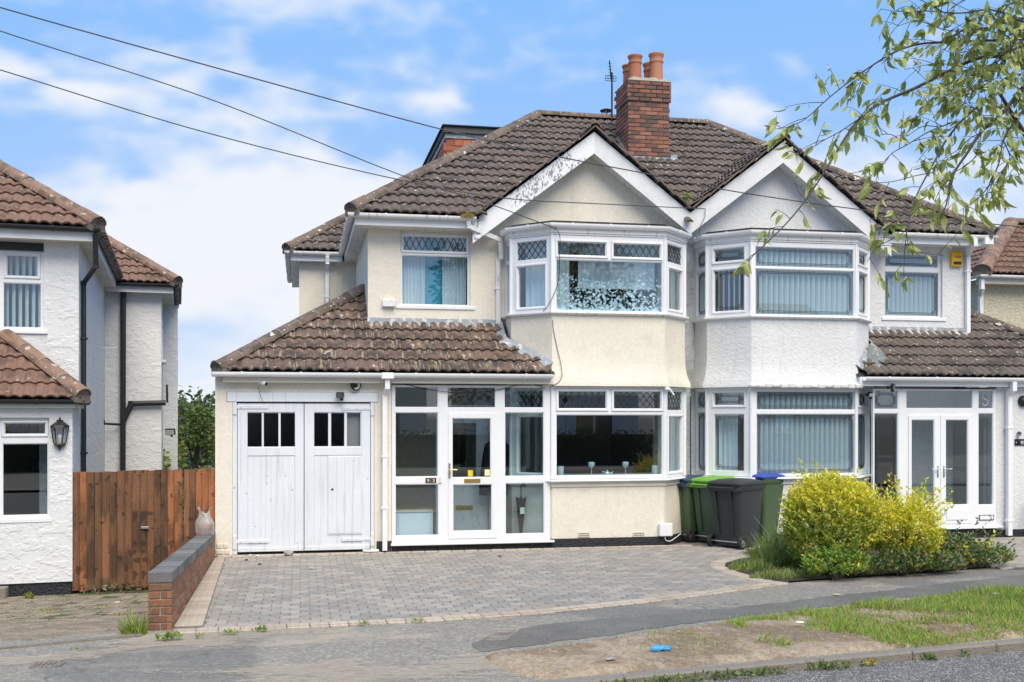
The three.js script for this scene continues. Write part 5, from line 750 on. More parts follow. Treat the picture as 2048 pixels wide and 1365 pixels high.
// ================================================================== the white house
const house2 = thing('semi_detached_house', 'white roughcast semi-detached house with vertical blinds and white double porch doors', 'house', [11.27, 0, -3]);
const H2 = semi(house2, true);
{
  const pL = X(1747), pR = X(1993), pT = Y(1870, 779), pB = Y(1870, 1055), L = (a, b, c, d, k) => pxl(a, b, c, d, 0, pL, k), R = X(2300);
  part(house2, 'garage_wall', boxG(pR + 0.003, R, 0, 2.62, -0.22, 0.0), M.white); part(house2, 'plinth', boxG(pR + 0.003, R, -0.02, 0.12, -0.2, 0.012), M.plinth); part(house2, 'garage_back', boxG(12.78, R, 0, 2.62, -5.2, -5.0), M.roomDark);
  part(house2, 'porch_floor', boxG(10.1, 12.5, 0, 0.1, ZM + 0.003, -0.103), M.floorIn); part(house2, 'porch_ceiling', boxG(10.1, 12.5, 2.52, 2.56, ZM + 0.003, -0.005), M.roomWall); part(house2, 'garage_partition', boxG(12.5, 12.7, 0, 2.5, -1.09, -0.223), M.roomWall);
  windowUnit(house2, [pL, 0], [pR, 0], pB, pT, [L(1750, 782.5, 1796, 818, 'b'), L(1750, 828, 1796, 1009.5, 'b'), L(1814, 782, 1945.5, 816.5), L(1958.5, 782.5, 1986.5, 817, ''), L(1958.5, 828, 1986.5, 1009.5, '')], { name: 'porch_screen', holes: [[X(1818) - pL, X(1944.8) - pL, Y(1880, 1047), Y(1880, 832)]] });
  const o = X(1817), e = X(1946); const S = [['porch_door', 1817.2, 1880.2, 1823.5, 1867.5, 1], ['porch_door', 1880.9, 1945.5, 1892, 1935, 0]];
  for (const [nm, a, b, g0, g1, left] of S) { const d = windowUnit(house2, [X(a), 0.016], [X(b), 0.016], Y(1880, 1048), Y(1880, 831), [[X(g0) - X(a), X(g1) - X(a), Y(1880, 1010), Y(1880, 841)]], { name: nm, dep: 0.055 }); const hx = X(left ? 1875 : 1887), hy = Y(1880, 938.5); part(d, 'panel', cboxG(X(g0), X(g1), Y(1880, 1041), Y(1880, 1020), 0.014, 0.03, 0.012), M.upvc); part(d, 'handle', merge([cboxG(hx - 0.014, hx + 0.014, hy - 0.14, hy + 0.05, 0.016, 0.028, 0.005), soup().rod([hx, hy, 0.02], [hx, hy, 0.07], 0.009).rod([hx, hy, 0.066], [hx + (left ? -0.14 : 0.12), hy, 0.066], 0.009).geo()]), M.chrome); part(d, 'lock', lathe([[0, 0.006], [0.009, 0.005], [0.01, 0]], 8).rotateX(PI / 2).translate(hx, hy - 0.1, 0.028), M.black);
    if (!left) part(d, 'yellow_sticker', boxG(X(1892.5), X(1907), Y(1900, 1009), Y(1900, 1005), -0.012, -0.010), std({ color: lin(0.72, 0.6, 0.1) })); }
  part(house2, 'letter_plate', merge([cboxG(X(1959), X(1987), Y(1970, 1040), Y(1970, 1031.5), 0.002, 0.014, 0.004)]), M.upvc); part(house2, 'letter_plate_rim', slab([[X(1958.4), Y(1970, 1041)], [X(1987.6), Y(1970, 1041)], [X(1987.6), Y(1970, 1030.8)], [X(1958.4), Y(1970, 1030.8)]], [[X(1959.6), X(1986.4), Y(1970, 1040), Y(1970, 1031.8)]], 0.003, 0.0155), M.black);
  part(house2, 'porch_bottom_panel', cboxG(X(1750.5), X(1796), Y(1770, 1046), Y(1770, 1020), 0.002, 0.016, 0.012), M.upvc); part(house2, 'porch_sill', cboxG(pL - 0.0, pR + 0.09, pB - 0.035, pB - 0.002, -0.06, 0.07, 0.006), M.upvc); part(house2, 'porch_plinth', boxG(pL, pR, -0.01, pB - 0.036, -0.1, -0.02), M.plinth);
  part(house2, 'monogram_letter', (() => { const S = soup(), c = [X(1972.5), Y(1972, 799)], P = []; for (let i = 0; i <= 20; i++) { const t = i / 20, a = t < 0.5 ? lerp(0.3, 4.4, t * 2) : lerp(1.3, -2.9, (t - 0.5) * 2); P.push([c[0] + 0.05 * cos(a), c[1] + (t < 0.5 ? 0.05 : -0.052) + 0.05 * sin(a), -0.024]); } for (let i = 0; i < 20; i++) S.bar(P[i], P[i + 1], 0.012, 0.006, [0, 0, 1]); return S.geo(); })(), M.frost);
  const dx = X(2013); downpipe(house2, [[dx, 2.58, 0.19], [dx, 2.46, 0.19], [dx, 2.38, 0.075], [dx, 0.03, 0.075]], 0.075, M.upvc, [[dx, Y(2013, 856), 0.075], [dx, Y(2013, 1041), 0.075]]);
  const ux = X(1936, ZM + 0.05), dz = ZM + 0.05; downpipe(house2, [[X(1950, -0.7), 5.09, -0.7], [X(1950, -0.7), 4.98, -0.7], [ux, Y(1937, 510, dz), dz], [ux, Y(1937, 672, dz), dz]], 0.07, M.upvc, [[ux, Y(1937, 543, dz), dz]]);
  part(house2, 'gutter_end', cboxG(12.85, 13.02, 4.99, 5.12, -0.83, -0.68, 0.01), M.upvc);
  // crumpled lead where the bay meets the lean-to
  { const r = rng(21), P = (u, v, z) => onZ(u, v, z).toArray(), S = soup(), a = [P(1738, 688, -0.42), P(1733, 720, -0.22), P(1722, 750, -0.02)], b = [P(1757, 700, -0.4), P(1773, 714, -0.18), P(1760, 752, 0.05)]; for (let i = 0; i < 2; i++) { const m = V3(...a[i]).lerp(V3(...b[i + 1]), 0.5).add(V3(0.01, 0.03, 0.06)).toArray(); S.tri(a[i], b[i], m).tri(b[i], b[i + 1], m).tri(b[i + 1], a[i + 1], m).tri(a[i + 1], a[i], m); } part(house2, 'loose_flashing', S.geo(), M.leadDark); }
  // ragged render lip under the apron
  { const r = rng(9), c = [[10.04, 0], [8.23, 0]]; for (let i = 0; i < 15; i++) { const x = lerp(8.16, 10.1, i / 15), w = 0.125 + r() * 0.01; part(H2.bay, 'render_lip', cboxG(x, x + w - 0.004, 2.45 + r() * 0.02, 2.515 + r() * 0.03, 0.04, 0.112 + r() * 0.015, 0.016), M.white); } }
  // strip between the two bays, the shadow there put into its grey colour
  part(house2, 'party_shade_strip', boxG(7.335, 7.685, 0, 4.9, ZM + 0.002, ZM + 0.014), M.whiteShade);
}
// ================================================================== the white neighbour on the left, turned a little and standing lower
const lh = thing('detached_house', 'white roughcast house with black gutters and red brown tiled roofs beside the fence', 'house', LO.toArray(), LT6, null, true);
{
  const K = 1.215, c6 = cos(LT6), s6 = sin(LT6), loc = (p) => { const q = p.clone().sub(LO); return V3(q.x * c6 - q.z * s6, q.y, q.x * s6 + q.z * c6); }, eL = loc(EYE), at = (u, v, z) => { const d = dirOf(u, v), dl = V3(d.x * c6 - d.z * s6, d.y, d.x * s6 + d.z * c6); return eL.clone().addScaledVector(dl, (z - eL.z) / dl.z); };
  const T = M.tyrol, ZU = -0.97, w1 = [at(-60, 0, 0).x, at(98, 0, 0).x, at(50, 1038, 0).y, at(50, 836, 0).y], w2 = [at(-45, 0, ZU).x, at(86, 0, ZU).x, at(40, 660, ZU).y, at(40, 502, ZU).y];
  part(lh, 'wall', slab([[-4, 0.18], [0.03, 0.18], [0.03, 2.62], [-4, 2.62]], [w1], -0.25, 0), T); part(lh, 'plinth', boxG(-4, 0.012, -0.1, 0.178, -0.25, -0.02), M.plinth);
  part(lh, 'wall_return', boxG(-0.2, 0.029, 0.18, 2.62, ZU + 0.003, -0.253), T);
  part(lh, 'upper_wall', slab([[-4, 0], [0.03, 0], [0.03, 5.05], [-4, 5.05]], [w2, [-2.5, -0.5, 0.3, 2.3]], ZU - 0.25, ZU), T); part(lh, 'side_wall', boxG(-0.22, 0.028, 0, 5.05, -6.797, ZU - 0.253), T); part(lh, 'rear_wall', boxG(-0.22, 1.09, 0, 4.97, -9.097, -6.8), T); part(lh, 'rear_wall', boxG(-0.22, 1.40, 0, 4.9, -11.5, -9.1), T);
  part(lh, 'room_back', boxG(-4, -0.23, 0, 5.0, -4.1, -4.0), M.roomWall); part(lh, 'room_floor', boxG(-4, -0.23, 2.5, 2.65, -3.99, ZU - 0.26), M.roomDark); part(lh, 'room_ceiling', boxG(-4, -0.23, 4.9, 5.0, -3.99, ZU - 0.26), M.roomWall); part(lh, 'room_side', boxG(-4.2, -4.001, 0, 5, -4, 0), M.roomWall);
  const li = (a, b, c, d, z, o, k) => { const m = (a + c) / 2; return [at(a, 0, z).x - o, at(c, 0, z).x - o, at(m, d, z).y, at(m, b, z).y, k]; };
  const lw = windowUnit(lh, [w1[0], -0.06], [w1[1], -0.06], w1[2] + 0.003, w1[3] - 0.003, [li(8, 848, 88, 868, 0, w1[0], 'c'), li(4, 889, 93, 1031, 0, w1[0], '')], { sill: 0.03 });
  { const S = soup(), l = li(8, 848, 88, 868, 0, w1[0]); for (let i = 1; i < 5; i++) S.bar([lerp(l[0], l[1], i / 5), l[2], -0.024], [lerp(l[0], l[1], i / 5), l[3], -0.024], 0.01, 0.006); S.bar([l[0], (l[2] + l[3]) / 2, -0.023], [l[1], (l[2] + l[3]) / 2, -0.023], 0.006, 0.01); part(lw, 'lead_lattice', S.geo().applyMatrix4(lw.m), M.leadLine); }
  windowUnit(lh, [w2[0], ZU - 0.04], [w2[1], ZU - 0.04], w2[2] + 0.003, w2[3] - 0.003, [li(13, 512, 73, 551, ZU, w2[0], 'cv'), li(6, 567, 80, 654, ZU, w2[0], 'v')], { sill: 0.06, blindW: -0.13 });
  part(lh, 'lintel_board', boxG(w2[0] - 0.02, w2[1] + 0.005, w2[3] + 0.002, at(40, 485, ZU).y, ZU - 0.03, ZU + 0.012), M.black);
  // lean-to roof
  const lean = sub(lh, 'lean_to_roof'), ly = 2.68, lz = 0.13, lx = 0.16, sl = 0.78, hh = lz - ZU, hx = lx - hh; part(lean, 'roof_deck', soup().quad([-4, ly - 0.02, lz], [lx, ly - 0.02, lz], [hx, ly + sl * hh - 0.02, ZU], [-4, ly + sl * hh - 0.02, ZU]).tri([lx, ly - 0.02, lz], [lx, ly - 0.02, ZU], [hx, ly + sl * hh - 0.02, ZU]).geo(), M.felt);
  const c1 = 1 / hypot(1, sl); tileSlope(lean, V3(lx - 2.4, ly, lz + 0.04), V3(1, 0, 0), V3(0, sl * c1, -c1), 2.4, hh / c1, [[-1, -c1, 2.4], [0, -1, hh / c1], [1, 0, 0]], M.tileRed, { n: 40 }, null, 501);
  ridgeTiles(lean, [lx + 0.03, ly + 0.03, lz + 0.03], [hx, ly + sl * hh + 0.05, ZU], 0.105, M.ridgeRed, 41, 'hip_tile', 0.42); part(lean, 'flashing', soup().bar([lx - 0.13, ly + 0.12, ZU + 0.012], [hx, ly + sl * hh + 0.12, ZU + 0.012], 0.02, 0.1).geo(), M.lead);
  part(lean, 'fascia', boxG(-4, 0.07, 2.56, 2.66, 0.003, 0.1), M.bargeClean); part(lean, 'fascia', boxG(0.03, 0.1, 2.56, 2.66, ZU + 0.003, 0.0), M.bargeClean); gutter(lh, [[-4, 2.66, 0.1], [0.12, 2.66, 0.1], ], M.blackIron, 0.05); part(lean, 'gutter', soup().sweep(GUT(0.05), [[0.1, 2.655, 0.16], [0.1, 2.655, ZU + 0.02]]).geo(0.6), M.blackIron);
  // main roof
  const roof = sub(lh, 'roof'), ey = 5.15, ez = -0.62, ex = 0.3, rs = 0.69, H = 4.2, c2 = 1 / hypot(1, rs); part(roof, 'roof_deck', soup().quad([-6, ey - 0.02, ez], [ex, ey - 0.02, ez], [ex - H, ey + rs * H - 0.02, ez - H], [-6, ey + rs * H - 0.02, ez - H]).quad([ex, ey - 0.02, ez], [ex, ey - 0.02, -7.4], [ex - H, ey + rs * H - 0.02, -5.0], [ex - H, ey + rs * H - 0.02, ez - H]).geo(), M.felt);
  tileSlope(roof, V3(ex - 2.7, ey, ez + 0.05), V3(1, 0, 0), V3(0, rs * c2, -c2), 2.7, 2.6, [[-1, -c2, 2.7], [0, -1, 2.6], [1, 0, 0]], M.tileRed, { n: 60 }, null, 511);
  ridgeTiles(roof, [ex + 0.03, ey + 0.03, ez + 0.03], [ex - H, ey + rs * H + 0.05, ez - H], 0.115, M.ridgeRed, 43, 'hip_tile', 0.42); hipIron(roof, [ex + 0.02, ey + 0.07, ez + 0.05], [1, 0, 0.6]);
  { const r = rng(6); for (let i = 0; i < 18; i++) part(roof, 'eaves_tile', soup().bar([ex + 0.02, ey - 0.005 + r() * 0.01, ez - 0.12 - i * 0.31], [ex + 0.02, ey - 0.005, ez - 0.36 - i * 0.31], 0.16, 0.045).geo(), M.tileRed); }
  part(roof, 'fascia', soup().sweep([[-0.03, 0], [0, 0], [0, -0.17], [-0.03, -0.17]], [[-4, 5.13, ez - 0.04], [ex - 0.05, 5.13, ez - 0.04], [ex - 0.05, 5.13, -6.8]]).geo(), M.bargeClean); part(roof, 'soffit', soup().flatPoly([[-4, 4.965, ez - 0.05], [ex - 0.05, 4.965, ez - 0.05], [ex - 0.05, 4.965, -6.8], [0.03, 4.965, -6.8], [0.03, 4.965, ZU], [-4, 4.965, ZU]]).geo(), M.creamTrim); gutter(lh, [[-4, 5.13, ez - 0.03], [ex - 0.05, 5.13, ez - 0.03], [ex - 0.05, 5.13, -6.7]], M.blackIron, 0.052);
  // rear roof
  const rr = sub(lh, 'rear_roof'), y2 = 5.07, z2 = -6.5, x2 = 1.38; part(rr, 'roof_deck', soup().quad([-1, y2 - 0.02, z2], [x2, y2 - 0.02, z2], [x2 - 3, y2 + rs * 3 - 0.02, z2 - 3], [-3, y2 + rs * 3 - 0.02, z2 - 3]).quad([x2, y2 - 0.02, z2], [x2, y2 - 0.02, -12], [x2 - 3, y2 + rs * 3, -12], [x2 - 3, y2 + rs * 3, z2 - 3]).geo(), M.felt);
  tileSlope(rr, V3(x2 - 2.4, y2, z2 + 0.05), V3(1, 0, 0), V3(0, rs * c2, -c2), 2.4, 2.0, [[-1, -c2, 2.4], [0, -1, 2.0], [1, 0, 0]], M.tileRed, { n: 40 }, null, 513); ridgeTiles(rr, [x2 + 0.03, y2 + 0.03, z2 + 0.03], [x2 - 3, y2 + rs * 3 + 0.05, z2 - 3], 0.115, M.ridgeRed, 47, 'hip_tile', 0.42); hipIron(rr, [x2 + 0.02, y2 + 0.07, z2 + 0.05], [1, 0, 0.6]);
  part(rr, 'fascia', soup().sweep([[-0.03, 0], [0, 0], [0, -0.16], [-0.03, -0.16]], [[0.03, 5.05, z2 - 0.04], [x2 - 0.06, 5.05, z2 - 0.04], [x2 - 0.06, 5.05, -11]]).geo(), M.bargeClean); part(rr, 'soffit', soup().flatPoly([[0.03, 4.9, z2 - 0.05], [x2 - 0.06, 4.9, z2 - 0.05], [x2 - 0.06, 4.9, -11], [1.09, 4.9, -11], [1.09, 4.9, -6.8], [0.03, 4.9, -6.8]]).geo(), M.creamTrim); gutter(lh, [[0.2, 5.05, z2 - 0.03], [x2 - 0.06, 5.05, z2 - 0.03], [x2 - 0.06, 5.05, -11]], M.blackIron, 0.052);
  { const r = rng(8); for (let i = 0; i < 12; i++) part(rr, 'eaves_tile', soup().bar([x2 + 0.02, y2 - 0.005 + r() * 0.01, z2 - 0.12 - i * 0.31], [x2 + 0.02, y2 - 0.005, z2 - 0.36 - i * 0.31], 0.16, 0.045).geo(), M.tileRed); }
  // black pipes
  const P = (u, v, z) => at(u, v, z).toArray(), zp = ZU - 0.2; const pipe = (pts, w, cl = []) => downpipe(lh, pts, w, M.blackIron, cl, true);
  { const a = at(165, 700, zp), xx = 0.075, zz = -1.25; pipe([[0.28, 5.06, -0.62], [0.28, 4.62, -0.75], [xx, 4.42, zz], [xx, 0.05, zz]], 0.075, [[xx, 3.6, zz], [xx, 1.9, zz]]); }
  { const zz = -6.72, a = at(245, 700, zz), t = at(254, 552, zz); pipe([t.toArray(), [lerp(t.x, a.x, 0.9), at(244, 585, zz).y, zz], [a.x, 0.1, zz]], 0.11); const b = at(247, 845, zz), c = at(262, 808, zz), d = at(331, 806, zz); pipe([[a.x, b.y, zz], c.toArray(), d.toArray()], 0.11); pipe([[d.x + 0.03, d.y, zz], [d.x + 0.02, at(331, 770, zz).y, zz]], 0.045); const e = at(200, 818, -6.4), g = at(208, 848, -6.5), h = at(243, 850, zz); pipe([e.toArray(), g.toArray(), h.toArray()], 0.045); }
  { const b = [at(323, 0, -6.85).x, 0]; const w = windowUnit(lh, [1.105, -7.2], [1.105, -8.1], 3.6, 4.4, [[0.08, 0.82, 3.68, 4.32]], { sill: 0.03 }); }
  { const c = at(201, 704, -6.3); part(lh, 'overflow_pipe', soup().rod([0.02, c.y, -5.2], [0.34, c.y + 0.01, -5.2], 0.012).geo(0.8), M.upvcOld); }
  // doorstep block at the frame's edge
}
// wall lantern on the neighbour
{
  const p = onZ(119, 868, 0.42), ln = thing('wall_lantern', 'black six-sided coach lantern on the white neighbour wall', 'lantern', [p.x, p.y - 0.2, p.z], LT6, null, true), k = 1;
  const hex = (y0, r0, y1, r1) => { const S = soup(); for (let i = 0; i < 6; i++) { const a = i / 6 * 2 * PI, b = (i + 1) / 6 * 2 * PI; S.quad([r0 * cos(a), y0, r0 * sin(a)], [r0 * cos(b), y0, r0 * sin(b)], [r1 * cos(b), y1, r1 * sin(b)], [r1 * cos(a), y1, r1 * sin(a)]); } return S.geo(); };
  part(ln, 'roof_cap', merge([hex(0.285, 0.125, 0.315, 0.115), hex(0.315, 0.115, 0.37, 0.04), hex(0.37, 0.04, 0.39, 0.045), lathe([[0.0, 0.43], [0.018, 0.41], [0.01, 0.39], [0.03, 0.385]], 8)]), M.black); part(ln, 'base_cup', merge([hex(0.07, 0.075, 0.055, 0.082), hex(0.055, 0.08, 0.0, 0.02), lathe([[0, -0.03], [0.015, -0.015], [0.008, 0]], 8)]), M.black);
  { const S = soup(); for (let i = 0; i < 6; i++) { const a = i / 6 * 2 * PI; S.bar([0.077 * cos(a), 0.07, 0.077 * sin(a)], [0.113 * cos(a), 0.29, 0.113 * sin(a)], 0.012, 0.012); } part(ln, 'cage', S.geo(), M.black); } part(ln, 'glazing', hex(0.07, 0.07, 0.29, 0.106), phy({ color: lin(0.9, 0.9, 0.9), transmission: 1, thickness: 0, ior: 1.5, roughness: 0.15 })); part(ln, 'bulb', lathe([[0, 0.2], [0.02, 0.185], [0.03, 0.16], [0.02, 0.13], [0.014, 0.08]], 10), M.upvc); part(ln, 'wall_arm', soup().rod([0, 0.02, -0.05], [0, 0.02, -0.14], 0.012).cbox(-0.04, 0.04, -0.05, 0.09, -0.15, -0.13, 0.006).geo(), M.black);
}
// ================================================================== house glimpsed beyond the white one
const rh = thing('detached_house', 'pale yellow rendered house with terracotta tiled hipped roof beyond the white house', 'house', [20, 0, -10]);
{
  const zf = -6, xl = X(1968, zf), ey = Y(1975, 553, zf); part(rh, 'wall', boxG(xl, 26, 0, ey - 0.05, -14, zf), M.farWall);
  const roof = sub(rh, 'roof'), ex = xl - 0.25, ez = zf + 0.3, top = onZ(2033, 446, zf - 2.0), H = 2.6, rs = 0.62, c = 1 / hypot(1, rs); part(roof, 'roof_deck', soup().quad([ex, ey, ez], [27, ey, ez], [27, ey + rs * H, ez - H], [ex + H, ey + rs * H, ez - H]).quad([ex, ey, ez], [ex + H, ey + rs * H, ez - H], [ex + H, ey + rs * H, -13], [ex, ey, -14]).geo(), M.felt);
  tileSlope(roof, V3(ex, ey + 0.02, ez + 0.04), V3(1, 0, 0), V3(0, rs * c, -c), 4.2, H / c, [[1, -c, 0.02], [-1, 0, 4.2], [0, -1, H / c]], M.tileRed, { n: 70 }, null, 521); tileSlope(roof, V3(ex, ey + 0.02, ez - 6), V3(0, 0, 1), V3(c, rs * c, 0), 6, H / c, [[-1, -c, 6.0], [0, -1, H / c], [1, 0, 0]], M.tileRed, { n: 60 }, null, 523);
  ridgeTiles(roof, [ex - 0.03, ey + 0.06, ez + 0.03], [ex + H, ey + rs * H + 0.08, ez - H], 0.17, M.ridgeRed, 51, 'hip_tile', 0.6); ridgeTiles(roof, [ex + H, ey + rs * H + 0.08, ez - H], [27, ey + rs * H + 0.08, ez - H], 0.14, M.ridgeRed, 52);
  gutter(rh, [[ex, ey - 0.03, -13], [ex, ey - 0.03, ez], [26, ey - 0.03, ez]], M.upvcOld, 0.055); part(rh, 'eaves_board', boxG(ex + 0.06, 26, ey - 0.2, ey - 0.03, zf + 0.002, ez - 0.02), M.creamTrim);
  const px = X(1964, zf + 0.1); downpipe(rh, [[px - 0.12, ey - 0.1, zf + 0.28], [px - 0.12, ey - 0.3, zf + 0.28], [px, ey - 0.45, zf + 0.06], [px, 0.5, zf + 0.06]], 0.09, M.upvcOld);
}
// ================================================================== across the street, mirrored in the lower windows
function facing(x, z, label, wm, s) {
  const t = thing('opposite_house', label, 'house', [x, 0, z]); const wl = [[-2.6, -0.9, 0.9, 2.2], [0.9, 2.8, 0.9, 2.2], [-2.6, -0.9, 3.5, 4.7], [0.9, 2.8, 3.5, 4.7]].map(([a, b, c, d]) => [x + a, x + b, c, d]);
  part(t, 'wall', slab([[x - 4, 0], [x + 4, 0], [x + 4, 5.2], [x - 4, 5.2]], [...wl, [x - 0.45, x + 0.45, 0.02, 2.1]], z, z + 0.25), wm); part(t, 'room_back', boxG(x - 4, x + 4, 0, 5.2, z + 3, z + 3.2), M.roomDark); for (const e of [-4, 3.8]) part(t, 'side_wall', boxG(x + e, x + e + 0.2, 0, 5.2, z + 0.253, z + 7), wm); part(t, 'door', boxG(x - 0.44, x + 0.44, 0.03, 2.09, z + 0.06, z + 0.12), M.upvc);
  wl.forEach(([a, b, c, d]) => { const w = sub(t, 'window'), m = (a + b) / 2; part(w, 'frame', slab([[a, c], [b, c], [b, d], [a, d]], [[a + 0.06, m - 0.04, c + 0.06, d - 0.06], [m + 0.04, b - 0.06, c + 0.06, d - 0.06]], z + 0.05, z + 0.11), M.upvc); part(w, 'pane', new THREE.PlaneGeometry(b - a - 0.1, d - c - 0.1).translate(m, (c + d) / 2, z + 0.08), M.glass); });
  part(t, 'roof', soup().quad([x - 4.3, 5.1, z - 0.3], [x + 4.3, 5.1, z - 0.3], [x + 3, 7.8, z + 3.7], [x - 3, 7.8, z + 3.7]).quad([x + 4.3, 5.1, z + 7.5], [x - 4.3, 5.1, z + 7.5], [x - 3, 7.8, z + 3.7], [x + 3, 7.8, z + 3.7]).tri([x - 4.3, 5.1, z - 0.3], [x - 3, 7.8, z + 3.7], [x - 4.3, 5.1, z + 7.5]).tri([x + 4.3, 5.1, z - 0.3], [x + 4.3, 5.1, z + 7.5], [x + 3, 7.8, z + 3.7]).geo(), M.tileRed);
}
const oppZ = 33; facing(3, oppZ + 1, 'cream house standing across the street opposite the garage', M.cream, 1); facing(13, oppZ, 'white house across the street behind the large tree', M.white, 2); facing(24, oppZ - 1, 'red brick house across the street beyond the large tree', M.wallBrick[0], 3); facing(-8, oppZ + 2, 'yellow rendered house across the street facing the white neighbour', M.farWall, 4);
// ================================================================== wheelie bins
function ring(w, d, r, y, dz = 0, n = 4) { const P = []; for (const [sx, sz, a0] of [[1, 1, 0], [-1, 1, 1], [-1, -1, 2], [1, -1, 3]]) for (let i = 0; i <= n; i++) { const a = (a0 + i / n) * PI / 2; P.push([sx * (w / 2 - r) + r * cos(a), y, sz * (d / 2 - r) + r * sin(a) + dz]); } return P; }
function loft(rings, capLo = true, capHi = true) { const S = soup(); for (let k = 0; k < rings.length - 1; k++) { const a = rings[k], b = rings[k + 1]; for (let i = 0; i < a.length; i++) { const j = (i + 1) % a.length; S.quad(a[i], b[i], b[j], a[j]); } } if (capLo) S.poly(rings[0]); if (capHi) S.poly(rings.at(-1).slice().reverse()); return S; }
const binMat = (r, g, b) => phy({ color: lin(r, g, b), map: blotchT, roughness: 0.55, bumpMap: fineB, bumpScale: 0.001 });
const MB = { black: binMat(0.036, 0.038, 0.043), green: binMat(0.06, 0.105, 0.065), green2: binMat(0.075, 0.125, 0.06), blue: binMat(0.03, 0.07, 0.36), navy: binMat(0.035, 0.07, 0.12), lime: binMat(0.17, 0.42, 0.05), lidGrey: binMat(0.034, 0.035, 0.038), sky: binMat(0.05, 0.2, 0.42), tyre: phy({ color: lin(0.018, 0.018, 0.019), roughness: 0.8 }) };
function bin(label, x, z, turn, body, lid, s = 1) {
  const t = thing('wheelie_bin', label, 'bin', [x, 0, z], turn, 'wheelie bins by the bay', true), H = 0.93 * s; // back with wheels towards local -z
  part(t, 'body', loft([ring(0.46 * s, 0.50 * s, 0.05, 0.03, 0.03), ring(0.48 * s, 0.54 * s, 0.05, 0.22, 0.02), ring(0.56 * s, 0.66 * s, 0.05, H - 0.09, 0), ring(0.565 * s, 0.67 * s, 0.05, H - 0.088, 0), ring(0.585 * s, 0.70 * s, 0.05, H - 0.07, 0), ring(0.585 * s, 0.70 * s, 0.05, H, 0)]).geo(0.7), body);
  for (const sx of [-1, 1]) part(t, 'rib', soup().bar([sx * 0.12, 0.2, -0.27 * s], [sx * 0.14, H - 0.1, -0.345 * s], 0.03, 0.02, [1, 0, 0]).geo(), body);
  const L = part(t, 'lid', loft([ring(0.595 * s, 0.74 * s, 0.05, H + 0.004, 0.01), ring(0.60 * s, 0.75 * s, 0.05, H + 0.03, 0.01), ring(0.57 * s, 0.71 * s, 0.08, H + 0.055, 0.01), ring(0.40 * s, 0.5 * s, 0.12, H + 0.085, 0.0), ring(0.2 * s, 0.3 * s, 0.09, H + 0.092, 0)]).geo(0.6), lid);
  part(t, 'handle', merge([soup().rod([-0.2 * s, H - 0.03, -0.41 * s], [0.2 * s, H - 0.03, -0.41 * s], 0.016).geo(0.9), soup().bar([-0.2 * s, H - 0.03, -0.34 * s], [-0.2 * s, H - 0.03, -0.42 * s], 0.03, 0.05).bar([0.2 * s, H - 0.03, -0.34 * s], [0.2 * s, H - 0.03, -0.42 * s], 0.03, 0.05).bar([-0.26 * s, H - 0.05, -0.36 * s], [0.26 * s, H - 0.05, -0.36 * s], 0.05, 0.06).geo()]), lid);
  part(t, 'axle', soup().rod([-0.27 * s, 0.1, -0.25 * s], [0.27 * s, 0.1, -0.25 * s], 0.012).geo(0.9), M.steel);
  for (const sx of [-1, 1]) { const w = part(t, 'wheel', lathe([[0.06, -0.026], [0.09, -0.028], [0.1, -0.018], [0.1, 0.018], [0.09, 0.028], [0.06, 0.026]], 22).rotateZ(PI / 2).translate(sx * 0.265 * s, 0.1, -0.25 * s), MB.tyre); part(w, 'hub', merge([lathe([[0.0, 0.02], [0.02, 0.018], [0.024, 0.004], [0.05, 0.0], [0.062, 0.012]], 16).rotateZ(-PI / 2 * sx).translate(sx * 0.275 * s, 0.1, -0.25 * s)]), M.lidHub || (M.lidHub = phy({ color: lin(0.16, 0.16, 0.16), roughness: 0.5 }))); }
  return t;
}
{
  const g = (u, v) => onY(u, v), A = 2.05, p = (u, v) => { const q = g(u, v); return [q.x, q.z]; };
  bin('charcoal wheelie bin with a charcoal lid in front of the bins', ...p(1472, 1094), A + 0.12, MB.black, MB.lidGrey, 1.03);
  bin('green wheelie bin with a lime green lid between the charcoal and navy lidded bins', ...p(1437, 1084), A + 0.1, MB.green, MB.lime, 1.03);
  bin('green wheelie bin with a dark navy lid beside the small white wall box', ...p(1376, 1079), A + 0.05, MB.green2, MB.navy, 1.03);
  bin('large green wheelie bin with a bright blue domed lid beside the golden bush', ...p(1530, 1082), -1.15, MB.green2, MB.blue, 1.1);
  bin('wheelie bin with a pale blue lid tucked behind the lime lidded bin', p(1440, 1069)[0], p(1440, 1069)[1] + 0.12, A, MB.green, MB.sky, 0.98);
}
// ================================================================== plants
function leafGeo(L, W, fold = 0.25, droop = 0.3) { const N = 4, P = []; const q = (t, s) => { const w = W / 2 * Math.pow(sin(PI * Math.pow(t, 0.8) * 0.97 + 0.03), 0.9) * s; return [w, t * L, abs(w) * fold - droop * L * t * t]; }; for (let i = 0; i < N; i++) for (const s of [-1, 1]) { const a = q(i / N, 0), b = q((i + 1) / N, 0), c = q(i / N, s), d = q((i + 1) / N, s); if (i > 0) P.push(...a, ...c, ...d); P.push(...a, ...d, ...b); } const g = new THREE.BufferGeometry(); g.setAttribute('position', new THREE.BufferAttribute(new Float32Array(P), 3)); g.computeVertexNormals(); g.setAttribute('uv', new THREE.BufferAttribute(new Float32Array(P.length / 3 * 2), 2)); return g; }
const alignQ = (dir, roll) => { const q = new THREE.Quaternion().setFromUnitVectors(V3(0, 1, 0), dir.clone().normalize()); return q.multiply(new THREE.Quaternion().setFromAxisAngle(V3(0, 1, 0), roll)); };
function instances(parent, name, geo, mat, list) { const im = new THREE.InstancedMesh(geo, mat, list.length); list.forEach((l, i) => { im.setMatrixAt(i, l[0]); im.setColorAt(i, l[1]); }); im.name = name; im.userData.kind = 'stuff'; im.off = parent.off; parent.add(im); return im; }
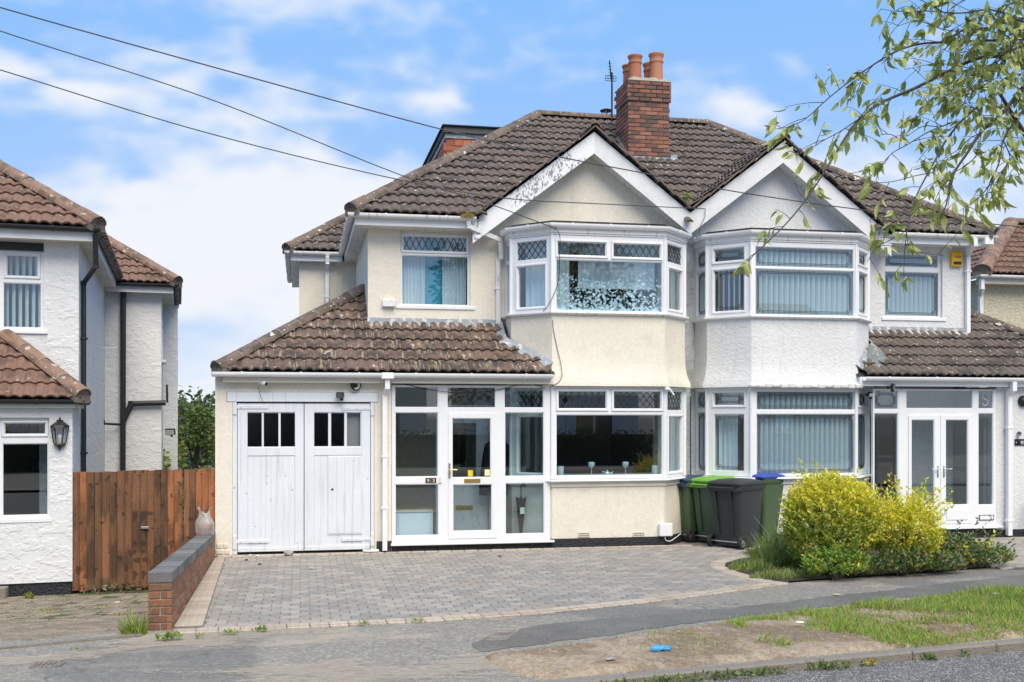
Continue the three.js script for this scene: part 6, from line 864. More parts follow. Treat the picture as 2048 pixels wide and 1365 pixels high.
const MX = (p, q, s) => new THREE.Matrix4().compose(p, q, s.isVector3 ? s : V3(s, s, s));
M.leafW = leafMat(1, 1, 1, 0.38);
// shrub: woody stems, short shoots carrying leaf pairs, new shoots golden, old wood green
function shrub(label, base, rx, ry, rz, o) {
  const t = thing('shrub', label, 'shrub', base, 0, o.group, true), r = rng(o.seed), stems = [], leaves = [], G = leafGeo(o.leaf, o.leaf * 0.5, 0.3, 0.2), cz = ry * o.mid;
  for (let i = 0; i < o.stems; i++) { const a = r() * 6.283, e = 0.25 + 1.2 * r(), k = 0.55 + 0.35 * r(), tip = V3(rx * k * cos(a) * cos(e), cz + (ry - cz) * k * sin(e), rz * k * sin(a) * cos(e)); stems.push(taper([V3((r() - 0.5) * 0.2, 0, (r() - 0.5) * 0.2), V3(tip.x * 0.4, tip.y * 0.5, tip.z * 0.4), tip], 0.012, 0.004, 5, 6)); }
  part(t, 'stems', merge(stems), M.twig);
  const lump = (d) => 0.82 + 0.36 * fbm(((d.x * 0.5 + 0.5) * 0.9 + 0.05), ((d.y * 0.35 + d.z * 0.4 + 0.5) * 0.9), 6, 3, o.seed);
  for (let i = 0; i < o.shoots; i++) {
    const ct = -0.75 + 1.75 * Math.pow(r(), 0.85), a = r() * 6.283, st = sqrt(max(0, 1 - ct * ct)), d = V3(st * cos(a), ct, st * sin(a)), k = lump(d) * Math.pow(0.35 + 0.65 * r(), 0.45), p = V3(d.x * rx * k, cz + (d.y > 0 ? (ry - cz) : cz * 0.98) * d.y * k, d.z * rz * k); if (p.y < 0.02) p.y = 0.02 + r() * 0.1;
    const dir = V3(d.x, 0.55 + 0.5 * r(), d.z).add(V3(r() - 0.5, r() * 0.4, r() - 0.5).multiplyScalar(0.8)).normalize(), L = o.len * (0.6 + 0.8 * r()) * (r() < o.whip && d.y > 0.45 ? 2.6 : 1), n = max(4, round(L / (o.leaf * 0.42)));
    const gk = r(), gp_ = o.gold(p, d), gold = gk < gp_, limeS = gk < gp_ + 0.32 && o.lime; // a whole shoot is golden new growth, lime, or older green
    for (let j = 0; j < n; j++) { const q = p.clone().addScaledVector(dir, L * j / n), side = r() * 6.283, ld = dir.clone().multiplyScalar(0.6).add(V3(cos(side), 0.15, sin(side)).multiplyScalar(0.9)); const sc = 0.65 + 0.6 * r(); const c = gold ? lin(0.68 + 0.17 * r(), 0.635 + 0.15 * r(), 0.03 + 0.05 * r()) : limeS ? lin(0.42 + 0.14 * r(), 0.46 + 0.12 * r(), 0.04 + 0.03 * r()) : o.green(r); leaves.push([MX(q, alignQ(ld, r() * 6.283), sc), c]); }
  }
  instances(t, 'foliage', G, M.leafW, leaves); return t;
}
{
  const p = (u, v) => { const q = onY(u, v); return [q.x, 0, q.z]; }, gr = (r) => lin(0.22 + 0.2 * r(), 0.32 + 0.16 * r(), 0.03 + 0.03 * r());
  shrub('rounded golden yellow and green shrub in the bed between the drives', p(1662, 1146), 0.575, 1.22, 0.54, { seed: 5, stems: 26, lime: 1, shoots: 2900, leaf: 0.046, len: 0.12, mid: 0.52, whip: 0.02, gold: (q, d) => clamp(0.06 + 0.8 * sstep(0.5, 1.05, q.y) + 0.12 * (d.x > 0.2 ? 1 : 0)), green: gr });
  shrub('looser bright yellow shrub with upright sprigs beside the rounded shrub', p(1812, 1138), 0.43, 0.82, 0.42, { seed: 6, stems: 24, lime: 1, shoots: 950, leaf: 0.046, len: 0.15, mid: 0.46, whip: 0.22, gold: (q) => clamp(0.35 + 0.6 * sstep(0.2, 0.7, q.y)), green: gr });
  shrub('low bright green leafy shrub at the front foot of the rounded shrub', p(1672, 1158), 0.42, 0.36, 0.22, { seed: 7, stems: 10, shoots: 420, leaf: 0.046, len: 0.1, mid: 0.4, whip: 0, gold: () => 0.12, green: (r) => lin(0.14 + 0.1 * r(), 0.27 + 0.12 * r(), 0.03) });
  const dk = (r) => r() < 0.14 ? lin(0.22, 0.15, 0.07) : lin(0.10 + 0.1 * r(), 0.165 + 0.11 * r(), 0.04 + 0.03 * r());
  shrub('low dark trailing shrub spilling towards the white house drive', p(1898, 1126), 0.5, 0.26, 0.32, { seed: 8, stems: 22, shoots: 560, leaf: 0.055, len: 0.16, mid: 0.35, whip: 0.05, gold: () => 0.03, green: dk });
  shrub('straggling dark ground ivy along the footway edge below the yellow shrub', p(1800, 1149), 0.95, 0.2, 0.17, { seed: 9, stems: 14, shoots: 520, leaf: 0.06, len: 0.13, mid: 0.35, whip: 0.05, gold: () => 0.05, green: dk });
  shrub('thin end of the trailing plants at the white house drive', p(1966, 1134), 0.42, 0.2, 0.2, { seed: 10, stems: 12, shoots: 220, leaf: 0.05, len: 0.14, mid: 0.35, whip: 0.1, gold: () => 0.12, green: dk });
}
// tufts of grass and weeds
const BL = scene.bladeGeo; delete scene.bladeGeo;
function tuft(name, label, base, rx, rz, n, h0, h1, cols, seed, o = {}) {
  const t = thing(name, label, o.cat || 'weed', base, 0, o.group, true), r = rng(seed), l = []; for (let i = 0; i < n; i++) { const a = r() * 6.283, k = sqrt(r()), x = rx * k * cos(a), z = rz * k * sin(a), h = lerp(h0, h1, r() * r()) * (1.15 - 0.5 * k), e = new THREE.Euler((r() - 0.5) * 0.9, r() * 6.283, (r() - 0.5) * 0.9 - x / rx * 0.35), q = new THREE.Quaternion().setFromEuler(e), c = cols[floor(r() * cols.length)], v = 0.8 + 0.4 * r(); l.push([MX(V3(x, o.y ? o.y(x, z) : 0, z), q, V3(o.w || 1.4, h, h)), lin(c[0] * v, c[1] * v, c[2] * v)]); }
  instances(t, 'blades', BL, M.leafW, l); return t;
}
function weed(label, base, rx, rz, n, size, cols, seed, o = {}) { // leafy rosettes
  const t = thing(o.name || 'weed', label, o.cat || 'weed', base, 0, o.group, true), r = rng(seed), l = [], G = leafGeo(size, size * 0.45, 0.2, 0.5); for (let i = 0; i < n; i++) { const a = r() * 6.283, k = sqrt(r()), x = rx * k * cos(a), z = rz * k * sin(a), b = r() * 6.283, d = V3(cos(b), 0.3 + 1.1 * r(), sin(b)), c = cols[floor(r() * cols.length)], v = 0.75 + 0.5 * r(); l.push([MX(V3(x, (o.h || 0.02) * r(), z), alignQ(d, r() * 6.283), 0.6 + 0.7 * r()), lin(c[0] * v, c[1] * v, c[2] * v)]); } instances(t, 'leaves', G, M.leafW, l); return t;
}
{
  const GC = [[0.24, 0.36, 0.07], [0.17, 0.27, 0.05], [0.42, 0.44, 0.17], [0.3, 0.4, 0.09]], YG = [[0.33, 0.38, 0.05], [0.26, 0.33, 0.04], [0.2, 0.3, 0.05]], g = (u, v, y = 0) => { const q = onY(u, v, y); return [q.x, y, q.z]; };
  tuft('grass_clump', 'tall arching grass clump beside the green and charcoal bins', g(1556, 1132), 0.34, 0.28, 1700, 0.18, 0.75, GC, 21, { cat: 'grass', w: 2.0 });
  tuft('grass_clump', 'low spreading grass at the rounded drive edge', g(1508, 1139), 0.34, 0.2, 1500, 0.05, 0.22, GC, 22, { cat: 'grass', w: 1.8 });
  tuft('grass_clump', 'short mixed grass along the front kerb of the planting bed', g(1572, 1155), 0.48, 0.13, 2400, 0.03, 0.16, [...GC, [0.45, 0.36, 0.17]], 27, { cat: 'grass', w: 1.8 });
  tuft('grass_clump', 'dry straw coloured grass behind the bins', g(1520, 1108), 0.25, 0.14, 300, 0.05, 0.2, [[0.42, 0.33, 0.16], [0.3, 0.26, 0.1]], 23, { cat: 'grass', w: 1.6 });
  tuft('grass_clump', 'pale green grass tuft at the foot of the brick wall end', g(268, 1272, -0.03), 0.11, 0.1, 300, 0.08, 0.36, YG, 24, { cat: 'grass', w: 1.9 });
  weed('green weeds in front of the brick wall end', g(338, 1279), 0.11, 0.04, 60, 0.05, GC, 25, { h: 0.03 });
  [[462, 1268, 0.1, 46, 'leafy weed in the buff edging nearest the brick wall'], [520, 1262, 0.07, 40, 'pair of leafy weeds in the buff edging in front of the garage doors'], [402, 1276, 0.05, 18, 'small weed at the corner of the grey paving by the wall strip'], [836, 1244, 0.05, 18, 'small weed in the edging in front of the porch door'], [725, 1250, 0.05, 14, 'tiny weed in the edging in front of the downpipe']].forEach(([u, v, rx, n, l], i) => weed(l, g(u, v), rx, 0.025, n, 0.035, GC, 30 + i, { h: 0.02 }));
  weed('bright green weeds along the edge of the old block drive', g(165, 1306, -0.05), 0.1, 0.02, 50, 0.035, YG, 41, { h: 0.02 }); weed('small weed on the old drive beside the black plinth', g(58, 1198, -0.4), 0.06, 0.03, 40, 0.05, YG, 42, { h: 0.05 });
  weed('leaf litter and weeds along the foot of the brown fence', [-1.25, -0.42, 0.42], 0.52, 0.1, 190, 0.05, [[0.1, 0.13, 0.04], [0.16, 0.09, 0.05], [0.06, 0.07, 0.03], [0.3, 0.25, 0.15]], 43, { h: 0.1 });
  for (let i = 0; i < 5; i++) { const [u, v] = [[210, 1215], [95, 1225], [40, 1250], [150, 1262], [250, 1235]][i]; weed(['moss and weed patch in the old blocks beside the wall side', 'weed patch in the old blocks below the black plinth', 'weed patch in the old blocks under the lantern window', 'weed patch in the middle of the old block drive', 'weed patch in the old blocks beside the pale grass tuft'][i], g(u, v, dropY(0, onY(u, v, -0.25).z)), 0.12, 0.1, 34, 0.03, YG, 50 + i, { h: 0.02 }); }
  // weeds and moss in the gutter of the road
  [[1440, 1349, 0.28, 90], [1530, 1342, 0.2, 80], [1250, 1361, 0.3, 90], [1655, 1334, 0.22, 110], [1345, 1356, 0.22, 80], [1740, 1326, 0.08, 40], [1860, 1310, 0.07, 40], [1930, 1300, 0.05, 20]].forEach(([u, v, rx, n], i) => weed(['mossy green weeds at the kerb foot below the bare earth', 'dense green weeds at the kerb foot below the grass and earth border', 'weeds at the kerb foot where the kerb begins', 'long dense strip of weeds at the kerb foot beside a kerb joint', 'green weeds at the kerb foot below the blue glove', 'yellow flowered weed at the kerb foot', 'isolated round weed at the kerb foot below the lush grass', 'tiny weed at the kerb foot under the greenest grass'][i], kerbFoot(u), rx, 0.04, n, 0.036, i === 5 ? [[0.55, 0.42, 0.03], [0.2, 0.3, 0.05]] : [[0.12, 0.2, 0.04], [0.09, 0.15, 0.03], [0.2, 0.27, 0.05]], 60 + i, { h: 0.05, group: 'weeds at the kerb foot' }));
  // plants in the gutter and valley
  { const p = onZ(935, 432, -0.66); tuft('gutter_grass', 'orange and green grass growing in the gutter beside the bargeboard', [p.x, p.y - 0.02, p.z], 0.11, 0.04, 160, 0.05, 0.2, [[0.5, 0.3, 0.06], [0.3, 0.28, 0.06], [0.55, 0.4, 0.1]], 71, { cat: 'grass', w: 1.6 }); const q = onZ(1372, 408, -0.95); weed('light green plant in the valley between the two gables', [q.x, q.y, q.z], 0.06, 0.05, 50, 0.05, [[0.3, 0.4, 0.06], [0.2, 0.3, 0.05]], 72, { h: 0.16 }); const s = onZ(930, 398, -1.0); weed('small green plant rooted on the tiles above the gutter grass', [s.x, s.y - 0.02, s.z + 0.02], 0.05, 0.03, 26, 0.035, [[0.2, 0.22, 0.06]], 73, { h: 0.12 }); }
}
// street tree on the verge, trunk beyond the frame, its lower boughs hanging into view
const tree = thing('street_tree', 'broad leaved street tree on the verge with thin boughs before the white house', 'tree', [9.0, 0, 6.5]);
{
  const r = rng(99), s = 1 / 2.2746, Q = (x, y, d) => away(1480 + x * s, y * s, d), br = (l, d0, d1) => l.map(([x, y], i) => Q(x, y, lerp(d0, d1, i / (l.length - 1))));
  const trunkTop = V3(8.95, 3.1, 6.6); part(tree, 'trunk', taper([V3(9.0, -0.1, 6.5), V3(9.03, 1.2, 6.52), V3(8.95, 3.1, 6.6)], 0.17, 0.12, 12, 12), M.bark);
  const B = [
    [br([[1420, 300], [1292, 268], [1100, 262], [900, 350], [800, 400], [640, 470], [540, 545], [440, 690], [380, 790], [300, 910], [200, 1030], [60, 1165], [10, 1230]], 9.6, 7.6), 0.022, 0.003, 0.75],
    [br([[1420, 150], [1292, 175], [1000, 190], [820, 200], [700, 240], [600, 300], [500, 370], [400, 450], [300, 540], [230, 575], [160, 588]], 9.5, 7.8), 0.016, 0.002, 1],
    [br([[1400, 300], [1292, 395], [1200, 510], [1100, 600], [1040, 690], [970, 800], [940, 930], [920, 975]], 9.3, 8.2), 0.024, 0.005, 0.9],
    [br([[1180, 420], [1040, 520], [945, 630], [900, 710], [850, 800], [800, 900], [770, 1000], [750, 1150], [745, 1330]], 9.0, 7.8), 0.013, 0.002, 0.6],
    [br([[1400, 420], [1292, 500], [1200, 640], [1180, 740], [1130, 850], [1080, 905], [1000, 960]], 9.2, 8.2), 0.013, 0.002, 1],
    [br([[1420, 120], [1292, 100], [1150, 45], [1000, 60], [850, 50], [720, 52], [640, 40]], 9.4, 8.2), 0.012, 0.002, 1],
    [br([[800, 400], [700, 440], [600, 500], [470, 590], [380, 640], [300, 690], [250, 705]], 8.6, 7.7), 0.008, 0.002, 1],
    [br([[960, 560], [860, 600], [760, 660], [690, 700], [640, 760], [500, 790]], 8.7, 8.0), 0.007, 0.002, 1],
    [br([[880, 785], [800, 800], [690, 827], [620, 825], [640, 770]], 8.2, 8.0), 0.005, 0.002, 0.6],
    [br([[1420, 230], [1250, 240], [1130, 300], [1000, 330], [900, 430], [820, 500]], 9.4, 8.5), 0.012, 0.002, 1.1],
    [br([[1400, 60], [1250, 90], [1100, 130], [960, 140], [860, 110]], 9.4, 8.6), 0.011, 0.002, 1.2],
    [br([[1400, 360], [1250, 340], [1150, 390], [1000, 420], [900, 470]], 9.3, 8.5), 0.012, 0.002, 1.1],
    [br([[1420, 20], [1290, 10], [1160, -20], [1040, -30]], 9.2, 8.7), 0.012, 0.003, 1.1],
    [br([[1100, 600], [1080, 700], [1020, 760], [940, 800], [880, 840]], 8.6, 8.2), 0.006, 0.002, 1],
    [br([[1200, 640], [1230, 720], [1190, 790], [1160, 900], [1180, 945]], 8.8, 8.3), 0.006, 0.002, 0.9],
    [br([[745, 1060], [690, 1090], [620, 1130], [580, 1190]], 8.0, 7.8), 0.005, 0.002, 1.2],
    [br([[755, 1110], [830, 1150], [900, 1160], [930, 1165]], 8.0, 7.8), 0.004, 0.002, 1],
    [br([[770, 980], [700, 960], [640, 985], [590, 1000]], 8.0, 7.8), 0.004, 0.002, 1.2],
    [br([[300, 910], [260, 860], [250, 830]], 7.8, 7.8), 0.003, 0.002, 0.8],
    [br([[1292, 200], [1200, 240], [1120, 330], [1060, 420], [1000, 500]], 9.2, 8.6), 0.01, 0.002, 1.1],
  ];
  for (const [p, a, b] of B.slice(0, 6).concat([B[9], B[10], B[11], B[12], B[19]])) { const e = p[0], m = trunkTop.clone().lerp(e, 0.5).add(V3(0, 0.25, 0)); part(tree, 'limb', taper([trunkTop.clone().add(V3(0, -0.3, 0)), m, e], 0.055, a, 8, 10), M.bark); }
  for (const b of B.slice()) { const c = new THREE.CatmullRomCurve3(b[0], false, 'centripetal'), L = c.getLength(), n = floor(L / 0.16); for (let i = 0; i < n; i++) { const t = (i + r()) / n, o = c.getPointAt(t), q = o.clone().sub(EYE), u = 1024 + FPX * (q.x * CT + q.z * ST) / (q.x * ST - q.z * CT); const vv = HORIZON - FPX * q.y / (q.x * ST - q.z * CT); if (r() > clamp((u - 1720) / 260) * clamp((400 - vv) / 140) * 0.6) continue; const tn = c.getTangentAt(t), d = tn.clone().multiplyScalar(0.8).add(V3((r() - 0.5) * 1.4, (r() - 0.55) * 1.2, (r() - 0.5) * 1.4)).normalize(), l = 0.25 + 0.35 * r(); B.push([[o, o.clone().addScaledVector(d, l * 0.5).add(V3(0, 0.02, 0)), o.clone().addScaledVector(d, l).add(V3(0, -0.05, 0))], 0.005, 0.002, 1.15]); } }
  const cand = [], twigs = [];
  for (const [p, a, b, dens] of B) {
    part(tree, 'bough', taper(p, a * 0.85, b, 6, p.length * 4), M.twig); const c = new THREE.CatmullRomCurve3(p, false, 'centripetal'), L = c.getLength(), n = floor(L / 0.1 * dens);
    for (let i = 0; i < n; i++) { const t = (i + r()) / n; if (t < 0.06) continue; const o = c.getPointAt(t), tn = c.getTangentAt(t), sd = V3(r() - 0.5, r() - 0.35, r() - 0.5).normalize(), tw = tn.clone().multiplyScalar(0.5).add(sd.multiplyScalar(0.9)).normalize(), len = 0.05 + 0.2 * r() * (dens > 0.95 ? 1.5 : 0.6), e = o.clone().addScaledVector(tw, len).add(V3(0, -0.02, 0)); twigs.push(taper([o, o.clone().lerp(e, 0.5).add(V3(0, 0.012, 0)), e], 0.0032, 0.0014, 4, 3));
      const k = 3 + floor(r() * 4); for (let j = 0; j < k; j++) { const q = o.clone().lerp(e, 0.35 + 0.65 * (j + r()) / k), d = tw.clone().multiplyScalar(0.7).add(V3((r() - 0.5) * 1.1, -0.55 - 0.6 * r(), (r() - 0.5) * 1.1)).normalize(); cand.push([q, alignQ(d, r() * 6.283), 0.55 + 0.75 * r()]); } }
  }
  part(tree, 'twigs', merge(twigs), M.twig);
  const G = [leafGeo(0.094, 0.04, 0.3, 0.3), leafGeo(0.106, 0.038, 0.4, 0.45), leafGeo(0.078, 0.036, 0.2, 0.15)], mats = [leafMat(0.33, 0.39, 0.09, 0.45), leafMat(0.42, 0.47, 0.13, 0.45), leafMat(0.25, 0.31, 0.07, 0.45), leafMat(0.48, 0.50, 0.18, 0.45)];
  const pixOf = (p) => { const q = p.clone().sub(EYE), fw = q.x * ST - q.z * CT; return [1024 + FPX * (q.x * CT + q.z * ST) / fw, HORIZON - FPX * q.y / fw]; }; cand.forEach(c => { const [u, v] = pixOf(c[0]); c[3] = (u < 2048 && v > 0 ? 0 : 1000) + c[0].distanceTo(EYE); }); cand.sort((a, b) => a[3] - b[3]);
  cand.slice(0, 300).forEach((c) => { const m = piece(tree, 'leaf', G[floor(r() * 3)], mats[floor(r() * 4)], c[0].x, c[0].y, c[0].z, c[1]); m.scale.setScalar(c[2]); });
  const rest = cand.slice(300).map(c => { const k = [[0.33, 0.39, 0.09], [0.42, 0.47, 0.13], [0.25, 0.31, 0.07], [0.48, 0.50, 0.18]][floor(r() * 4)]; return [MX(c[0].clone().sub(tree.off), c[1], c[2]), lin(...k)]; }); instances(tree, 'foliage', G[0], M.leafW, rest);
}
// trees and hedge in the gap and across the street: crowns of leaf clumps
function bigTree(name, label, base, h, r0, crown, n, leaf, col, seed) {
  const t = thing(name, label, 'tree', base, 0, null, true), r = rng(seed), l = [], G = leafGeo(leaf, leaf * 0.6, 0.2, 0.3), lobes = []; part(t, 'trunk', taper([V3(0, -0.2, 0), V3(0.05, h * 0.35, 0), V3(0, h * 0.7, 0.05)], r0, r0 * 0.45, 10), M.bark);
  for (let i = 0; i < 16; i++) { const a = r() * 6.283, k = sqrt(r()), y = lerp(crown[1], crown[2], r()), w = crown[0] * (0.4 + 0.6 * sin(PI * clamp((y - crown[1]) / (crown[2] - crown[1]) * 0.8 + 0.15))); lobes.push([V3(w * k * cos(a), y, w * k * sin(a)), crown[0] * (0.25 + 0.2 * r())]); } for (const [c] of lobes.slice(0, 9)) part(t, 'limb', taper([V3(0, h * 0.35, 0), V3(c.x * 0.4, lerp(h * 0.35, c.y, 0.55), c.z * 0.4), c], r0 * 0.4, r0 * 0.08, 6, 8), M.bark);
  for (let i = 0; i < n; i++) { const [c, R] = lobes[floor(r() * lobes.length)], d = V3(r() - 0.5, r() - 0.5, r() - 0.5).normalize(), p = c.clone().addScaledVector(d, R * Math.pow(r(), 0.4)), v = 0.7 + 0.6 * r(); l.push([MX(p, alignQ(V3(d.x + r() - 0.5, d.y * 0.5 - 0.2, d.z + r() - 0.5), r() * 6.28), 0.6 + 0.8 * r()), lin(col[0] * v, col[1] * v, col[2] * v)]); } instances(t, 'crown', G, M.leafW, l);
}
bigTree('garden_tree', 'leafy green garden tree seen in the gap beyond the fence', (() => { const p = away(392, 832, 26); return [p.x, -0.4, p.z]; })(), 2.6, 0.1, [0.95, 0.5, 2.75], 3600, 0.09, [0.17, 0.24, 0.05], 201);
bigTree('garden_tree', 'yellow green garden shrub tree behind the brown gate', (() => { const p = away(352, 832, 24); return [p.x, -0.4, p.z]; })(), 1.5, 0.06, [0.7, 0.2, 1.7], 2200, 0.08, [0.25, 0.32, 0.05], 202);
bigTree('garden_tree', 'large dark tree behind the gap at the far end of the gardens', (() => { const p = away(300, 832, 60); return [p.x, -0.5, p.z]; })(), 3.5, 0.3, [5, 0.2, 2.2], 5200, 0.3, [0.08, 0.12, 0.04], 203);
bigTree('street_tree', 'large spreading street tree on the far side of the road', [9.4, 0, 21.5], 6, 0.3, [4.2, 2.6, 8.2], 9000, 0.2, [0.07, 0.10, 0.03], 204);
{ const r = rng(81), t = thing('hedge', 'dense green hedge in front of the houses across the street', 'hedge', [8, 0, 27], 0, null, true), l = [], G = leafGeo(0.09, 0.06, 0.2, 0.2); part(t, 'hedge_core', boxG(-16, 16, 0, 1.25, -0.3, 0.3), M.soil); for (let i = 0; i < 9000; i++) l.push([MX(V3((r() - 0.5) * 32, r() * 1.45, -0.3 - 0.15 * r()), alignQ(V3(r() - 0.5, r() - 0.3, -0.5), r() * 6), 0.8 + 0.8 * r()), lin(0.06 + 0.05 * r(), 0.1 + 0.06 * r(), 0.03)]); instances(t, 'foliage', G, M.leafW, l); }
// ================================================================== overhead lines
{
  const W = phy({ color: lin(0.06, 0.06, 0.062), roughness: 0.7 });
  const line = (pts, d, r, label) => { const n = pts.length, total = pts.at(-1)[0] - pts[0][0], P = pts.map(([u, v]) => away(u, v, lerp(d[0], d[1], (u - pts[0][0]) / total))); solo('overhead_wire', tube(P, r, 6, 90), W, label, 'wire'); };
  line([[-260, -62], [0, 15], [440, 138], [880, 258], [1005, 288], [1119, 314], [1300, 349], [1445, 379], [1732, 421], [1960, 446], [2140, 462]], [12, 17.2], 0.0085, 'highest overhead wire running across both gables to the yellow house');
  line([[-260, -30], [0, 62], [410, 195], [820, 357], [970, 405], [1113, 458]], [12.5, 16.36], 0.0075, 'overhead wire ending at the bay gutter of the cream house');
  line([[-260, 62], [0, 140], [400, 262], [800, 360], [1005, 396], [1200, 408], [1411, 418]], [12.5, 17.55], 0.0075, 'lowest overhead wire ending at the valley between the gables');
  const C = phy({ color: lin(0.02, 0.02, 0.02), roughness: 0.6 }), cab = (pts, label, r = 0.006) => solo('cable', tube(pts.map(([u, v, z]) => onZ(u, v, z)), r, 5, 60), C, label, 'cable');
  cab([[1113, 459, 0.08], [1119, 470, 0.06], [1119, 520, 0.045], [1116, 565, 0.045], [1100, 605, 0.045], [1082, 628, -0.16]], 'thin black cable hanging across the upper bay window', 0.0055);
  cab([[1105, 640, 0.012], [1107, 660, 0.012], [1114, 695, 0.014], [1122, 730, 0.04], [1124, 752, 0.075], [1118, 764, 0.09], [1102, 774, 0.1]], 'thin dark cable running down the cream bay apron', 0.0045);
  cab([[800, 766, 0.02], [850, 778, 0.024], [920, 786, 0.024], [990, 781, 0.024], [1040, 770, 0.024], [1064, 768, 0.03], [1090, 777, 0.05]], 'slack black cable looped across the top of the porch', 0.0055);
  cab([[1382, 793, ZM + 0.04], [1381, 850, ZM + 0.03], [1382, 950, ZM + 0.03]], 'black cable on the grey strip between the bays', 0.008);
  cab([[1411, 418, -0.78], [1409, 436, -0.76], [1402, 450, -0.74], [1398, 470, -0.7]], 'short black cable hanging from the white house bargeboard', 0.005);
  cab([[1330, 1073, 0.03], [1332, 1081, 0.035], [1340, 1083, 0.035], [1350, 1077, 0.03], [1362, 1068, 0.03]], 'pale cable below the small white wall box', 0.007).material = M.upvcOld;
}
// ================================================================== fittings on the walls
{
  // security camera, white bullet
  const p = onZ(521, 766, 0), c = thing('security_camera', 'white bullet security camera above the garage doors', 'camera', [p.x, p.y, 0.0]); const o = [p.x, p.y, 0]; const body = plain(new THREE.CapsuleGeometry(0.034, 0.075, 6, 14)); body.rotateX(PI / 2 + 0.25).rotateY(0.75).translate(o[0] + 0.03, o[1], 0.1); part(c, 'housing', body, M.upvc); const lens = lathe([[0, 0.004], [0.024, 0.003], [0.027, 0]], 16); lens.rotateX(PI / 2 + 0.25).rotateY(0.75).translate(o[0] + 0.083, o[1] - 0.022, 0.152); part(c, 'lens', lens, M.black); part(c, 'bracket', soup().rod([o[0] - 0.01, o[1] + 0.05, 0], [o[0] + 0.0, o[1] + 0.03, 0.07], 0.01).cbox(o[0] - 0.03, o[0] + 0.01, o[1] + 0.02, o[1] + 0.08, 0.0, 0.012, 0.004).geo(), M.upvc);
  const w = onZ(525, 790, 0.01); solo('cable', tube([onZ(516, 772, 0.006), onZ(520, 790, 0.016), onZ(525, 803, 0.016)], 0.003, 4), M.leadLine, 'thin wire hanging below the white bullet camera', 'cable');
}
{
  const p = onZ(709.5, 770.5, 0), c = thing('security_camera', 'round black ring camera above the right garage door', 'camera', [p.x, p.y, 0]); const g = new THREE.TorusGeometry(0.068, 0.014, 10, 26); const t = plain(g); t.rotateY(0.25).translate(p.x + 0.01, p.y - 0.006, 0.06); part(c, 'ring', t, M.black); const b = lathe([[0, 0.09], [0.03, 0.085], [0.045, 0.06], [0.05, 0]], 18); b.rotateX(PI / 2).rotateY(-0.3).translate(p.x - 0.012, p.y + 0.008, 0.01); part(c, 'camera_head', b, M.black); part(c, 'white_crescent', plain(new THREE.TorusGeometry(0.052, 0.011, 8, 20, 2.6)).rotateZ(-1.9).rotateY(0.25).translate(p.x + 0.012, p.y - 0.008, 0.062), M.upvc); part(c, 'back_plate', cboxG(p.x - 0.05, p.x + 0.03, p.y - 0.03, p.y + 0.06, 0.0, 0.02, 0.006), M.upvcOld);
}
function floodlight(label, u, v, z, w, h, glass, yaw = -0.3) { const p = onZ(u, v, z), t = thing('floodlight', label, 'floodlight', [p.x, p.y, z], yaw, null, true); part(t, 'housing', merge([cboxG(-w / 2, w / 2, -h / 2, h / 2, 0.03, 0.09, 0.01)]).rotateX(0.35).translate(0, 0, 0.03), M.black); part(t, 'lamp_glass', new THREE.PlaneGeometry(w * 0.86, h * 0.8).rotateX(0.35).translate(0, -0.031, 0.1155), glass); part(t, 'motion_sensor', lathe([[0, 0.028], [0.022, 0.02], [0.028, 0], [0.022, -0.02], [0, -0.026]], 12).translate(0.02, -h / 2 - 0.04, 0.07), M.black); part(t, 'bracket', soup().rod([0, -h * 0.3, 0.05], [0, -h * 0.4, 0], 0.012).cbox(-0.03, 0.03, -h * 0.7, -0.01, 0, 0.012, 0.004).geo(), M.black); return t; }
const dimGlass = phy({ color: lin(0.10, 0.13, 0.14), roughness: 0.12, clearcoat: 1 });
floodlight('small black floodlight on the white garage lintel board', 683, 788, 0.012, 0.115, 0.08, dimGlass);
floodlight('black spotlight on the fascia above the white house porch', 1776, 771, 0.13, 0.07, 0.09, dimGlass, 0.5);
floodlight('white sided floodlight under the white bay apron corner', 1734, 787, -0.12, 0.1, 0.07, M.frost, 0.2);
floodlight('black floodlight low on the rear corner of the white neighbour', 343, 862, -7.0, 0.2, 0.13, M.frost, -0.2);
solo('wall_sensor', (() => { const a = onZ(1331, 777, 0.03), b = onZ(1343, 787, 0.05); return merge([cboxG(a.x - 0.02, a.x + 0.05, a.y - 0.03, a.y + 0.025, 0.012, 0.09, 0.008), soup().rod([a.x + 0.05, a.y, 0.06], [b.x + 0.03, b.y - 0.03, 0.09], 0.012).geo(0.8)]); })(), M.upvc, 'small white camera at the top right corner of the lower cream bay window', 'camera');
solo('meter_box', (() => { const a = onZ(1317, 1073, 0), b = onZ(1343, 1046.5, 0); return cboxG(a.x, b.x, a.y, b.y, -0.01, 0.07, 0.012); })(), M.upvc, 'small white meter box low on the cream wall beside the bins', 'meter box');
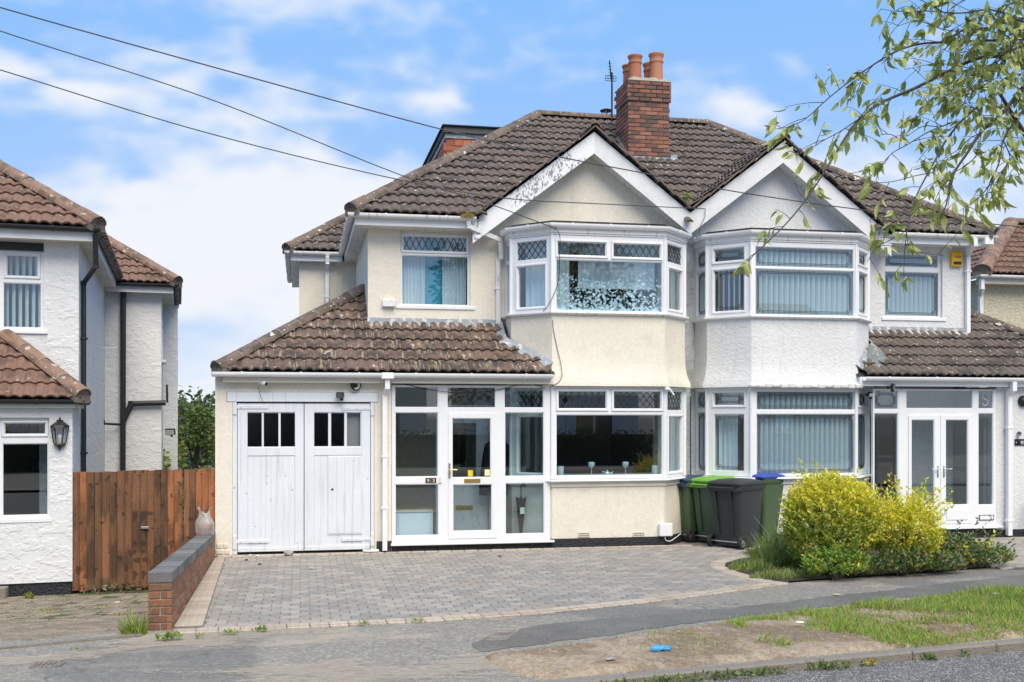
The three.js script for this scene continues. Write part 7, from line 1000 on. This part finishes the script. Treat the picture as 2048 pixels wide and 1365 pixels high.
{ // yellow alarm box with its printed name
  const a = onZ(1900, 534, ZM), b = onZ(1921.5, 504.5, ZM), tx = ctex(128, 176, (c) => { c.fillStyle = '#f2b705'; c.fillRect(0, 0, 128, 176); c.fillStyle = '#1c2440'; c.fillRect(8, 122, 112, 44); c.fillStyle = '#1a1a1a'; c.font = 'bold italic 46px sans-serif'; c.textAlign = 'center'; c.textBaseline = 'middle'; c.fillText('Yale', 64, 62); });
  const t = thing('alarm_box', 'yellow alarm box with dark lower panel high on the white house', 'alarm box', [(a.x + b.x) / 2, a.y, ZM]); part(t, 'casing', cboxG(a.x, b.x, a.y, b.y, ZM + 0.002, ZM + 0.07, 0.014), std({ color: lin(0.80, 0.45, 0.01), roughness: 0.45 })); part(t, 'front_print', new THREE.PlaneGeometry(b.x - a.x - 0.03, b.y - a.y - 0.03).translate((a.x + b.x) / 2, (a.y + b.y) / 2, ZM + 0.0715), std({ map: tx, roughness: 0.45 }));
}
{ // number 95, lamps on the white garage wall
  const a = onZ(2029.5, 892, 0), b = onZ(2062, 878.5, 0), tx = ctex(256, 96, (c) => { c.fillStyle = '#14161c'; c.fillRect(0, 0, 256, 96); c.fillStyle = '#e6e6e6'; c.font = 'bold 70px serif'; c.textAlign = 'center'; c.textBaseline = 'middle'; c.fillText('95', 128, 52); for (const x of [20, 236]) { c.beginPath(); c.arc(x, 48, 8, 0, 7); c.fill(); } });
  const t = thing('house_number_sign', 'dark number 95 sign on the white house wall', 'sign', [(a.x + b.x) / 2, a.y, 0]); part(t, 'plate', cboxG(a.x, b.x, a.y, b.y, 0.002, 0.012, 0.003), M.black); part(t, 'lettering', new THREE.PlaneGeometry(b.x - a.x - 0.006, b.y - a.y - 0.006).translate((a.x + b.x) / 2, (a.y + b.y) / 2, 0.0135), std({ map: tx, roughness: 0.4 }));
  const p = onZ(2046, 803, 0), q = onZ(2036.5, 868, 0); const d = lathe([[0, 0.09], [0.05, 0.08], [0.09, 0.04], [0.095, 0]], 20); d.rotateX(PI / 2).translate(p.x, p.y, 0.005); solo('wall_lamp', d, M.black, 'round black wall lamp above the number 95 sign', 'lamp');
  const e = thing('wall_lamp', 'tiny dark dome lamp just above the number 95 sign', 'lamp', [q.x, q.y - 0.03, 0]); part(e, 'hood', lathe([[0, 0.05], [0.03, 0.035], [0.034, 0]], 14).translate(q.x, q.y - 0.01, 0.04), M.black); part(e, 'lens', lathe([[0.03, 0], [0.026, -0.03], [0, -0.036]], 12).translate(q.x, q.y - 0.01, 0.04), M.frost); part(e, 'stem', soup().rod([q.x, q.y, 0.0], [q.x, q.y + 0.005, 0.03], 0.01).geo(), M.black);
  // scrolled iron plant stand and green hose at the frame's edge
  const g = onY(2044, 1072), s = thing('plant_stand', 'black scrolled iron plant stand at the white house wall', 'plant stand', [g.x + 0.03, 0, 0.22], 0, null, true); const sc = []; for (let k = 0; k < 3; k++) { const P = []; for (let i = 0; i <= 24; i++) { const t2 = i / 24, a2 = t2 * 9; P.push(V3(0.09 * (1 - t2 * 0.6) * cos(a2 + k * 2.1), 0.12 + k * 0.2 + 0.09 * sin(a2), 0.05 * sin(k * 2 + a2 * 0.5))); } sc.push(tube(P, 0.007, 5, 40)); } part(s, 'scrollwork', merge(sc), M.black); part(s, 'uprights', soup().rod([-0.08, 0, 0], [-0.06, 0.68, 0], 0.008).rod([0.1, 0, 0.02], [0.08, 0.68, 0], 0.008).rod([0, 0, -0.1], [0, 0.68, -0.04], 0.008).geo(0.9), M.black); part(s, 'pot', lathe([[0.05, 0.45], [0.075, 0.56], [0.08, 0.57], [0.07, 0.57]], 16).translate(0.02, 0.1, 0), std({ color: lin(0.03, 0.16, 0.12) }));
  const hp = []; for (let i = 0; i <= 60; i++) { const a2 = i * 0.42, rr = 0.11 - 0.03 * sin(i * 0.3); hp.push(V3(g.x + 0.02 + rr * cos(a2), 0.02 + 0.0013 * i, 0.42 + rr * 0.8 * sin(a2))); } solo('garden_hose', tube(hp, 0.012, 6, 240), phy({ color: lin(0.01, 0.17, 0.13), roughness: 0.45 }), 'coiled dark green garden hose on the white house drive', 'hose');
}
// ================================================================== aerial and flue on the ridge
{
  const z = -4.4, b = onZ(1224, 232, z), t0 = onZ(1224, 150, z), t = thing('tv_aerial', 'thin black television aerial on a mast behind the chimney', 'aerial', [b.x, 7.7, z]); part(t, 'mast', soup().rod([b.x, 7.7, z], [b.x, t0.y + 0.05, z], 0.018).geo(0.9), M.black);
  const S = soup(), c = onZ(1221.5, 157, z), w = 0.22, h = 0.1; for (let i = 0; i < 3; i++) S.rod([c.x - w / 2, c.y - h / 2 + h * i / 2, z], [c.x + w / 2, c.y - h / 2 + h * i / 2, z], 0.006, 0.006, 5); for (let i = 0; i < 5; i++) S.rod([c.x - w / 2 + w * i / 4, c.y - h / 2, z], [c.x - w / 2 + w * i / 4, c.y + h / 2, z], 0.005, 0.005, 5); part(t, 'reflector', S.geo(), M.black); const e = onZ(1209, 133, z); part(t, 'boom', soup().rod([c.x, c.y, z + 0.02], [e.x, e.y, z + 0.35], 0.012).geo(), M.black); const el = soup(); for (let i = 1; i < 6; i++) { const q = V3(c.x, c.y, z + 0.02).lerp(V3(e.x, e.y, z + 0.35), i / 6); el.rod([q.x - 0.05, q.y, q.z], [q.x + 0.05, q.y, q.z], 0.003, 0.003, 4); } part(t, 'elements', el.geo(), M.black);
  const f = onZ(1213, 236, -4.6), g = thing('flue_cowl', 'short terracotta flue with a flat rain cap on the ridge', 'flue', [f.x, 7.8, -4.6]); part(g, 'flue', lathe([[0.1, 0], [0.1, 0.22], [0.115, 0.225], [0.115, 0.26], [0.08, 0.26], [0.08, 0.1]], 20).translate(f.x, 7.72, -4.6), M.pot[1]); part(g, 'rain_cap', lathe([[0, 0.03], [0.07, 0.025], [0.13, 0.0], [0.13, -0.012], [0, -0.005]], 22).translate(f.x, 8.09, -4.6), M.blackIron); const st = soup(); for (let i = 0; i < 4; i++) { const a = i * PI / 2 + 0.4; st.rod([f.x + 0.09 * cos(a), 7.96, -4.6 + 0.09 * sin(a)], [f.x + 0.1 * cos(a), 8.09, -4.6 + 0.1 * sin(a)], 0.01, 0.01, 5); } part(g, 'cap_legs', st.geo(), M.pot[0]);
}
// ================================================================== on the window board of the lower bay
{
  const z = -0.13, y = 1.075, silver = phy({ color: lin(0.62, 0.64, 0.65), metalness: 0.6, roughness: 0.25 }), cry = phy({ color: lin(0.55, 0.6, 0.6), roughness: 0.3 });
  part(H1.frontLow, 'window_board', boxG(0.02, 1.79, 1.045, 1.074, -0.3, -0.075).applyMatrix4(H1.frontLow.m), M.upvc);
  [[1183, 'silver goblet candle holder beside the silver ornament in the lower bay window'], [1251, 'silver goblet candle holder alone in the middle of the lower bay window']].forEach(([u, l]) => { const x = X(u, z), t = thing('candle_holder', l, 'candle holder', [x, y, z], 0, null, true); part(t, 'stem', lathe([[0.035, 0], [0.032, 0.006], [0.008, 0.012], [0.007, 0.06], [0.011, 0.07], [0.007, 0.08], [0.007, 0.13], [0.012, 0.14]], 14), silver); part(t, 'bowl', lathe([[0.01, 0.138], [0.035, 0.15], [0.05, 0.18], [0.05, 0.21], [0.044, 0.225], [0.04, 0.225], [0.044, 0.18], [0, 0.15]], 18), cry); });
  [[1121, 'pale cylinder vase at the porch end of the lower bay window'], [1310, 'mottled silver cylinder vase at the bin end of the lower bay window']].forEach(([u, l]) => { const x = X(u, z); solo('vase', lathe([[0, 0], [0.052, 0.002], [0.052, 0.165], [0.047, 0.165], [0.047, 0.02]], 20).translate(x, y, z), cry, l, 'vase'); });
  { const x = X(1214, z), t = thing('silver_ornament', 'small rounded silver ornament on the lower bay window board', 'ornament', [x, y, z], 0, null, true); part(t, 'body', lathe([[0.02, 0], [0.05, 0.02], [0.06, 0.045], [0.045, 0.075], [0.015, 0.085], [0.012, 0.1], [0, 0.105]], 18), silver); part(t, 'spout', taper([V3(0.045, 0.04, 0), V3(0.085, 0.06, 0), V3(0.1, 0.085, 0)], 0.012, 0.006), silver); part(t, 'handle', plain(new THREE.TorusGeometry(0.028, 0.006, 6, 14, PI)).rotateZ(PI / 2).translate(-0.05, 0.05, 0), silver); }
}
// ================================================================== in the porch
{
  const x0 = X(792, -0.2), x1 = X(866, -0.2), t = thing('cabinet', 'low white cabinet inside the porch beside the downpipe', 'cabinet', [(x0 + x1) / 2, 0.1, -0.35]); part(t, 'carcass', cboxG(x0, x1, 0.1, 0.56, -0.5, -0.2, 0.006), M.upvc); part(t, 'top_board', cboxG(x0 - 0.01, x1 + 0.01, 0.562, 0.585, -0.51, -0.185, 0.004), M.creamTrim); part(t, 'door_panel', cboxG(x0 + 0.03, x1 - 0.03, 0.14, 0.53, -0.199, -0.187, 0.005), M.upvc);
  const ux = X(1042, -0.35), u = thing('umbrella', 'folded black umbrella standing in the right hand side of the porch', 'umbrella', [ux, 0.1, -0.35], 0, null, true); const cn = soup(); for (let i = 0; i < 8; i++) { const a = i / 8 * 2 * PI, b = (i + 1) / 8 * 2 * PI, m = (a + b) / 2, rr = 0.085; cn.quad([0.012 * cos(a), 0.02, 0.012 * sin(a)], [0.012 * cos(m), 0.02, 0.012 * sin(m)], [rr * 0.55 * cos(m), 0.62, rr * 0.55 * sin(m)], [rr * cos(a), 0.66, rr * sin(a)]).quad([0.012 * cos(m), 0.02, 0.012 * sin(m)], [0.012 * cos(b), 0.02, 0.012 * sin(b)], [rr * cos(b), 0.66, rr * sin(b)], [rr * 0.55 * cos(m), 0.62, rr * 0.55 * sin(m)]); } part(u, 'canopy', cn.geo(), std({ color: lin(0.012, 0.012, 0.014) })); part(u, 'shaft', soup().rod([0, 0, 0], [0, 0.82, 0], 0.008).geo(), M.black); part(u, 'handle', plain(new THREE.TorusGeometry(0.035, 0.011, 8, 16, PI)).translate(0.035, 0.82, 0), M.black); part(u, 'label_tag', cboxG(-0.03, 0.04, 0.40, 0.50, 0.075, 0.08, 0.001), M.curtainPale);
  const cx = X(978, -0.8), ct = thing('coat', 'dark coat hanging inside the porch beside the inner door', 'coat', [cx + 0.15, 0.75, -0.95], 0, null, true); const rings = [[0, 0.26, 0.1], [0.35, 0.25, 0.11], [0.7, 0.22, 0.1], [0.9, 0.19, 0.085], [1.0, 0.06, 0.05]].map(([y, w, d]) => { const P = []; for (let i = 0; i < 24; i++) { const a = i / 24 * 2 * PI, k = 1 + 0.13 * sin(a * 6) * (1 - y * 0.8); P.push([w * cos(a) * k, y * 0.9, d * sin(a) * k]); } return P; }); part(ct, 'coat_body', loft(rings).geo(1.0), std({ color: lin(0.02, 0.016, 0.018), roughness: 0.95 })); part(ct, 'hook', soup().rod([0, 0.9, 0], [0, 0.95, -0.12], 0.008).geo(), M.chrome);
}
// ================================================================== odds and ends
{
  // carrier bag of broken terracotta on the wall end
  const p = onZ(415, 1063, 0.55), t = thing('carrier_bag', 'thin white carrier bag holding red brick rubble on the wall coping', 'bag', [-0.10, 0.37, 0.55], 0.2, null, true), r = rng(14); const rk = soup(); for (let i = 0; i < 6; i++) rk.cbox(-0.09 + 0.06 * (i % 3), -0.03 + 0.06 * (i % 3), 0.005 + 0.08 * floor(i / 3), 0.075 + 0.08 * floor(i / 3), -0.06 + 0.01 * i, 0.05 + 0.008 * i, 0.012); part(t, 'rubble', rk.geo(), std({ color: lin(0.45, 0.16, 0.10), map: grainT }));
  const lv = [[0, 0.11], [0.05, 0.125], [0.16, 0.12], [0.2, 0.1], [0.25, 0.075], [0.3, 0.06], [0.34, 0.085]].map(([y, w]) => { const P = []; for (let i = 0; i < 28; i++) { const a = i / 28 * 2 * PI, k = 1 + 0.14 * sin(a * 5 + y * 17) * (0.3 + y * 2.2) + 0.08 * (r() - 0.5); P.push([w * 1.05 * cos(a) * k, y + (y > 0.28 ? 0.05 * sin(a * 2 + 1) : 0), w * 0.85 * sin(a) * k]); } return P; }); part(t, 'bag_film', loft(lv, true, false).geo(0.5), phy({ color: lin(0.85, 0.85, 0.84), roughness: 0.3, transmission: 0.78, thickness: 0, side: THREE.DoubleSide }));
}
{
  const g = (u, v, y = 0) => onY(u, v, y), lump = (s, sx, sy, sz) => { const q = new THREE.IcosahedronGeometry(1, 2), a = q.attributes.position, r = rng(s), ph = [r() * 6, r() * 6, r() * 6]; for (let i = 0; i < a.count; i++) { const x = a.getX(i), y = a.getY(i), z = a.getZ(i), k = 0.82 + 0.2 * sin(3.1 * x + ph[0]) * sin(2.7 * y + ph[1]) + 0.12 * sin(5 * z + ph[2]); a.setXYZ(i, x * k * sx, max(-0.35, y * k) * sy, z * k * sz); } return metricUV(toCreasedNormals(plain(q), 0.5)); };
  const st = g(577, 1112); solo('stone', lump(3, 0.075, 0.06, 0.06).translate(st.x, 0.03, st.z), std({ color: lin(0.34, 0.32, 0.29), map: grainT, roughness: 0.95 }), 'grey stone propped against the garage doors', 'stone');
  const pw = [onZ(727, 1103, 0.06), onZ(731, 1107, 0.09), onZ(742, 1112, 0.1), onZ(757, 1117, 0.09)]; solo('waste_pipe', tube(pw.map(q => V3(q.x, max(q.y, 0.03), q.z)), 0.022, 10, 30), M.upvcOld, 'short white bent waste pipe on the ground beside the garage doors', 'pipe');
  // rubbish under the garage doors
  [[445, 1112, 'blue scrap of plastic beside the brick wall and garage', [0.03, 0.2, 0.5]], [500, 1113, 'white scrap of paper under the left garage door', [0.7, 0.7, 0.7]], [515, 1114, 'small white chip under the left garage door hinge', [0.7, 0.7, 0.68]], [492, 1122, 'brown dead leaf on the drive before the left garage door', [0.1, 0.05, 0.03]], [519, 1131, 'dark dead leaf on the drive further from the garage door', [0.05, 0.03, 0.03]], [622, 1139, 'pale curled leaf on the drive before the right garage door', [0.45, 0.42, 0.3]], [1000, 1115, 'dark red dead leaf on the drive before the porch', [0.12, 0.04, 0.03]]].forEach(([u, v, l, c], i) => { const q = g(u, v); solo('litter', lump(20 + i, 0.032, 0.014, 0.024).translate(q.x, 0.012, q.z), std({ color: lin(...c) }), l, 'litter'); });
  // litter on footway and verge
  [[1672, 1192, 'pale wood chip on the dark footway in front of the shrubs', [0.5, 0.44, 0.32], 0.06, FY], [1586, 1308, 'flat pale pebble on the bare verge earth', [0.5, 0.46, 0.4], 0.03, 0.03], [1222, 1321, 'grey pebble on the bare verge near the tarmac', [0.35, 0.33, 0.3], 0.05, 0.02], [1600, 1248, 'white scrap of paper in the verge grass', [0.75, 0.75, 0.72], 0.05, 0.04], [1990, 1190, 'white scrap at the top of the verge grass', [0.75, 0.75, 0.72], 0.05, 0.04], [65, 1184, 'white scrap of paper at the foot of the brown fence', [0.8, 0.8, 0.8], 0.06, -0.38], [234, 1207, 'white pebble on the old block drive', [0.75, 0.73, 0.7], 0.035, -0.3]].forEach(([u, v, l, c, s, y], i) => { const q = g(u, v, y); solo('litter', lump(40 + i, s, s * 0.22, s * 0.6).translate(q.x, y + 0.012, q.z), std({ color: lin(...c) }), l, 'litter'); });
  // a dropped glove on the verge
  { const q = g(1325, 1299, 0.03), t = thing('glove', 'crumpled light blue rubber glove lying on the bare verge', 'glove', [q.x, vergeH(q.x, q.z) + 0.002, q.z], 0.4, null, true), bl = phy({ color: lin(0.05, 0.30, 0.58), roughness: 0.45 }); const fs = []; for (let i = 0; i < 4; i++) fs.push(taper([V3(0.02, 0.014, -0.03 + 0.018 * i), V3(0.06, 0.022, -0.035 + 0.02 * i), V3(0.095 - 0.006 * abs(i - 1.5), 0.012, -0.03 + 0.019 * i)], 0.011, 0.008, 7)); fs.push(taper([V3(-0.02, 0.016, 0.03), V3(0.01, 0.02, 0.06), V3(0.035, 0.012, 0.07)], 0.012, 0.009, 7)); part(t, 'fingers', merge(fs), bl); part(t, 'palm', lump(9, 0.05, 0.028, 0.045).translate(-0.01, 0.016, 0), bl); part(t, 'cuff', taper([V3(-0.04, 0.016, 0), V3(-0.075, 0.018, -0.01), V3(-0.1, 0.016, -0.03)], 0.034, 0.03, 9), bl); }
  const db = onZ(4, 1190, 0.6); solo('kerb_block', cboxG(db.x - 0.12, db.x + 0.055, -0.42, -0.27, 0.5, 0.66, 0.012), M.kerb, 'small concrete block beside the neighbour black plinth', 'block');
}
// ------------------------------------------------------------------ draw
scene.traverse((o) => { if (o.isMesh) { o.castShadow = true; o.receiveShadow = true; } });
renderer.render(scene, camera);
